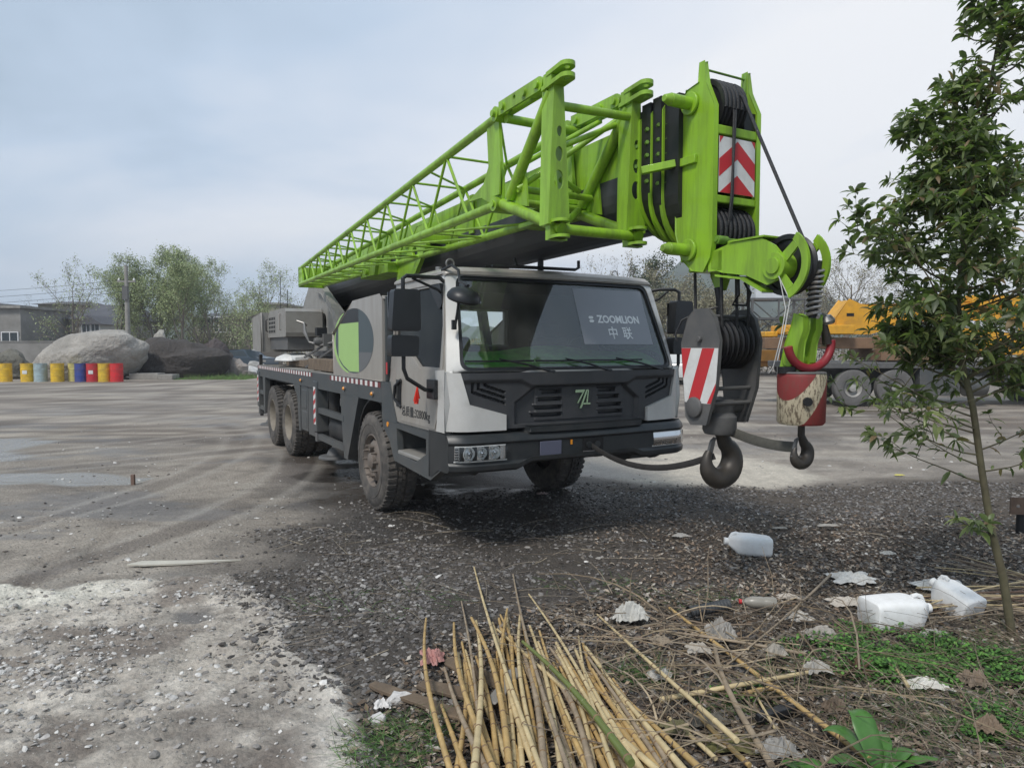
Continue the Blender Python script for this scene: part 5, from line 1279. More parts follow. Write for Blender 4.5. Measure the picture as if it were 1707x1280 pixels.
ICF = np.array([(0,11,5),(0,5,1),(0,1,7),(0,7,10),(0,10,11),(1,5,9),(5,11,4),(11,10,2),(10,7,6),(7,1,8),(3,9,4),(3,4,2),(3,2,6),(3,6,8),(3,8,9),(4,9,5),(2,4,11),(6,2,10),(8,6,7),(9,8,1)])
def sample(n, x0, x1, y0, y1, fn, bias=1.6):
    """random ground points, denser near the camera; fn gives acceptance probability"""
    out = []; tot = 0
    while tot < n:
        u = rng.random(60000); y = y0*(y1/y0)**(u**(1/bias*1.0)); x = rng.uniform(-1,1,60000)*(y*0.80+0.6)
        k = (x > x0) & (x < x1) & (rng.random(60000) < fn(x, y)); q = np.stack([x[k], y[k]],1); out.append(q); tot += len(q)
    return np.concatenate(out)[:n]
M_stone = mat('loose stones', (0,0,0), 0.85, attr=True, var=0.35, scale=30)
M_litter = mat('leaf litter', (0,0,0), 0.8, attr=True, var=0.3, scale=20)
def f_gravel(x, y):
    cr, tr, gr, sa, pu = zones(x, y); gr = gr*(1-sa); return np.clip(gr*(0.25+0.75*ss(0.38,0.58,fbm(x*0.9,y*1.4,4,66))) + (1-cr)*(1-tr)*(1-gr)*(1-sa)*0.012*ss(9,5,y)+ tr*0.55, 0, 1)*(1-np.maximum.reduce(pu))*ss(0.20,0.50,0.35+0.4*fbm(x*2,y*2,3,61))
P2 = sample(80000, -6, 9, 2.2, 9.0, f_gravel)
def stones(P2, smin, smax, tones, name, flat=0.55, sink=0.25, power=2.2):
    n = len(P2); s = smin+(smax-smin)*rng.random(n)**power
    S = np.stack([s*rng.uniform(0.7,1.35,n), s*rng.uniform(0.6,1.1,n), s*rng.uniform(flat*0.6,flat*1.3,n)],1)
    Z = terrain(P2[:,0], P2[:,1]) + S[:,2]*(1-sink)*0.6
    ti = rng.integers(0, len(tones), n); tn = np.array(tones)[ti]*rng.uniform(0.65,1.35,(n,1))
    R_ = np.stack([rng.uniform(-0.4,0.4,n), rng.uniform(-0.4,0.4,n), rng.uniform(0,6.28,n)],1)
    return scatter(ICO, ICF, np.column_stack([P2, Z]), S, R_, tn, name, M_stone, jitter=0.28)
GT = [(0.085,0.074,0.065),(0.12,0.105,0.09),(0.17,0.157,0.148),(0.055,0.050,0.046),(0.25,0.235,0.22),(0.10,0.085,0.072),(0.14,0.13,0.126)]
tag(stones(P2, 0.004, 0.024, GT, 'gravel', flat=0.36, sink=0.35, power=2.8), kind='stuff')
def f_crust(x, y):
    cr, tr, gr, sa, pu = zones(x, y); return cr*(0.12+0.6*ss(0.5,0.68,fbm(x*2.2,y*2.2,3,63)))
tag(stones(sample(8000, -6, 0.2, 2.2, 6.2, f_crust), 0.003, 0.021, [(0.40,0.375,0.35),(0.30,0.28,0.26),(0.55,0.53,0.50),(0.24,0.22,0.20)], 'lime_crumbs', flat=0.5, sink=0.55, power=4.5), kind='stuff')
def f_chips(x, y):
    return ss(0.50,0.66,fbm(x*1.2,y*1.2,4,64))*0.5+0.02
tag(stones(sample(1500, -9, 9, 4.5, 16, f_chips, 1.0), 0.006, 0.030, [(0.55,0.53,0.50),(0.40,0.38,0.35),(0.13,0.12,0.11)], 'pale_chips', flat=0.25, power=2.5), kind='stuff')
# leaf litter and crumbled bark on the right
LEAF4 = [(-1,0,0),(0,-0.42,0.12),(1,0,0.05),(0,0.42,0.16)]; L4F = [(0,1,2),(0,2,3)]
def f_lit(x, y):
    cr, tr, gr, sa, pu = zones(x, y); return np.clip(ss(0.9,2.4,x+0.8*fbm(x,y,3,71))*gr*0.8 + tr*0.6, 0, 1)*ss(7.6,6.2,y)
P3 = sample(26000, -1.0, 9, 2.2, 8.0, f_lit); n3 = len(P3); s3 = rng.uniform(0.009,0.030,n3)
LT = np.array([(0.17,0.115,0.075),(0.11,0.08,0.055),(0.24,0.18,0.13),(0.33,0.275,0.215),(0.065,0.048,0.037),(0.20,0.145,0.105),(0.42,0.38,0.33)])
lit = scatter(LEAF4, L4F, np.column_stack([P3, terrain(P3[:,0],P3[:,1])+rng.uniform(0.004,0.024,n3)]), np.stack([s3,s3,s3],1), np.stack([rng.uniform(-.5,.5,n3),rng.uniform(-.5,.5,n3),rng.uniform(0,6.28,n3)],1), LT[rng.integers(0,7,n3)]*rng.uniform(0.6,1.3,(n3,1)), 'leaf_litter', M_litter)
tag(lit, kind='stuff')
# dry twigs: thin bent three-sided sticks baked into one object
def twig_np(n, fn, rng_len, rad, x0, x1, y0, y1, name, tones, lift=(0.0,0.08), mt=None, pts=None, up=0.15, curve=0.25):
    P = sample(n, x0, x1, y0, y1, fn) if pts is None else pts; n = len(P); K = 6
    L = rng.uniform(*rng_len, n); a = rng.uniform(0, 2*np.pi, n); el = rng.normal(0, up, n); t = np.linspace(0, 1, K)
    d = np.stack([np.cos(a)*np.cos(el), np.sin(a)*np.cos(el), np.sin(el)],1); side = np.stack([-np.sin(a), np.cos(a), np.zeros(n)],1); b1 = rng.normal(0, curve, n); b2 = rng.normal(0, curve*0.5, n)
    pos = np.column_stack([P, np.zeros(n)])[:,None,:] + d[:,None,:]*(L[:,None,None]*t[None,:,None]) + side[:,None,:]*(L*b1)[:,None,None]*(t*t)[None,:,None]
    pos[...,2] += (L*b2)[:,None]*(t*(1-t))[None,:]*2 + rng.uniform(lift[0], lift[1], n)[:,None]
    pos[...,2] = np.maximum(pos[...,2], 0.004) + terrain(P[:,0],P[:,1])[:,None]
    r = rng.uniform(rad[0], rad[1], n)[:,None]*(1-0.6*t)[None,:]
    V = []; 
    for k in range(3):
        q = 2*np.pi*k/3; V.append(pos + side[:,None,:]*(r*np.cos(q))[...,None] + np.array([0,0,1])*(r*np.sin(q))[...,None])
    V = np.stack(V, 2).reshape(n, K*3, 3)
    f = np.array([(i*3+k, i*3+(k+1)%3, (i+1)*3+(k+1)%3, (i+1)*3+k) for i in range(K-1) for k in range(3)])
    F = (f[None]+np.arange(n)[:,None,None]*K*3).reshape(-1,4)
    tn = np.array(tones)[rng.integers(0,len(tones),n)]*rng.uniform(0.7,1.3,(n,1))
    return mesh_np(name, V.reshape(-1,3), F, mt or M_litter, np.repeat(tn, K*3, 0))
TW2 = [(0.13,0.10,0.07),(0.19,0.15,0.105),(0.09,0.07,0.05),(0.25,0.205,0.15)]
TW = [(0.22,0.17,0.12),(0.30,0.25,0.18),(0.13,0.10,0.075),(0.40,0.34,0.26),(0.17,0.14,0.11)]
def f_tw(x, y): 
    cr, tr, gr, sa, pu = zones(x, y); g_ = G(1470,1110); k = np.hypot((x-g_.x)/0.55,(y-g_.y)/0.30); return tr*(0.4+0.6*ss(0.4,0.6,fbm(x*1.5,y*1.5,3,73)))*ss(0.1,0.9,x+0.2)*(0.15+0.85*ss(0.7,1.2,k))
tag(twig_np(1100, f_tw, (0.12,0.55), (0.0012,0.0034), -0.9, 5, 2.1, 4.9, 'dry_twigs', TW2, (0.0,0.06)), kind='stuff')
def f_tw3(x, y):
    a_ = G(1010,1100); b_ = G(1400,1100); return ss(a_.x-0.2, a_.x+0.2, x*a_.y/y)*ss(b_.x*1.15, b_.x*0.8, x*b_.y/y)*ss(4.7,4.2,y)
tag(twig_np(210, f_tw3, (0.35,1.1), (0.003,0.0065), -0.5, 3, 2.3, 4.7, 'dry_brushwood', [(0.24,0.18,0.115),(0.33,0.26,0.17),(0.16,0.12,0.085),(0.20,0.16,0.115)], (0.0,0.12), up=0.07, curve=0.35), kind='stuff')
def f_tw4(x, y): return ss(3.4,3.0,y)*ss(1.0,1.5,x)+0.15*ss(1.0,1.5,x)*ss(4.6,4.2,y)
tag(twig_np(340, f_tw4, (0.2,0.7), (0.0015,0.0035), 0.8, 5, 2.1, 4.6, 'tangled_stems', TW2, (0.0,0.12), up=0.3, curve=0.5), kind='stuff')
def f_tw2(x, y): 
    cr, tr, gr, sa, pu = zones(x, y); return gr*0.5*ss(7.6,6,y)
tag(twig_np(260, f_tw2, (0.15,0.7), (0.0012,0.003), -2.5, 5, 3.6, 7.6, 'scattered_twigs', TW, (0.0,0.02), up=0.03), kind='stuff')
# grass tufts and low green ground cover
def blob_pts(n, cx, cy, rx, ry):
    a = rng.uniform(0,2*np.pi,n); r = np.sqrt(rng.random(n)); return np.stack([cx+rx*r*np.cos(a), cy+ry*r*np.sin(a)],1)
def gpx(px, py): q = G(px, py); return q.x, q.y
gpts = []
for (px, py, rx, ry, n) in ((650,1255,0.22,0.22,420),(700,1225,0.22,0.14,240),(1075,1130,0.18,0.12,260),(1230,1170,0.25,0.15,240),(1420,1130,0.5,0.22,560),(1540,1110,0.4,0.2,420),(1650,1190,0.45,0.25,520),(1600,1240,0.5,0.25,420),(1500,1200,0.4,0.2,300),(1690,1080,0.3,0.25,300),(1180,1000,0.5,0.2,120),(1000,980,0.5,0.2,80),(640,1010,0.7,0.3,90)):
    gpts.append(blob_pts(n, *gpx(px,py), rx, ry))
gpts = np.concatenate(gpts)
gr_o = twig_np(len(gpts), None, (0.05,0.17), (0.0010,0.0022), 0,0,0,0, 'grass', [(0.06,0.13,0.03),(0.08,0.17,0.035),(0.05,0.10,0.03),(0.17,0.16,0.08),(0.10,0.20,0.05)], (0.0,0.01), pts=gpts, up=0.5, curve=0.35)
tag(gr_o, kind='stuff')
cpts = np.concatenate([blob_pts(n, *gpx(px,py), rx, ry) for (px,py,rx,ry,n) in ((1400,1100,0.42,0.22,2600),(1500,1125,0.42,0.20,2600),(1580,1090,0.35,0.18,1700),(1450,1060,0.3,0.14,700),(1690,1130,0.25,0.2,1200),(1700,1210,0.25,0.15,700),(1230,1160,0.15,0.10,350),(1640,1230,0.1,0.06,200))])
cpts = cpts[rng.random(len(cpts)) < 0.10+1.3*ss(0.40,0.62,fbm(cpts[:,0]*4,cpts[:,1]*5,3,19))]; nc = len(cpts); sc3 = rng.uniform(0.007,0.017,nc)
cov = scatter(LEAF4, L4F, np.column_stack([cpts, terrain(cpts[:,0],cpts[:,1])+0.020+0.09*rng.random(nc)*fbm(cpts[:,0]*5,cpts[:,1]*5,2,9)]), np.stack([sc3,sc3*1.6,sc3],1), np.stack([rng.uniform(-.6,.6,nc),rng.uniform(-.6,.6,nc),rng.uniform(0,6.28,nc)],1), np.array([(0.06,0.16,0.025),(0.09,0.22,0.035),(0.045,0.11,0.025),(0.12,0.26,0.05)])[rng.integers(0,4,nc)]*rng.uniform(0.6,1.2,(nc,1)), 'ground_cover', M_litter)
tag(cov, kind='stuff')
# ------------------------------------------------------------------ bamboo canes, sticks, litter in the foreground
def zt(x, y): return float(terrain(np.array([x]), np.array([y]))[0])
M_cane = mat('dry bamboo', (0.50,0.34,0.14), 0.42, var=0.25, scale=9, dirt=(0.22,0.15,0.08), damt=0.5, dscale=14, streak=0.0)
M_cane2 = mat('pale bamboo', (0.60,0.48,0.27), 0.45, var=0.2, scale=9, dirt=(0.30,0.22,0.12), damt=0.5, dscale=14)
M_cane3 = mat('greyed bamboo', (0.33,0.26,0.18), 0.6, var=0.3, scale=9, dirt=(0.15,0.11,0.08), damt=0.6, dscale=14)
M_caneg = mat('green bamboo', (0.13,0.17,0.045), 0.4, var=0.2, scale=9, dirt=(0.2,0.16,0.06), damt=0.4, dscale=10)
M_node = mat('bamboo node', (0.20,0.13,0.07), 0.7, var=0.2)
crnd = random.Random(5)
def cane(tip, base, r0, r1, mt, label, name='bamboo_cane', cat='bamboo cane', group='dry bamboo canes fanned out in the foreground', bend=0.03, zb=0.12, ztip=0.03, nodes=True):
    a, b = Vector(tip), Vector(base); a.z += zt(a.x,a.y)+ztip; b.z += zb + zt(b.x,b.y); L = (b-a).length; K = 14
    d = (b-a).normalized(); s = d.cross(Vector((0,0,1))).normalized(); k = crnd.uniform(-bend, bend)*L
    pos = lambda t: a.lerp(b, t) + s*k*math.sin(PI*t) + Vector((0,0,1))*abs(k)*0.6*math.sin(PI*t) - a
    m = MB(); m.tube([pos(t) for t in lin(0,1,K)], [r1+(r0-r1)*t for t in lin(0,1,K)], 8)
    if nodes:
        t = crnd.uniform(0.02,0.10)
        while t < 0.98:
            r = r1+(r0-r1)*t; p = pos(t); q = (pos(min(1,t+0.02))-pos(max(0,t-0.02))).normalized()
            m.lathe([(r*0.9,-0.008),(r*1.12,-0.004),(r*1.22,0),(r*1.10,0.003),(r*0.9,0.006)], p, q, 8, 1 if crnd.random() < 0.75 else 0); t += crnd.uniform(0.10,0.20)/L*1.0
    o = m.build(name, [mt, M_node], None, angle=60); o.location = a
    return tag(o, label, cat, group)
Zo = lambda x, y: (560+x*0.3515, 900+y*0.3515)
named = [((655,150),(1010,1250),'long cane reaching furthest towards the crane, tip bent slightly left',1,.010),
 ((840,190),(1130,1250),'straight cane with thin whip tip, second furthest reaching of the pile',2,.009),
 ((915,285),(1420,1230),'slim cane from the pile leaning right with its tip near the twig tangle',1,.009),
 ((1240,375),(1900,1060),'lone cane crossing the grass tuft to the right of the bamboo pile',1,.010),
 ((428,410),(560,1200),'leftmost long cane of the fanned bamboo pile, over the dark planks',0,.011),
 ((595,320),(700,1250),'thin cane standing out above the left part of the bamboo pile',2,.008),
 ((560,430),(770,1250),'cane just right of the pink scrap at the left of the bamboo pile',0,.012),
 ((665,420),(650,1280),'cane lying across the others, almost straight up in the picture',1,.013),
 ((765,460),(1620,1230),'long cane crossing the pile diagonally to the lower right',1,.012),
 ((885,605),(1400,1120),'only green bamboo cane, lying diagonally on top of the pile',3,.014),
 ((515,645),(740,1250),'grey weathered cane with a split end beside the planks',2,.012),
 ((1150,485),(1330,1250),'pale cane rising near the green grass tuft right of the pile',1,.009),
 ((1270,670),(1700,1200),'short broad cane at the right edge of the bamboo pile',1,.013),
 ((500,830),(640,1250),'short dark cane beside the leftmost long cane',0,.012)]
MC = [M_cane, M_cane2, M_cane3, M_caneg]
for i, (a, b, lab, mi, r) in enumerate(named):
    ta = G(*Zo(*a)); tb = G(*Zo(*b), 0.10 if mi != 3 else 0.16); tb.z = 0; 
    ta.z = 0
    o = cane(ta, tb, r*1.25, r*0.6, MC[mi], lab, zb=0.14+0.02*(i % 4) + (0.05 if mi == 3 else 0), ztip=0.03+(0.10 if mi == 3 else 0))
for i in range(58):
    t = (i+crnd.uniform(-0.4,0.4))/58.0
    tx_ = 560 + t*760 + crnd.uniform(-45,45); ty_ = 400 + 330*abs(t-0.30)**0.8 + crnd.uniform(-60,190)
    bx_ = 640 + t*1090 + crnd.uniform(-90,90)
    ta = G(*Zo(tx_, ty_)); tb = G(*Zo(bx_, 1270)); ta.z = tb.z = 0
    mt_ = crnd.choice([M_cane,M_cane,M_cane2,M_cane2,M_cane3]); cane(ta, tb, crnd.uniform(0.011,0.0175), crnd.uniform(0.006,0.010), mt_, '%s bamboo cane among its look-alikes in the %s of the fanned pile' % ({'dry bamboo':'golden tan','pale bamboo':'pale straw coloured','greyed bamboo':'greyish brown'}[mt_.name], 'left third' if t < 0.33 else 'middle' if t < 0.66 else 'right third'), zb=crnd.uniform(0.02,0.13), ztip=crnd.uniform(0.005,0.07))
# single sticks right of the pile
Zr = lambda x, y: (1100+x*0.3556, 860+y*0.3556)
for (a, b, lab, mt, r0, r1, nm, ct) in [
 ((45,465),(980,1200),'thick tan cane lying alone across the twigs to the bottom edge',M_cane,.014,.009,'bamboo_cane','bamboo cane'),
 ((255,640),(520,1230),'grey bark covered branch pointing to the bottom edge beside the thick lone cane',M_cane3,.016,.012,'branch','branch'),
 ((5,570),(680,695),'long pale branch lying level behind the thick lone cane',M_cane3,.011,.006,'branch','branch'),
 ((770,760),(0,910),'curved pale stick running from the dead root to the left',M_cane2,.014,.010,'branch','branch'),
 ((0,985),(800,310),'thin slanting stick rising towards the crumpled paper',M_cane3,.010,.003,'branch','branch'),
 ((170,965),(420,1230),'broken tan cane end pointing at the bottom edge, left one of two',M_cane,.012,.011,'bamboo_cane','bamboo cane'),
 ((40,990),(260,1200),'short cane end at the lower left of the broken pair',M_cane2,.011,.010,'bamboo_cane','bamboo cane'),
 ((1050,720),(1160,850),'short pale green cane end beside the white foam scrap',M_cane2,.010,.010,'bamboo_cane','bamboo cane'),
 ((400,780),(540,1055),'thin split lath lying over the brown scraps',M_cane2,.008,.004,'branch','branch'),
 ((390,880),(560,860),'bamboo stub next to the flat black slat',M_cane,.012,.012,'bamboo_cane','bamboo cane')]:
    ta = G(*Zr(*a)); tb = G(*Zr(*b)); ta.z = tb.z = 0
    cane(ta, tb, r0, r1, mt, lab, nm, ct, None, bend=0.05, zb=0.06, ztip=0.05, nodes=(nm == 'bamboo_cane'))
# bundle of thin reeds at the right, behind the sapling
for i in range(34):
    t = crnd.random(); a = G(*Zr(1060+crnd.uniform(-60,260), 395+crnd.uniform(-40,125))); b = G(*Zr(1900, 380+t*140+crnd.uniform(-20,20)))
    if i > 24: a = G(*Zr(1280+crnd.uniform(0,120), 200+crnd.uniform(-10,90))); b = G(*Zr(1950, 420+crnd.uniform(-60,30)))
    a.z = b.z = 0
    cane(a, b, crnd.uniform(0.004,0.007), 0.003, crnd.choice([M_cane3,M_cane3,M_cane2,mat('brown reed',(0.16,0.10,0.07),0.7,var=0.3)]), 'thin brown reed in the bundle under the leafy sapling' if i <= 24 else 'thin reed slanting above the bundle behind the tilted white jug', 'dry_reed', 'reed', 'thin dry reeds bundled at the right edge', bend=0.04, zb=crnd.uniform(0.02,0.16), ztip=crnd.uniform(0.02,0.07), nodes=False)
# bent stems standing among the rubbish
for i, (a, b, lab) in enumerate([((195,520),(225,190),'thin bare stem standing by the black corrugated pipe'),((535,380),(488,175),'thin bare stem curving up beside the nearest white jug'),((640,470),(655,310),'short bare stem standing in front of the crumpled papers'),((520,480),(600,390),'bent stem over the grey bottle'),((1320,450),(1325,350),'tiny stem in front of the white jug pair')]):
    p = G(*Zr(*a)); q = AT(*Zr(*b), p.y+0.05); m = MB(); mid_ = p.lerp(q, 0.5)+Vector((crnd.uniform(-.02,.02),0,0.0))
    m.tube([p-p, mid_-p+Vector((0.012,0,0)), q-p, q-p+Vector((0.01*(-1)**i,0.01,0.05))], [0.004,0.003,0.002,0.001], 5); o = m.build('dead_weed', M_cane3, None); o.location = p; tag(o, lab, 'plant')

# ---- white plastic jugs
M_jug = mat('white plastic jug', (0.88,0.88,0.87), 0.4, var=0.03, scale=4, dirt=(0.45,0.42,0.36), damt=0.35, dscale=9)
M_jug.node_tree.nodes['Principled BSDF'].inputs['Subsurface Weight'].default_value = 0.25
M_jug.node_tree.nodes['Principled BSDF'].inputs['Subsurface Radius'].default_value = (0.03,0.03,0.03)
def jug(px, py, L, W, H, rz, tilt, label, dent=0.0, seed=1):
    p = G(px, py); p.z = zt(p.x,p.y); r = random.Random(seed)
    secs = [(-0.5,0.86,0.86),(-0.49,0.95,0.95),(-0.45,1,1),(-0.1,1,1),(0.16,1.0,1.0),(0.25,0.93,0.94),(0.36,0.62,0.70),(0.44,0.36,0.42),(0.455,0.30,0.30)]
    m = MB(); n = 24; vs = []
    for (t, a, b) in secs:
        for k in range(n):
            q = 2*PI*(k+0.5)/n; c, s = math.cos(q), math.sin(q); e = 0.42
            yy = math.copysign(abs(c)**e, c)*W/2*a; z_ = math.copysign(abs(s)**e, s)*H/2*b
            dd = 1 - dent*max(0, math.sin(t*7+q*2+seed))*0.5
            vs.append((t*L, yy*dd, z_*dd + H/2 + (0.25*H*(0.3 if t > 0.3 else 0))))
    fs = [(i*n+k,i*n+(k+1)%n,(i+1)*n+(k+1)%n,(i+1)*n+k) for i in range(len(secs)-1) for k in range(n)] + [tuple(range(n))[::-1], tuple(range((len(secs)-1)*n, len(secs)*n))]
    m.add(vs, fs); th = thing('plastic_jug', label, 'jug', p, rz, 'white plastic jugs thrown on the ground'); th.rotation_euler = (0, tilt, rz)
    bo = m.build('body', M_jug, th, bevel=0.006, angle=40)
    k_ = MB(); k_.lathe([(0.0,0.0),(0.028,0),(0.030,0.004),(0.030,0.03),(0.026,0.034),(0.0,0.034)], (0.455*L,0,H*0.57), (1,0,0), 20); k_.build('neck', M_jug, th)
    k_ = MB(); k_.tube([(0.22*L,0,H*1.0),(0.30*L,0,H*1.04),(0.38*L,0,H*0.98),(0.42*L,0,H*0.80)], 0.013, 8); k_.build('handle', M_jug, th)
    return th
jug(1246,922,0.37,0.215,0.17,R(172),-0.05,'white faceted jug lying alone on the dark gravel in front of the hooks',0.16,1)
jug(1496,1042,0.42,0.23,0.19,R(8),0.0,'larger white jug lying by the green weeds, neck against the tilted jug',0.18,2)
jug(1582,1015,0.31,0.21,0.19,R(110),-0.3,'tilted white jug resting on the reed bundle',0.16,3)

# ---- crumpled paper, film and cloth
def scrap(px, py, w, h, z, label, col, cat='scrap', name='crumpled_paper', seed=0, rz=0, rough=0.8, amp=0.25, lift=0.0):
    p = G(px, py); p.z = zt(p.x,p.y)+0.02+lift; n = 16; rs = np.random.default_rng(seed)
    u, v = np.meshgrid(np.linspace(-1,1,n), np.linspace(-1,1,n)); a = np.arctan2(v,u); k = 0.75+0.25*np.sin(a*3+seed)*np.cos(a*2+seed*1.7)+0.10*np.sin(a*7+seed)
    X = u*w/2*k; Y = v*h/2*k; rid = np.abs(fbm(u*1.6+seed*3.1, v*1.6-seed, 4, seed, 0.6)-0.5)*2
    Z = z*(1-rid*1.6).clip(0,1)*(1-0.75*np.maximum(abs(u),abs(v))**2) + 0.12*z*rs.random((n,n))
    ii = (np.arange(n-1)[:,None]*n+np.arange(n-1)[None,:]).ravel()
    o = mesh_np(name, np.stack([X.ravel(),Y.ravel(),Z.ravel()],1), np.stack([ii,ii+1,ii+n+1,ii+n],1), mat('scrap %s' % (col,), col, rough, var=0.12, scale=12, dirt=(0.18,0.15,0.11), damt=0.45, dscale=16), smooth=False)
    o.location = p; o.rotation_euler = (0,0,rz); md = o.modifiers.new('s','SOLIDIFY'); md.thickness = 0.0012
    return tag(o, label, cat)
Wt = (0.66,0.65,0.62); Gy = (0.36,0.34,0.31); Bn = (0.26,0.215,0.17)
scrap(1425,972,0.40,0.30,0.06,'white crumpled paper sheet lying on the brown litter between two jugs',Wt,seed=1)
scrap(1575,985,0.46,0.30,0.05,'torn white paper spread out behind the tilted jug',Wt,seed=2)
scrap(1415,1010,0.30,0.16,0.05,'whitish torn card lying left of the larger jug',(0.55,0.50,0.44),seed=3)
scrap(1050,1040,0.26,0.16,0.13,'white plastic film standing up beside the bamboo pile',(0.55,0.54,0.50),seed=4,name='plastic_film')
scrap(1200,1070,0.22,0.20,0.13,'grey translucent plastic bag puffed up below the corrugated pipe',(0.34,0.32,0.29),seed=5,name='plastic_bag',rough=0.4)
scrap(1310,1000,0.18,0.10,0.04,'small foam piece behind the grey bottle',(0.55,0.50,0.44),seed=6,name='foam_piece')
scrap(1540,1150,0.26,0.13,0.05,'white foam scrap in the weeds at the lower right',(0.68,0.66,0.60),seed=7,name='foam_piece')
scrap(1370,1070,0.24,0.18,0.08,'greyish crumpled film next to the low green weeds',(0.38,0.35,0.31),seed=8,name='plastic_film')
scrap(1100,1140,0.16,0.12,0.07,'dirty white rag half under the twigs right of the canes',(0.50,0.48,0.44),seed=9,name='rag')
scrap(722,1115,0.16,0.20,0.07,'faded pink cloth scrap behind the leftmost cane',(0.50,0.25,0.23),seed=10,name='rag')
scrap(1300,1265,0.20,0.14,0.08,'grey paper ball at the bottom edge between the sticks',(0.34,0.33,0.31),seed=11)
scrap(1560,1065,0.20,0.10,0.05,'clear film hanging under the larger jug',(0.36,0.35,0.32),seed=12,name='plastic_film')
scrap(1135,897,0.20,0.10,0.03,'flat whitish scrap on the dark gravel left of the lone jug',(0.45,0.43,0.40),seed=13)
scrap(1215,1250,0.30,0.16,0.06,'mossy olive scrap of cloth below the sticks',(0.12,0.115,0.035),seed=14,name='rag')
scrap(1240,1150,0.26,0.14,0.05,'brown paper scrap lying left of the bark covered branch',Bn,seed=15)
scrap(1390,1190,0.15,0.10,0.08,'brown crumpled leaves and paper beside the dead root',(0.17,0.125,0.09),seed=16)
scrap(1625,1150,0.16,0.12,0.10,'big curled dead leaves at the right edge under the sapling',(0.25,0.19,0.14),seed=17,name='dead_leaves')
scrap(1300,885,0.16,0.06,0.02,'pale chip of board on the gravel right of the lone jug',(0.42,0.40,0.36),seed=18)
scrap(905,826,0.16,0.10,0.03,'pinkish scrap on the ground behind the front bumper',(0.40,0.30,0.28),seed=19)
scrap(1500,794,0.16,0.08,0.01,'yellow fallen leaf on the pale yard behind the sapling',(0.70,0.62,0.08),seed=20,name='fallen_leaf',cat='leaf')
scrap(640,1190,0.10,0.07,0.05,'white lime lump at the tip of the pale crust',(0.74,0.72,0.70),seed=21,name='lime_lump',cat='lump')
scrap(1180,1210,0.22,0.14,0.05,'dark torn film between the canes and the bark covered branch',(0.10,0.095,0.08),seed=22,name='plastic_film')
# dead root clump
m = MB(); rr_ = random.Random(8)
for k in range(46):
    a = rr_.uniform(0, 2*PI); e = rr_.uniform(0.2,1.4); L = rr_.uniform(0.05,0.15); d = Vector((math.cos(a)*math.cos(e), math.sin(a)*math.cos(e), math.sin(e)))
    m.tube([Vector((0,0,0.02)), d*L*0.5+Vector((0,0,0.02)), d*L+Vector((rr_.uniform(-.03,.03),rr_.uniform(-.03,.03),0.0))], [0.010,0.006,0.002], 5)
o = m.build('dead_root', mat('dead root', (0.13,0.08,0.05), 0.9, var=0.4), None); o.location = G(1430,1130); tag(o, 'brown tangled dead root clump beside the low green weeds', 'root')
# corrugated pipe, bottle
m = MB(); pr = []
for k in range(25): pr += [(0.030 if k % 2 else 0.036, k*0.0125), (0.036 if k % 2 else 0.036, k*0.0125+0.006)]
m.lathe(pr+[(0.028,0.31),(0.028,0.0)], (0,0,0.036), (0.93,0.36,0.03), 20); o = m.build('corrugated_pipe', mat('dark ribbed plastic', (0.045,0.05,0.055), 0.6, var=0.2, dirt=MUD, damt=0.3), None, angle=60); o.location = G(1148,1042)+Vector((0,0,0.05)); tag(o, 'short black corrugated plastic pipe lying behind the twigs', 'pipe')
t_b = thing('plastic_bottle', 'dull grey bottle with a red cap touching the corrugated pipe', 'bottle', G(1262,1024)+Vector((0,0,0.045)), R(172))
m = MB(); m.lathe([(0.0,-0.12),(0.034,-0.12),(0.038,-0.11),(0.038,-0.05),(0.035,-0.04),(0.038,-0.03),(0.038,0.03),(0.03,0.06),(0.014,0.085),(0.013,0.10),(0.0,0.10)], (0,0,0.038), (1,0,0), 24); m.build('body', mat('cloudy plastic', (0.30,0.28,0.24), 0.3, var=0.15, dirt=MUD, damt=0.5), t_b)
m = MB(); m.cyl((0.10,0,0.038),(0.118,0,0.038),0.016,n=16); m.build('cap', M_red, t_b)
# planks under the canes and other flat things
def plank(a, b, w, h, label, mt=M_wood, name='plank', z=0.0, cat='plank'):
    A = G(*a); B = G(*b); A.z = B.z = 0; d = B-A; L = d.length; m = MB(); K = 12; rnd = random.Random(int(a[0]))
    P_ = []
    for i in range(K):
        q = -L/2+L*i/(K-1); e = 0.6 if i in (0, K-1) else 1
        P_ += [(q+rnd.uniform(-.01,.01), -w/2*e+rnd.uniform(-.004,.004), 0), (q, w/2*e+rnd.uniform(-.004,.004), 0), (q+rnd.uniform(-.01,.01), w/2*e+rnd.uniform(-.005,.005), h+rnd.uniform(-.002,.002)), (q, -w/2*e+rnd.uniform(-.005,.005), h+rnd.uniform(-.002,.002))]
    m.add(P_, [(i*4+k, i*4+(k+1)%4, (i+1)*4+(k+1)%4, (i+1)*4+k) for i in range(K-1) for k in range(4)]+[(3,2,1,0), tuple((K-1)*4+k for k in range(4))])
    o = m.build(name, mt, None, bevel=0.003); o.location = (A+B)/2+Vector((0,0,0.030+z)); o.rotation_euler = (0,0,math.atan2(d.y,d.x)); return tag(o, label, cat)
plank((620,1152),(790,1215),0.07,0.02,'dark split plank under the left canes, front one')
plank((700,1152),(860,1190),0.09,0.02,'dark weathered plank behind the front one, under the left canes')
plank((745,1110),(850,1160),0.10,0.015,'grey board piece poking out between the canes')
plank((1262,1212),(1330,1190),0.05,0.03,'flat black slat lying between the sticks', M_black)
plank((820,1200),(862,1140),0.07,0.01,'slate grey tile fragment wedged under the canes', M_grey, 'tile_fragment', 0.05, 'tile')
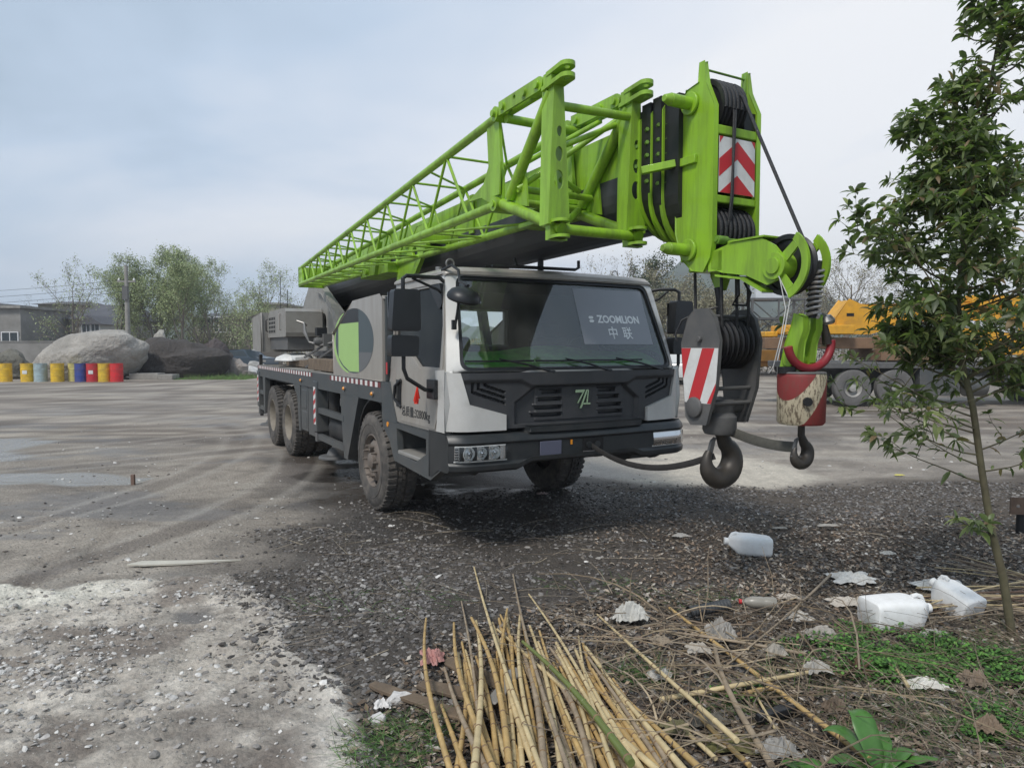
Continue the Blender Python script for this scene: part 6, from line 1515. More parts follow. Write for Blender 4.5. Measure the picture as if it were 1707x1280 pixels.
o = MB(); A = G(215,945); o.plate([(0,-0.03),(0.08,0.055),(0.62,0.12),(0.85,0.15),(0.42,0.02),(0.14,-0.03)], 'z', 0.0, 0.012); o = o.build('broken_board', mat('pale board', (0.52,0.49,0.42), 0.7, var=0.15), None, bevel=0.003); o.location = (A.x, A.y, zt(A.x,A.y)+0.02); o.rotation_euler = (0.05,0.03,0.0); tag(o, 'pale broken board sliver lying on the grey mud', 'board')
m = MB(); m.box(-0.022,0.022,-0.02,0.02,-0.05,0.135); o = m.build('wooden_peg', mat('brown peg', (0.17,0.11,0.085), 0.8), None, bevel=0.004); o.location = G(222,808); tag(o, 'short brown peg standing at the end of the long puddle', 'peg')
# rusty bracket and black post at the right edge
t_p = thing('rusty_post', 'rusty plate on a short dark post at the right edge of the gravel', 'post', G(1702,890), R(-10))
m = MB(); m.cyl((0,0,-0.05),(0,0,0.26),0.045,n=20); m.build('post', M_black, t_p, bevel=0.004)
m = MB(); m.plate([(-0.13,0.20),(0.12,0.20),(0.12,0.36),(-0.13,0.36)], 'y', -0.06,-0.048, holes=[circ(-0.06,0.28,0.018)]); m.build('plate', mat('rusty plate', (0.11,0.075,0.055), 0.8, var=0.3, scale=15), t_p, bevel=0.002)
# broad leaved weed close to the camera
M_weed = mat('fresh leaf', (0.065,0.165,0.032), 0.4, var=0.2, scale=14)
def weed(px, py, label, leaves):
    p = G(px, py); th = thing('weed', label, 'plant', p)
    for (az, el, L, w) in leaves:
        m = MB(); d = Vector((math.cos(az), math.sin(az), 0)); s = Vector((-math.sin(az), math.cos(az), 0)); U_ = lin(0,1,11); vs = []
        for t in U_:
            r = L*t; h = r*math.tan(el)*(1-0.55*t*t); ww = w*math.sin(PI*min(1,t**0.8*0.97+0.03))**0.7*0.5
            for k, c in ((-1,0.25),(-0.5,0.06),(0,0.0),(0.5,0.06),(1,0.25)): vs.append(d*r + s*ww*k*(1+0.06*math.sin(t*16+k)) + Vector((0,0,h+ww*c+0.01)))
        m.add(vs, [(i*5+k,i*5+k+1,(i+1)*5+k+1,(i+1)*5+k) for i in range(10) for k in range(4)]); o = m.build('leaf', M_weed, th, angle=80)
        md = o.modifiers.new('s','SOLIDIFY'); md.thickness = 0.001
weed(1465,1292,'fresh green broad leaved weed at the bottom edge', [(R(100),R(60),0.20,0.11),(R(60),R(35),0.22,0.09),(R(150),R(50),0.22,0.10),(R(178),R(22),0.22,0.10),(R(20),R(30),0.20,0.08),(R(5),R(18),0.28,0.06)])
weed(1360,1302,'smaller broad leaves poking into the bottom edge left of the big weed', [(R(95),R(30),0.10,0.10),(R(150),R(25),0.14,0.09)])
# scattered larger stones one can tell apart
def rock(px, py, w, h, label, col, seed, name='stone', Y=None, depth=None, sub=2, rough=0.35, cat='stone', bx=0.0):
    p = G(px, py) if Y is None else Vector((AT(px, 577, Y).x, Y, 0)); rs = random.Random(seed); off = Vector((rs.uniform(0,50),rs.uniform(0,50),rs.uniform(0,50)))
    import bmesh
    from mathutils import noise
    bm = bmesh.new(); bmesh.ops.create_icosphere(bm, subdivisions=sub, radius=1.0); dp = depth or w*0.7
    for v in bm.verts:
        c = v.co.copy(); n_ = noise.fractal(c*0.9+off, 1.0, 2.1, 4); k = 1+rough*n_
        v.co = Vector((c.x*w/2*k, c.y*dp/2*k, (c.z*0.5+0.32)*h*k*1.15))
        if bx: v.co.x += bx*v.co.z/h*w*0.5
    me = bpy.data.meshes.new(name); bm.to_mesh(me); bm.free(); me.materials.append(mat('rock %s' % (col,), col, 0.88, var=0.28, scale=1.3 if w > 1 else 12, bump=0.9, bscale=5.5 if w > 1 else 50, bdist=0.14 if w > 1 else 0.01, dirt=tuple(q*0.55 for q in col), damt=0.6, dscale=0.9 if w > 1 else 9))
    if w > 1:
        me.polygons.foreach_set('use_smooth', [True]*len(me.polygons)); me.update(); me.set_sharp_from_angle(angle=R(32))
    o = bpy.data.objects.new(name, me); COL.objects.link(o); o.location = p; return tag(o, label, cat)
rock(665,1172,0.12,0.07,'white stone on the crust tip next to the dark planks',(0.62,0.60,0.58),2)
rock(630,1205,0.08,0.05,'smaller white stone at the left end of the front plank',(0.58,0.56,0.54),3)
for i_,(px_,py_,w_,h_,zz_,lb_,cl_) in enumerate([(1165,1100,0.16,0.12,0.06,'pale papery scrap tucked beside the bark covered branch',(0.45,0.41,0.35)),(1330,1045,0.20,0.12,0.06,'whitish torn scrap between the bottle and the low weeds',(0.52,0.49,0.44)),(1290,1105,0.15,0.12,0.06,'pale grey curled leaf scrap under the slanting stick',(0.38,0.35,0.30)),(1100,1085,0.14,0.10,0.05,'small tan card piece in the brushwood below the film',(0.33,0.27,0.20)),(1360,1135,0.16,0.12,0.07,'light grey film scrap at the left edge of the low weeds',(0.42,0.40,0.36)),(1450,1240,0.12,0.09,0.07,'brown curled leaves above the bright broad leaves',(0.20,0.14,0.10)),(1650,1235,0.14,0.10,0.08,'clump of brown dead leaves at the lower right corner',(0.22,0.16,0.11)),(1130,1235,0.16,0.12,0.05,'olive film scrap between two sticks near the bottom edge',(0.14,0.13,0.06)),(1480,935,0.14,0.08,0.03,'small white flake on the brown litter near the torn sheet',(0.55,0.53,0.49)),(1380,885,0.24,0.08,0.02,'long pale flake on the gravel behind the crumpled sheet',(0.42,0.39,0.35))]):
    scrap(px_,py_,w_,h_,zz_,lb_,cl_,seed=40+i_,lift=0.03,name='paper_scrap')
rock(318,1183,0.06,0.035,'grey pebble in the middle of the pale crust',(0.36,0.34,0.32),4)
rock(440,1145,0.07,0.03,'flat pebble on the crust left of the dark gravel',(0.42,0.40,0.36),5)
# ------------------------------------------------------------------ trees
def tree_mesh(seed, H, spread, lev=4, trunk_r=0.14, lean=(0,0), nmain=7, first=0.22, twig=0.5, leafn=0, leaf_s=0.05, updir=0.55, multi=1):
    """returns trunk/branch arrays and leaf anchor points"""
    r = random.Random(seed); V = []; F = []; tips = []
    def tube_(pts, rad, n):
        o = len(V); N = len(pts)
        for i, p in enumerate(pts):
            d = (pts[min(i+1,N-1)]-pts[max(i-1,0)]).normalized(); a, b = frame_of(d)
            for k in range(n): q = 2*PI*k/n; V.append(p+(a*math.cos(q)+b*math.sin(q))*rad[i])
        for i in range(N-1):
            for k in range(n): F.append((o+i*n+k,o+i*n+(k+1)%n,o+(i+1)*n+(k+1)%n,o+(i+1)*n+k))
    def grow(p, d, L, rad, lv):
        K = 5 if lv > 1 else 3; pts = [p.copy()]; q = p.copy(); dd = d.copy()
        for i in range(K):
            dd = (dd+Vector((r.gauss(0,0.12),r.gauss(0,0.12),r.gauss(0,0.08)+0.06*updir))).normalized(); q = q+dd*L/K; pts.append(q.copy())
        tube_(pts, [max(rad*(1-0.75*i/K),0.004) for i in range(K+1)], 6 if lv >= lev-1 else 3)
        if lv <= 1:
            for t in range(len(pts)): tips.append(pts[t])
        if lv <= 0: return
        nb = {4:nmain,3:5,2:5,1:4}.get(lv, 4)
        if lv == lev: nb = nmain
        for i in range(nb):
            t = (first if lv == lev else 0.2)+(1-(first if lv == lev else 0.2))*(i+r.random()*0.8)/nb; t = min(t, 0.98); k = min(int(t*K), K-1); base_ = pts[k].lerp(pts[k+1], t*K-k)
            ax = (pts[k+1]-pts[k]).normalized(); az = r.uniform(0,2*PI) if lv < lev else i*2.4+r.uniform(-.4,.4); a, b = frame_of(ax); ang = r.uniform(0.45,0.95)*(1.0 if lv < lev else spread)
            nd = (ax*math.cos(ang)+(a*math.cos(az)+b*math.sin(az))*math.sin(ang)); nd = (nd+Vector((0,0,0.18*updir))).normalized()
            grow(base_, nd, L*(0.62 if lv == lev else 0.58)*r.uniform(0.75,1.1)*(1.15-0.45*t), rad*(1-0.75*t)*0.62, lv-1)
    for s in range(multi):
        a = 2*PI*s/multi+r.random(); grow(Vector((0.15*s,0,-0.1)), Vector((lean[0]+(0.28*math.cos(a) if multi > 1 else 0), lean[1]+(0.28*math.sin(a) if multi > 1 else 0), 1)).normalized(), H*0.78*(1-0.12*s), trunk_r, lev)
    zmax = max(v.z for v in V); sc = H/zmax
    V = [v*sc for v in V]; tips = [t*sc for t in tips]
    return V, F, tips
M_bark = mat('bark', (0.20,0.175,0.15), 0.9, var=0.3, scale=3)
M_leafy = mat('spring leaves', (0,0,0), 0.7, attr=True, var=0.25, scale=0.8)
def make_tree(name, loc, seed, H, label, cols, dens, ls, group=None, rz=0.0, **k):
    V, F, tips = tree_mesh(seed, H, **k); th = thing(name, label, 'tree', loc, rz, group)
    me = bpy.data.meshes.new('trunk'); me.from_pydata([tuple(v) for v in V], [], F); me.materials.append(M_bark); me.polygons.foreach_set('use_smooth', [True]*len(F)); o = bpy.data.objects.new('trunk', me); COL.objects.link(o); o.parent = th
    if dens > 0:
        T_ = np.array([tuple(t) for t in tips]); T_ = T_[T_[:,2] > H*0.2]; n = int(len(T_)*dens); P = T_[rng.integers(0,len(T_),n)]+rng.normal(0,0.16,(n,3)); s = ls*0.72*rng.uniform(0.6,1.4,n)
        c = np.array(cols)[rng.integers(0,len(cols),n)]*rng.uniform(0.7,1.3,(n,1))
        q = scatter(LEAF4, L4F, P, np.stack([s,s*1.4,s],1), rng.uniform(0,6.28,(n,3)), c, 'crown', M_leafy); q.parent = th
    return th
SPR = [(0.27,0.34,0.14),(0.33,0.39,0.18),(0.21,0.27,0.12),(0.36,0.40,0.21)]
OLV = [(0.25,0.24,0.15),(0.21,0.20,0.125),(0.29,0.26,0.17)]
DRK = [(0.05,0.075,0.03),(0.07,0.095,0.04),(0.04,0.055,0.025)]
def Hpx(top, Y): return 1.782+(577-top)/1152.57*Y
def tr(px, top, Y, label, seed, cols, dens, ls=0.07, name='bare_tree', **k):
    k.setdefault('lev', 4); k.setdefault('spread', 1.0)
    return make_tree(name, Vector((AT(px,577,Y).x, Y, 0)), seed, Hpx(top,Y), label, cols, dens, ls, **k)
tr(122,432,48,'bare spreading tree behind the pale boulder, furthest left of the big ones',1,SPR,0.35,nmain=8,spread=1.1,trunk_r=0.16)
tr(195,420,56,'slender budding tree just left of the utility pole',2,SPR,2.2,nmain=8,spread=0.7)
tr(262,410,58,'tall budding green tree right behind the utility pole',3,SPR,3.6,0.08,nmain=9,spread=0.8,multi=2)
tr(300,418,54,'greenest budding tree above the dark boulder',4,SPR,3.6,0.08,nmain=9,spread=0.8)
tr(343,420,57,'tall brownish tree with fine twigs above the right end of the dark boulder',5,SPR,1.5,nmain=9,spread=0.75,multi=2)
tr(425,434,52,'bare many stemmed tree standing alone left of the counterweight',6,SPR,0.6,nmain=9,spread=0.7,multi=3)
tr(45,490,70,'small bare tree rising behind the grey house at the left edge',7,OLV,0.3,nmain=7,lev=3)
tr(484,470,60,'thin tree partly hidden behind the crane superstructure',8,OLV,0.3,nmain=7,lev=3)
tr(1030,420,40,'bare tree with dark broken limb behind the cab roof',9,OLV,0.15,nmain=8,spread=1.1)
tr(1075,415,42,'olive leafed tree to the right of the broken limb tree',10,DRK,2.6,0.08,name='leafy_tree',nmain=8,spread=0.7)
tr(1125,432,38,'many stemmed bare tree seen under the boom head',11,OLV,0.9,nmain=9,spread=0.8,multi=3)
tr(1165,470,40,'lower twiggy tree directly behind the hook block',12,OLV,1.2,nmain=9,spread=0.9,multi=2)
tr(1345,470,46,'bare twiggy tree behind the small hook',13,OLV,0.4,nmain=8,spread=0.8,multi=2)
tr(1395,418,42,'tall bare tree between the tip sheave and the sapling crown',14,OLV,0.3,nmain=9,spread=0.8,multi=2)
tr(1440,455,44,'bare tree half covered by the sapling crown',15,OLV,0.4,nmain=8,spread=0.8)
# a second row as undergrowth: dense brush masses
def brush(px0, px1, top, Y, n, cols, name, s=0.22, amp=0.35):
    x0, x1 = AT(px0,577,Y).x, AT(px1,577,Y).x; x = rng.uniform(x0,x1,n); hmax = Hpx(top,Y)
    hh = hmax*(1-amp+amp*2*(fbm(x*0.35, x*0+Y, 4, int(Y))-0.2).clip(0,1)); z = hh*rng.random(n)**0.75; y = Y+rng.uniform(-1.5,1.5,n)
    ss_ = s*rng.uniform(0.5,1.2,n); c = np.array(cols)[rng.integers(0,len(cols),n)]*rng.uniform(0.6,1.3,(n,1))
    o = scatter(LEAF4, L4F, np.stack([x,y,z],1), np.stack([ss_,ss_*0.5,ss_],1), rng.uniform(0,6.28,(n,3)), c, name, M_leafy); return tag(o, kind='stuff')
GRY = [(0.13,0.115,0.085),(0.17,0.15,0.11),(0.10,0.09,0.065),(0.15,0.15,0.09)]
brush(-200,420,555,62,9000,GRY+OLV,'undergrowth',0.20); brush(205,430,520,59,7000,SPR+OLV,'undergrowth',0.15,0.4); brush(330,640,520,66,6000,OLV,'undergrowth',0.2); brush(-1500,-200,520,62,9000,GRY+OLV,'undergrowth',0.3); brush(1900,3000,500,50,9000,OLV+DRK,'undergrowth',0.3)
brush(960,1330,500,46,12000,OLV+GRY,'undergrowth',0.16); brush(1330,1900,490,48,12000,OLV+DRK,'undergrowth',0.18); brush(620,980,560,60,3000,OLV,'undergrowth',0.2)
# far hill
m = MB(); hx = lin(-470, 470, 90); vs = []
def hz_(x): 
    px = 853.5+1152.57*x/420
    return 8+ 34*math.exp(-((px-1180)/120)**2)+26*math.exp(-((px-1330)/260)**2)+14*math.exp(-((px-400)/500)**2)+2.0*math.sin(x*0.11)+1.2*math.sin(x*0.29)
m.add([(x,420+12*j,hz_(x)*[0,0.7,1,0.8][j]+0) for j in range(4) for x in hx], [(j*90+i,j*90+i+1,(j+1)*90+i+1,(j+1)*90+i) for j in range(3) for i in range(89)])
tag(m.build('hills', mat('wooded hill', (0.05,0.07,0.04), 0.95, var=0.5, scale=0.12), None, angle=180), kind='structure')

# ---- sapling at the right, close to the camera
tl = Vector(G(1690,1062)); tl.z = 0
sap = thing('leafy_sapling', 'tall evergreen sapling with drooping leaves at the right edge, thin stem in the rubbish', 'tree', tl)
Yt = tl.y
stem = [Vector((0,0,-0.05))]+[AT(px,py,Yt+dy)-tl for px,py,dy in ((1672,960,0),(1652,880,0.02),(1636,780,0.03),(1622,680,0.04),(1603,600,0.05),(1597,520,0.06),(1602,430,0.08),(1622,300,0.1),(1648,160,0.12),(1668,40,0.15),(1680,-120,0.15))]
m = MB(); m.tube(stem, [0.026,0.024,0.022,0.020,0.019,0.017,0.015,0.014,0.012,0.010,0.007,0.003], 10)
sr = random.Random(21); LP = []; LD = []
def radius(z):
    if z < 1.15: return 0.0
    return float(np.interp(z, [1.15,1.55,1.75,2.0,2.3,2.6,2.9,3.1,3.6,4.0,4.6], [0.10,0.30,0.56,0.72,0.68,0.58,0.48,0.28,0.22,0.20,0.10]))
def at_stem(z):
    for a, b in zip(stem[:-1], stem[1:]):
        if a.z <= z <= b.z: return a.lerp(b, (z-a.z)/(b.z-a.z))
    return stem[-1]
def shoot(p, d, L, r, lv):
    K = 6; q = p.copy(); pts = [q.copy()]; dd = d.copy()
    for i in range(K):
        dd = (dd+Vector((sr.gauss(0,0.13),sr.gauss(0,0.13),sr.gauss(0,0.10)+0.05))).normalized(); q = q+dd*L/K; pts.append(q.copy())
    m.tube(pts, [r*(1-0.7*i/K) for i in range(K+1)], 5 if lv else 4, cap=False)
    if lv > 0:
        for i in range(5 if lv == 2 else 3):
            t = sr.uniform(0.25,0.98); k = min(int(t*K),K-1); b_ = pts[k].lerp(pts[k+1], t*K-k); a = Vector((sr.gauss(0,1),sr.gauss(0,1),sr.gauss(0,0.55)+0.15)).normalized()
            shoot(b_, (dd*0.6+a*0.8).normalized(), L*sr.uniform(0.35,0.6), r*0.5, lv-1)
    if lv <= 1:
        for i in range(1, K+1):
            for q_ in range(1 if sr.random() < 0.55 else 2):
                LP.append(pts[i]); a = Vector((sr.gauss(0,1),sr.gauss(0,1),sr.gauss(0,0.5)-0.25)); LD.append((dd*0.6+a).normalized())
        for q_ in range(6):
            a = 2*PI*q_/6; u1, u2 = frame_of(dd); LP.append(pts[-1]); LD.append((dd*0.55+(u1*math.cos(a)+u2*math.sin(a))*0.9+Vector((0,0,-0.25))).normalized())
z = 1.62
while z < 4.45:
    n_ = 4 if z < 3.4 else 3
    for k in range(n_):
        az = sr.uniform(0,2*PI); R_z = radius(z)*sr.uniform(0.55,1.05)*(1.0+1.0*max(0,math.cos(az))); p = at_stem(z+sr.uniform(-.05,.05)-R_z*0.35)
        if p.z > 0.85: shoot(p, Vector((math.cos(az),math.sin(az)*0.9,0.42)).normalized(), max(R_z,0.16), 0.008, 2 if R_z > 0.30 else 1)
    z += 0.14 if z < 3.0 else 0.11
# a few lower sprays near the bare stem
for (z_, az, L_s) in ((0.95,2.6,0.55),(1.15,0.1,0.35),(1.02,-0.3,0.3),(1.12,3.3,0.62),(1.25,2.9,0.75),(0.62,3.0,0.22),(1.35,3.05,0.85),(1.18,2.8,0.7),(1.05,3.4,0.5),(1.28,3.5,0.8),(1.4,2.5,0.6)):
    shoot(at_stem(z_), Vector((math.cos(az),math.sin(az),0.25)).normalized(), L_s, 0.006, 1)
m.build('trunk', mat('sapling bark', (0.10,0.085,0.05), 0.8, var=0.3, scale=20, dirt=(0.15,0.16,0.08), damt=0.4), sap, angle=60)
LP = np.array([tuple(p) for p in LP]); LD = np.array([tuple(p) for p in LD]); n = len(LP)
Ll = rng.uniform(0.035,0.098,n); Wl = Ll*rng.uniform(0.15,0.21,n)
up = np.array([0,0,1.0])+rng.normal(0,0.45,(n,3)); sd_ = np.cross(LD, up); sd_ /= np.linalg.norm(sd_,axis=1)[:,None]+1e-9; nr = np.cross(sd_, LD)
prof = [(0.0,0.0,0),(0.22,0.75,0.02),(0.5,1.0,0.0),(0.78,0.62,-0.07),(1.0,0.0,-0.20)]
vv = [LP]
idx = {}
Vv = []
for j,(t,w,dz) in enumerate(prof):
    c = LP+LD*(Ll*t)[:,None]+np.array([0,0,1.0])*(Ll*dz)[:,None]
    if w == 0: Vv.append(c)
    else:
        Vv += [c-sd_*(Wl*w)[:,None]+nr*(Wl*w*0.35)[:,None], c, c+sd_*(Wl*w)[:,None]+nr*(Wl*w*0.35)[:,None]]
Vv = np.stack(Vv,1)    # 1+9+1 = 11 verts
tri = [(0,1,2),(0,2,3),(1,4,5),(1,5,2),(2,5,6),(2,6,3),(4,7,8),(4,8,5),(5,8,9),(5,9,6),(7,10,8),(8,10,9)]
Fv = (np.array(tri)[None]+np.arange(n)[:,None,None]*11).reshape(-1,3)
LC = np.array([(0.105,0.135,0.058),(0.14,0.17,0.075),(0.085,0.108,0.050),(0.19,0.225,0.085),(0.24,0.27,0.11),(0.24,0.17,0.105)])
ci = rng.choice(6, n, p=[0.3,0.28,0.22,0.10,0.05,0.05]); lc = LC[ci]*rng.uniform(0.7,1.25,(n,1))
M_sleaf = mat('glossy evergreen leaf', (0,0,0), 0.42, attr=True, var=0.15, scale=25)
_t = M_sleaf.node_tree; _p = _t.nodes['Principled BSDF']; _tr = _t.nodes.new('ShaderNodeBsdfTranslucent'); _mx = _t.nodes.new('ShaderNodeMixShader'); _mx.inputs[0].default_value = 0.32
_s = _t.nodes.new('ShaderNodeVectorMath'); _s.operation = 'MULTIPLY'; _s.inputs[1].default_value = (1.8,2.4,1.0)
_t.links.new(_p.inputs['Base Color'].links[0].from_socket, _s.inputs[0]); _t.links.new(_s.outputs[0], _tr.inputs[0]); _t.links.new(_p.outputs[0], _mx.inputs[1]); _t.links.new(_tr.outputs[0], _mx.inputs[2]); _t.links.new(_mx.outputs[0], _t.nodes['Material Output'].inputs[0])
cro = mesh_np('crown', Vv.reshape(-1,3), Fv, M_sleaf, np.repeat(lc,11,0), parent=sap, smooth=True)
print('SAPLING leaves', n)

# ------------------------------------------------------------------ boulders, drums, pole, houses on the left
rock(133,634,5.7,2.75,'huge pale grey boulder behind the row of drums',(0.36,0.335,0.30),31,'boulder',Y=37.5,depth=4,sub=5,rough=0.16,cat='boulder',bx=0.55)
rock(300,628,5.2,2.3,'large dark brown boulder right of the pale one',(0.060,0.052,0.047),35,'boulder',Y=40,depth=3.5,sub=4,rough=0.30,cat='boulder')
rock(350,628,2.0,2.1,'squarish dark reddish rock leaning on the right end of the dark boulder',(0.085,0.068,0.065),36,'boulder',Y=40.5,depth=2.5,sub=3,rough=0.35,cat='boulder')
rock(228,600,1.4,1.5,'dark rounded rock in the gap between the two boulders',(0.09,0.085,0.08),33,'boulder',Y=42,sub=3,cat='boulder')
rock(266,600,1.3,2.6,'small pale rock peeping over the left end of the dark boulder',(0.36,0.34,0.30),34,'boulder',Y=43.5,sub=3,cat='boulder')
for i,(px,py,w,h,c,l) in enumerate([(380,612,1.1,0.9,(0.40,0.36,0.31),'pale stone block at the left end of the rubble heap'),(393,606,1.3,1.1,(0.32,0.28,0.25),'larger tan stone in the middle of the rubble heap'),(370,600,0.8,0.7,(0.42,0.38,0.34),'small pale stone behind the rubble heap'),(402,618,0.7,0.5,(0.25,0.22,0.20),'brown stone at the right foot of the rubble heap'),(218,628,0.9,0.7,(0.22,0.21,0.20),'grey stone between the pale boulder and the low concrete slabs'),(10,600,2.6,1.6,(0.16,0.15,0.12),'mossy mound behind the first yellow drum'),(-20,610,3,1.5,(0.15,0.14,0.11),'mossy mound cut off by the left edge')]):
    rock(px,py,w,h,l,c,50+i,'rock',Y=41 if px > 50 else 38,sub=3,cat='rock')
def drum(px, col, label, Y=34.8, sticker=False, w=20):
    th = thing('oil_drum', label, 'drum', Vector((AT(px,577,Y).x, Y, 0)), R(px*37 % 360), 'oil drums standing in a row')
    m = MB(); r = 0.295
    m.lathe([(0.0,0.0),(r,0.0),(r+0.012,0.005),(r+0.012,0.02),(r,0.03),(r,0.29),(r+0.012,0.30),(r+0.012,0.32),(r,0.33),(r,0.59),(r+0.012,0.60),(r+0.012,0.62),(r,0.63),(r,0.89),(r+0.012,0.90),(r+0.012,0.92),(r-0.01,0.92),(r-0.012,0.90),(0.0,0.90)], (0,0,0), (0,0,1), 28)
    m.build('body', mat('drum %s' % (col,), col, 0.45, var=0.1, scale=3, dirt=(0.15,0.10,0.07), damt=0.5, dscale=4), th)
    if sticker:
        a = -PI/2 - th.rotation_euler.z + 0.2; s = MB(); vs = []
        for z_ in (0.40,0.58):
            for k in lin(a-0.35,a+0.35,5): vs.append(((r+0.016)*math.cos(k),(r+0.016)*math.sin(k),z_))
        s.add(vs, [(k,k+1,k+6,k+5) for k in range(4)]); s.build('sticker', M_white, th)
    m = MB(); m.cyl((0.15,0,0.90),(0.15,0,0.915),0.03,n=10); m.build('bung', M_steel, th)
YEL = (0.78,0.50,0.03)
for px, c, l, st in ((7,YEL,'yellow drum at the left edge, first of the row',0),(44,YEL,'yellow drum with white sticker beside the pale blue drum',1),(66,(0.36,0.47,0.50),'pale blue grey drum, the only one of its colour',0),(94,YEL,'lone yellow drum in the middle of the row',0),(123,(0.62,0.55,0.20),'dull yellow drum mostly hidden behind the dark blue drum',0),(134,(0.03,0.06,0.28),'dark blue drum, the only one of its colour',0),(153.5,(0.55,0.02,0.035),'red drum with white sticker next to the dark blue drum',1),(173,(0.72,0.48,0.04),'yellow drum standing between the two red drums',0),(193,(0.70,0.02,0.03),'bright red drum at the right end of the row',0)):
    drum(px, c, l, 35.3 if px == 123 else 34.8, st)
# concrete slabs, grass verge
M_conc = mat('weathered concrete', (0.30,0.285,0.26), 0.85, var=0.2, scale=2, dirt=(0.12,0.11,0.10), damt=0.5, dscale=3)
for px0,px1,Y,h,l in ((220,268,37.5,0.33,'long low concrete slab in front of the dark boulder'),(268,292,37.2,0.28,'shorter concrete slab right of the long low one')):
    m = MB(); x0 = AT(px0,577,Y).x; x1 = AT(px1,577,Y).x; m.box(x0-(x0+x1)/2,x1-(x0+x1)/2,-0.4,0.4,0,h); o = m.build('concrete_slab', M_conc, None, bevel=0.02); o.location = ((x0+x1)/2,Y,0); tag(o,l,'slab')
vp = np.stack([rng.uniform(AT(300,577,38).x,AT(420,577,38).x,2600), rng.uniform(36.8,41,2600)],1)
tag(twig_np(2600,None,(0.12,0.35),(0.006,0.012),0,0,0,0,'grass_verge',[(0.08,0.17,0.03),(0.12,0.22,0.05),(0.16,0.19,0.08)],(0,0.02),pts=vp,up=0.8), kind='stuff')
# utility pole and wires
Yp = 46.0; pb_ = Vector((AT(214,577,Yp).x, Yp, 0)); Hp = Hpx(444,Yp)
th = thing('utility_pole', 'grey concrete utility pole with insulators behind the pale boulder', 'pole', pb_)
m = MB(); m.cyl((0,0,0),(0,0,Hp),0.19,0.11,n=16); m.build('pole', M_conc, th)
m = MB(); m.box(-0.6,0.6,-0.05,0.05,Hpx(470,Yp)-0.05,Hpx(470,Yp)+0.05); m.build('cross_arm', M_grey, th)
for q in (-0.5,0,0.5):
    k_ = MB(); k_.lathe([(0.03,0),(0.07,0.03),(0.07,0.1),(0.02,0.18),(0,0.18)],(q,0,Hpx(470,Yp)+0.05),(0,0,1),10); k_.build('insulator', M_white, th)
m = MB(); m.box(-0.18,0.18,-0.25,-0.1,Hpx(500,Yp),Hpx(478,Yp)); m.build('junction_box', M_dgrey, th)
for i,(za,pyL,l) in enumerate(((0.5,478,'upper overhead wire running left from the pole'),(0.1,488,'middle overhead wire running left from the pole'),(-0.3,498,'lower overhead wire running left from the pole'))):
    A = pb_+Vector((0,0,Hpx(470,Yp)+0.15-0.4*i)); B = AT(-420,pyL-8,75); m = MB(); m.tube([p-A for p in catenary(A,B,1.1,24)], 0.013, 5); o = m.build('overhead_wire', M_black, None); o.location = A; tag(o,l,'wire','overhead wires left of the pole')
# houses
M_wall1 = mat('cement render', (0.26,0.25,0.235), 0.9, var=0.2, scale=0.6, dirt=(0.13,0.125,0.11), damt=0.6, dscale=0.7)
M_wall2 = mat('beige render', (0.36,0.33,0.27), 0.9, var=0.12, scale=0.5, dirt=(0.2,0.18,0.14), damt=0.4, dscale=0.8)
M_wall3 = mat('white render', (0.60,0.60,0.58), 0.9, var=0.08, scale=0.5)
M_roofd = mat('dark tile roof', (0.085,0.085,0.095), 0.8, var=0.25, scale=1.5)
M_pane = mat('window pane', (0.03,0.04,0.045), 0.15, var=0.2)
M_pvc = mat('white window frame', (0.7,0.7,0.7), 0.5, var=0.03)
def house(px0, px1, top, Y, dep, wall, label, roof='flat', eave=None, wins=(), rz=0.0, base=0.0):
    x0, x1 = AT(px0,577,Y).x, AT(px1,577,Y).x; w = x1-x0; h = Hpx(top,Y); th = thing('house', label, 'house', Vector(((x0+x1)/2,Y,0)), rz)
    m = MB(); m.box(-w/2,w/2,0,dep,0,h if roof == 'flat' else Hpx(eave,Y)); m.build('wall', wall, th)
    if roof == 'flat':
        r = MB(); r.box(-w/2-0.25,w/2+0.25,-0.35,dep+0.25,h,h+0.22); r.box(-w/2,w/2,-0.03,0,h*0.5-0.15,h*0.5+0.1); r.build('roof', M_conc, th)
    else:
        e = Hpx(eave,Y); r = MB(); 
        if roof == 'side': r.plate([(-w/2-0.5,e-0.1),(w/2+0.5,e-0.1),(w/2-w*0.15,h),(-w/2+w*0.15,h)], 'y', -0.5, dep+0.5)
        if roof == 'gable': r.plate([(-w/2-0.5,e-0.15),(w/2+0.5,e-0.15),(0,h)], 'y', -0.5, dep+0.5)
        r.map(lambda x,y,z: (x,(y if z < e+0.2 else (dep/2+(y-dep/2)*0.25)),z) if roof == 'side' else (x,y,z)); r.build('roof', M_roofd, th)
    for (px, py, ww, hh) in wins:
        xc = AT(px,577,Y).x-(x0+x1)/2; zc = Hpx(py,Y); f_ = MB(); f_.plate([(xc-ww/2,zc-hh/2),(xc+ww/2,zc-hh/2),(xc+ww/2,zc+hh/2),(xc-ww/2,zc+hh/2)], 'y', -0.10, -0.01, holes=[[(xc-ww/2+.08,zc-hh/2+.08),(xc-0.03,zc-hh/2+.08),(xc-0.03,zc+hh/2-.08),(xc-ww/2+.08,zc+hh/2-.08)],[(xc+.03,zc-hh/2+.08),(xc+ww/2-.08,zc-hh/2+.08),(xc+ww/2-.08,zc+hh/2-.08),(xc+.03,zc+hh/2-.08)]])
        f = f_.build('window', M_pvc, th); g = MB(); g.box(xc-ww/2+.05,xc+ww/2-.05,-0.05,-0.02,zc-hh/2+.05,zc+hh/2-.05); g.build('pane', M_pane, f)
    return th
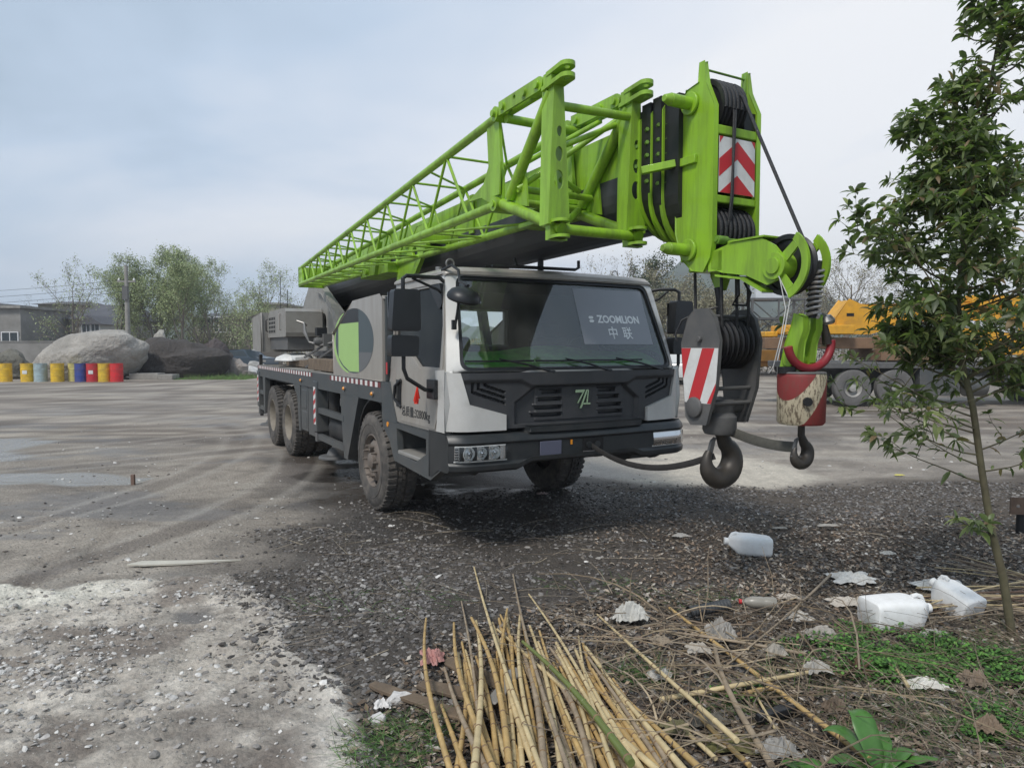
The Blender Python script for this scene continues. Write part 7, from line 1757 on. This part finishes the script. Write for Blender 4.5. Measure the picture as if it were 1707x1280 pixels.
house(-60,36,514,60,8,M_wall1,'two storey grey house with a flat roof at the left edge','flat',None,((-20,535,1.5,1.4),(18,572,1.5,2.0),(-25,575,1.5,1.8)))
house(36,68,512,72,8,M_wall1,'dark grey house with one white window next to the flat roofed house','side',522,((47,537,2.2,1.6),))
house(66,120,500,74,9,M_wall2,'beige house with a dark roof edge behind the bare spreading tree','side',506,((80,535,1.4,1.4),(105,538,1.4,1.4)))
house(118,190,505,66,9,M_wall1,'low house with a broad dark tiled roof left of the utility pole','side',530,((175,545,1.2,1.2),))
house(138,168,526,62,5,M_wall3,'small white gabled house in front of the broad dark roof','gable',538,((146,548,0.9,1.3),(160,548,0.9,1.3)))
house(322,428,520,78,9,M_wall2,'wide pale two storey house seen through the trees above the dark boulder','side',530,((345,541,1.8,1.8),(391,540,1.8,1.8),(409,540,1.6,1.8),(366,541,1.8,1.8)))
house(436,470,508,82,8,M_wall2,'beige block with a flat roof directly left of the counterweight','flat',None,((446,535,1.5,1.5),(460,535,1.5,1.5)))
house(0-160,-60,505,66,9,M_wall2,'pale house beyond the left edge','flat')
def wallrun(px0, px1, Y, h, label, mt):
    x0, x1 = AT(px0,577,Y).x, AT(px1,577,Y).x; m = MB(); m.box(-(x1-x0)/2,(x1-x0)/2,-0.12,0.12,0,h); m.box(-(x1-x0)/2-0.05,(x1-x0)/2+0.05,-0.17,0.17,h,h+0.08); o = m.build('yard_wall', mt, None); o.location = ((x0+x1)/2,Y,0); tag(o,label,'wall')
wallrun(-200,112,52,2.1,'grey yard wall behind the first drums',M_wall1); wallrun(205,470,57,1.5,'low brown yard wall behind the boulders',mat('brown wall',(0.17,0.15,0.13),0.9,var=0.2,scale=0.7))
wallrun(1000,1260,52,1.6,'pale yard wall glimpsed between the cab and the hooks',M_wall2)
# parked vehicles
def car(px, Y, L, label, col, rz, name='parked_car', cat='car'):
    th = thing(name, label, cat, Vector((AT(px,577,Y).x,Y,0)), rz)
    W_ = 1.75; prof = [(-L/2,0.35),(-L/2,0.85),(-L/2+0.1,1.0),(-L*0.30,1.05),(-L*0.20,1.50),(L*0.12,1.55),(L*0.26,1.05),(L/2-0.1,0.92),(L/2,0.75),(L/2,0.35)]
    m = MB(); m.plate(prof,'y',-W_/2,W_/2); m.map(lambda x,y,z:(x,y*(1-0.22*max(0,(z-1.0)/0.5)),z)); m.build('body', mat('car %s' % (col,),col,0.3,var=0.03,coat=0.5), th, bevel=0.06, seg=3)
    m = MB(); m.plate([(-L*0.28,1.08),(-L*0.19,1.44),(L*0.10,1.48),(L*0.22,1.08)],'y',-W_/2-0.005,W_/2+0.005); m.map(lambda x,y,z:(x,y*(1-0.22*max(0,(z-1.0)/0.5)),z)); m.build('side_window', M_pane, th)
    for x in (-L*0.32,L*0.32):
        for s in (-1,1):
            k = MB(); k.lathe([(0.0,-0.1),(0.2,-0.1),(0.32,-0.09),(0.33,-0.05),(0.33,0.05),(0.31,0.08),(0.21,0.09),(0.19,0.06),(0.0,0.07)],(x,s*(W_/2-0.08),0.33),(0,s,0),20); k.build('wheel', M_tyre, th)
    for s in (-1,1):
        k = MB(); k.box(L/2-0.06,L/2+0.015,s*0.62-0.16,s*0.62+0.16,0.68,0.82); k.build('headlight', M_chrome, th)
car(408,50,4.4,'dark blue car parked beyond the rubble heap',(0.03,0.05,0.07),R(-20)); rock(416,620,1.6,0.55,'low white rubble lump right beside the truck tail',(0.60,0.59,0.57),71,'rock',Y=43,sub=3,cat='rock'); rock(426,620,1.3,0.8,'pale grey rubble lump behind the low white one at the truck tail',(0.42,0.41,0.39),72,'rock',Y=45,sub=3,cat='rock')
car(1128,34,4.6,'white van like car just right of the cab mirror',(0.55,0.55,0.53),R(70))
# ---- small yellow lorry behind the hook block
def small_lorry(px, Y, rz, label):
    th = thing('small_lorry', label, 'lorry', Vector((AT(px,577,Y).x,Y,0)), rz)
    YO = mat('orange machine paint',(0.62,0.27,0.03),0.5,var=0.15,dirt=(0.2,0.12,0.06),damt=0.4)
    m = MB(); m.plate([(1.2,0.6),(2.9,0.6),(2.95,1.15),(2.2,1.35),(1.95,2.0),(1.2,2.0)],'y',-0.95,0.95); m.build('cab', M_dgrey, th, bevel=0.05)
    m = MB(); m.plate([(1.35,1.3),(1.9,1.3),(1.82,1.85),(1.35,1.85)],'y',-0.96,0.96); m.build('side_window', M_pane, th)
    m = MB(); m.box(-2.8,1.05,-0.95,0.95,0.85,1.55); m.box(-2.8,1.1,-0.4,0.4,0.5,0.85); m.build('body', YO, th, bevel=0.03)
    for x in (-1.8,2.1):
        for s in (-1,1): k = MB(); k.lathe([(0.0,-0.12),(0.25,-0.12),(0.42,-0.11),(0.43,0.1),(0.40,0.13),(0.25,0.12),(0.22,0.05),(0.0,0.06)],(x,s*0.82,0.43),(0,s,0),22); k.build('wheel', M_tyre, th)
small_lorry(1262,44,R(8),'small orange lorry with dark bonnet seen beside the hook block'); 
small_lorry(1132,50,R(100),'orange and dark lorry glimpsed between the cab and the hook block')
# steel stand with a cabin on top
Ys = 40.0; xs0 = AT(1288,577,Ys).x; th = thing('lattice_stand', 'dark steel frame stand with a small white cabin on top', 'tower', Vector((xs0,Ys,0))); m = MB(); w = 1.5; hT = Hpx(500,Ys)
for sx in (-1,1):
    for sy in (-1,1): m.beam((sx*w,sy*0.8,0),(sx*w,sy*0.8,hT),0.12,0.12)
for z_ in (1.8,hT-1.1,hT):
    for sy in (-1,1): m.beam((-w,sy*0.8,z_),(w,sy*0.8,z_),0.10,0.10)
    for sx in (-1,1): m.beam((sx*w,-0.8,z_),(sx*w,0.8,z_),0.10,0.10)
for sy in (-1,1): m.beam((-w,sy*0.8,1.8),(w,sy*0.8,hT-0.1),0.06,0.06); m.beam((w,sy*0.8,1.8),(-w,sy*0.8,hT-0.1),0.06,0.06)
m.beam((0,-0.8,0),(0,-0.8,hT),0.08,0.08); m.build('frame', M_dgrey, th)
m = MB(); m.box(-1.3,0.25,-0.7,0.7,hT,hT+1.25); cb = m.build('cabin', mat('white sheet',(0.62,0.64,0.66),0.5,var=0.04), th, bevel=0.04); m = MB(); m.box(-0.95,0.27,-0.72,0.6,hT+0.35,hT+1.05); m.build('window', M_pane, cb)
# ---- yellow crane behind the sapling (faces right)
yc_ = thing('yellow_crane', 'yellow truck crane with grey wheels parked behind the leafy sapling', 'crane', Vector((12.0,21.6,0)))
M_yel = mat('machine yellow',(0.72,0.36,0.02),0.45,var=0.15,scale=2,dirt=(0.22,0.13,0.06),damt=0.45,dscale=3); M_rust = mat('rusty beam',(0.20,0.12,0.07),0.8,var=0.3,scale=3)
X_ = lambda px: (px-853.5)/53.36-12.0
Z_ = lambda py: 1.782-(py-577)/53.36
m = MB(); m.plate([(X_(1382),Z_(545)),(X_(1382),Z_(529)),(X_(1404),Z_(501)),(X_(1421),Z_(509)),(X_(1440),Z_(509)),(X_(1600),Z_(504)),(X_(1950),Z_(500)),(X_(1950),Z_(530)),(X_(1500),Z_(536)),(X_(1440),Z_(556)),(X_(1392),Z_(556))],'y',-0.35,0.35)
m.box(X_(1600),X_(1700),-0.5,0.5,Z_(512),Z_(494)); bo = m.build('boom', M_yel, yc_, bevel=0.03)
m = MB(); m.box(X_(1400),X_(1412),-0.36,-0.351,Z_(528),Z_(523)); m.build('opening', M_blackhole, bo)
for tx_, zz_, s_ in (('请勿站立',Z_(512)-0.02,0.26),('DO NOT STAND',Z_(519)-0.03,0.15)):
    vs, fs = text_mesh(tx_, s_, 0.002, 0.004); k = MB(); k.add([(X_(1512)+a, -0.354-c, zz_+b) for a,b,c in vs], fs); k.build('lettering', M_letter, bo, smooth=False)
m = MB(); m.box(X_(1287),X_(1400),-0.9,0.2,Z_(558),Z_(543)); m.box(X_(1265),X_(1286),-0.5,0.2,Z_(562),Z_(553)); m.plate([(X_(1470),Z_(590)),(X_(1700),Z_(590)),(X_(1690),Z_(560)),(X_(1560),Z_(548)),(X_(1480),Z_(560))],'y',-0.9,0.9); m.build('superstructure', M_yel, yc_, bevel=0.03)
m = MB(); m.box(X_(1263),X_(1470),-0.6,0.4,Z_(581),Z_(563)); m.box(X_(1440),X_(1520),-1.0,1.0,Z_(600),Z_(575)); m.build('counterweight_beam', M_rust, yc_, bevel=0.02)
m = MB(); m.box(X_(1304),X_(2000),-1.25,1.25,Z_(612),Z_(602)); m.box(X_(1310),X_(2000),-0.5,0.5,Z_(640),Z_(612)); dk = m.build('deck', M_dgrey, yc_, bevel=0.02)
m = MB(); m.box(X_(1304),X_(1319),-1.28,-1.0,Z_(690-20),Z_(580)); m.box(X_(1298),X_(1326),-1.30,-1.26,Z_(600),Z_(594)); m.build('outrigger', M_dgrey, yc_, bevel=0.01)
m = MB(); m.box(X_(1496),X_(1560),-1.22,-0.9,Z_(655),Z_(613)); m.cyl((X_(1570),-1.1,Z_(640)),(X_(1600),-1.1,Z_(640)),0.3,n=20); m.build('tool_box', M_slate, yc_, bevel=0.02)
m = MB()
for z_ in (622,645): m.box(X_(1620),X_(1700),-1.25,-1.18,Z_(z_+5),Z_(z_))
m.plate([(X_(1700),Z_(613)),(X_(1715),Z_(613)),(X_(1700),Z_(662)),(X_(1685),Z_(662))],'y',-1.25,-1.15); m.build('side_rail', M_slate, yc_)
for px in (1391,1458,1745):
    for s in (-1,1):
        k = MB(); k.lathe([(0.27,-0.28),(0.50,-0.26),(0.55,-0.2),(0.55,-0.02),(0.52,0.02),(0.40,0.04),(0.29,0.02),(0.27,-0.04),(0.25,-0.12),(0.15,-0.13),(0.12,0.0),(0.0,0.02)],(X_(px),s*1.22,0.55),(0,s,0),36); w_ = k.build('wheel', mat('worn grey tyre',(0.13,0.125,0.12),0.85,var=0.2), yc_)
        if s < 0:
            k = MB(); k.lathe([(0.265,-0.02),(0.27,0.0),(0.25,-0.03),(0.2,-0.11),(0.13,-0.12),(0.11,0.01),(0.0,0.03)],(X_(px),s*1.225,0.55),(0,s,0),32); k.build('rim', mat('light rim',(0.34,0.33,0.31),0.5,var=0.2), w_)
k = MB(); k.box(X_(1740),X_(1900),-1.2,1.2,0.9,2.6); k.build('cab', M_yel, yc_, bevel=0.06)
# ------------------------------------------------------------------ parts made of pieces lying apart become parts of their own
def split_far(o, gap=0.02):
    me = o.data; n = len(me.vertices)
    if n > 60000 or n == 0: return
    par = list(range(n))
    def find(a):
        while par[a] != a: par[a] = par[par[a]]; a = par[a]
        return a
    for p in me.polygons:
        v0 = find(p.vertices[0])
        for v in p.vertices[1:]:
            r = find(v)
            if r != v0: par[r] = v0
    isl = {}
    for i in range(n): isl.setdefault(find(i), []).append(i)
    if len(isl) < 2: return
    co = np.array([v.co[:] for v in me.vertices]); keys = list(isl); bb = [(co[isl[k]].min(0)-gap, co[isl[k]].max(0)+gap) for k in keys]; g = list(range(len(keys)))
    if len(keys) > 400: return
    def fg(a):
        while g[a] != a: a = g[a]
        return a
    for i in range(len(keys)):
        for j in range(i):
            if (bb[i][0] <= bb[j][1]).all() and (bb[j][0] <= bb[i][1]).all():
                a, b = fg(i), fg(j)
                if a != b: g[a] = b
    groups = {}
    for i, k in enumerate(keys): groups.setdefault(fg(i), []).extend(isl[k])
    if len(groups) < 2 or len(groups) > 14: return
    gid = np.zeros(n, int)
    for q, vs in enumerate(groups.values()): gid[vs] = q
    mods = [(m_.type, m_) for m_ in o.modifiers]
    polys = [(tuple(p.vertices), p.material_index, p.use_smooth) for p in me.polygons]
    mats_ = list(me.materials); kids = list(o.children); sharp = False
    for q in range(len(groups)):
        sel = np.where(gid == q)[0]; mp_ = {int(v): i for i, v in enumerate(sel)}; nm = bpy.data.meshes.new(o.data.name)
        pl = [p for p in polys if gid[p[0][0]] == q]
        nm.from_pydata([tuple(co[v]) for v in sel], [], [tuple(mp_[v] for v in p[0]) for p in pl])
        for m_ in mats_: nm.materials.append(m_)
        nm.polygons.foreach_set('material_index', [p[1] for p in pl]); nm.polygons.foreach_set('use_smooth', [p[2] for p in pl]); nm.update(); nm.set_sharp_from_angle(angle=R(35))
        if q == 0: o.data = nm
        else:
            c = o.copy(); c.data = nm; COL.objects.link(c); c.parent = o.parent
SKIP = ('lettering','door_lettering','valves','bolts','wheel_nut','wheel','tyre','lattice_bracing','reflective_strip','grille','wire_rope','side_emblem','warning_stripes','warning_board','chassis','ground','crown','trunk','sheave','jib_foot','emblem','tool_socket','headlight')
for o in [q for q in bpy.data.objects if q.type == 'MESH' and q.parent is not None]:
    base_n = o.name.split('.')[0]
    if base_n not in SKIP: split_far(o)

# ------------------------------------------------------------------ damp air over the whole yard
m = MB(); m.box(-540, 540, -540, 560, -1.5, 62); hz = m.build('haze', [], None, smooth=False); hz['kind'] = 'stuff'
hm = bpy.data.materials.new('haze'); hm.use_nodes = True; t_ = hm.node_tree; t_.nodes.remove(t_.nodes['Principled BSDF']); pv = t_.nodes.new('ShaderNodeVolumePrincipled')
pv.inputs['Color'].default_value = (0.93, 0.95, 1.0, 1); pv.inputs['Density'].default_value = 0.0011; pv.inputs['Anisotropy'].default_value = 0.2
t_.links.new(pv.outputs[0], t_.nodes['Material Output'].inputs['Volume']); hz.data.materials.append(hm)
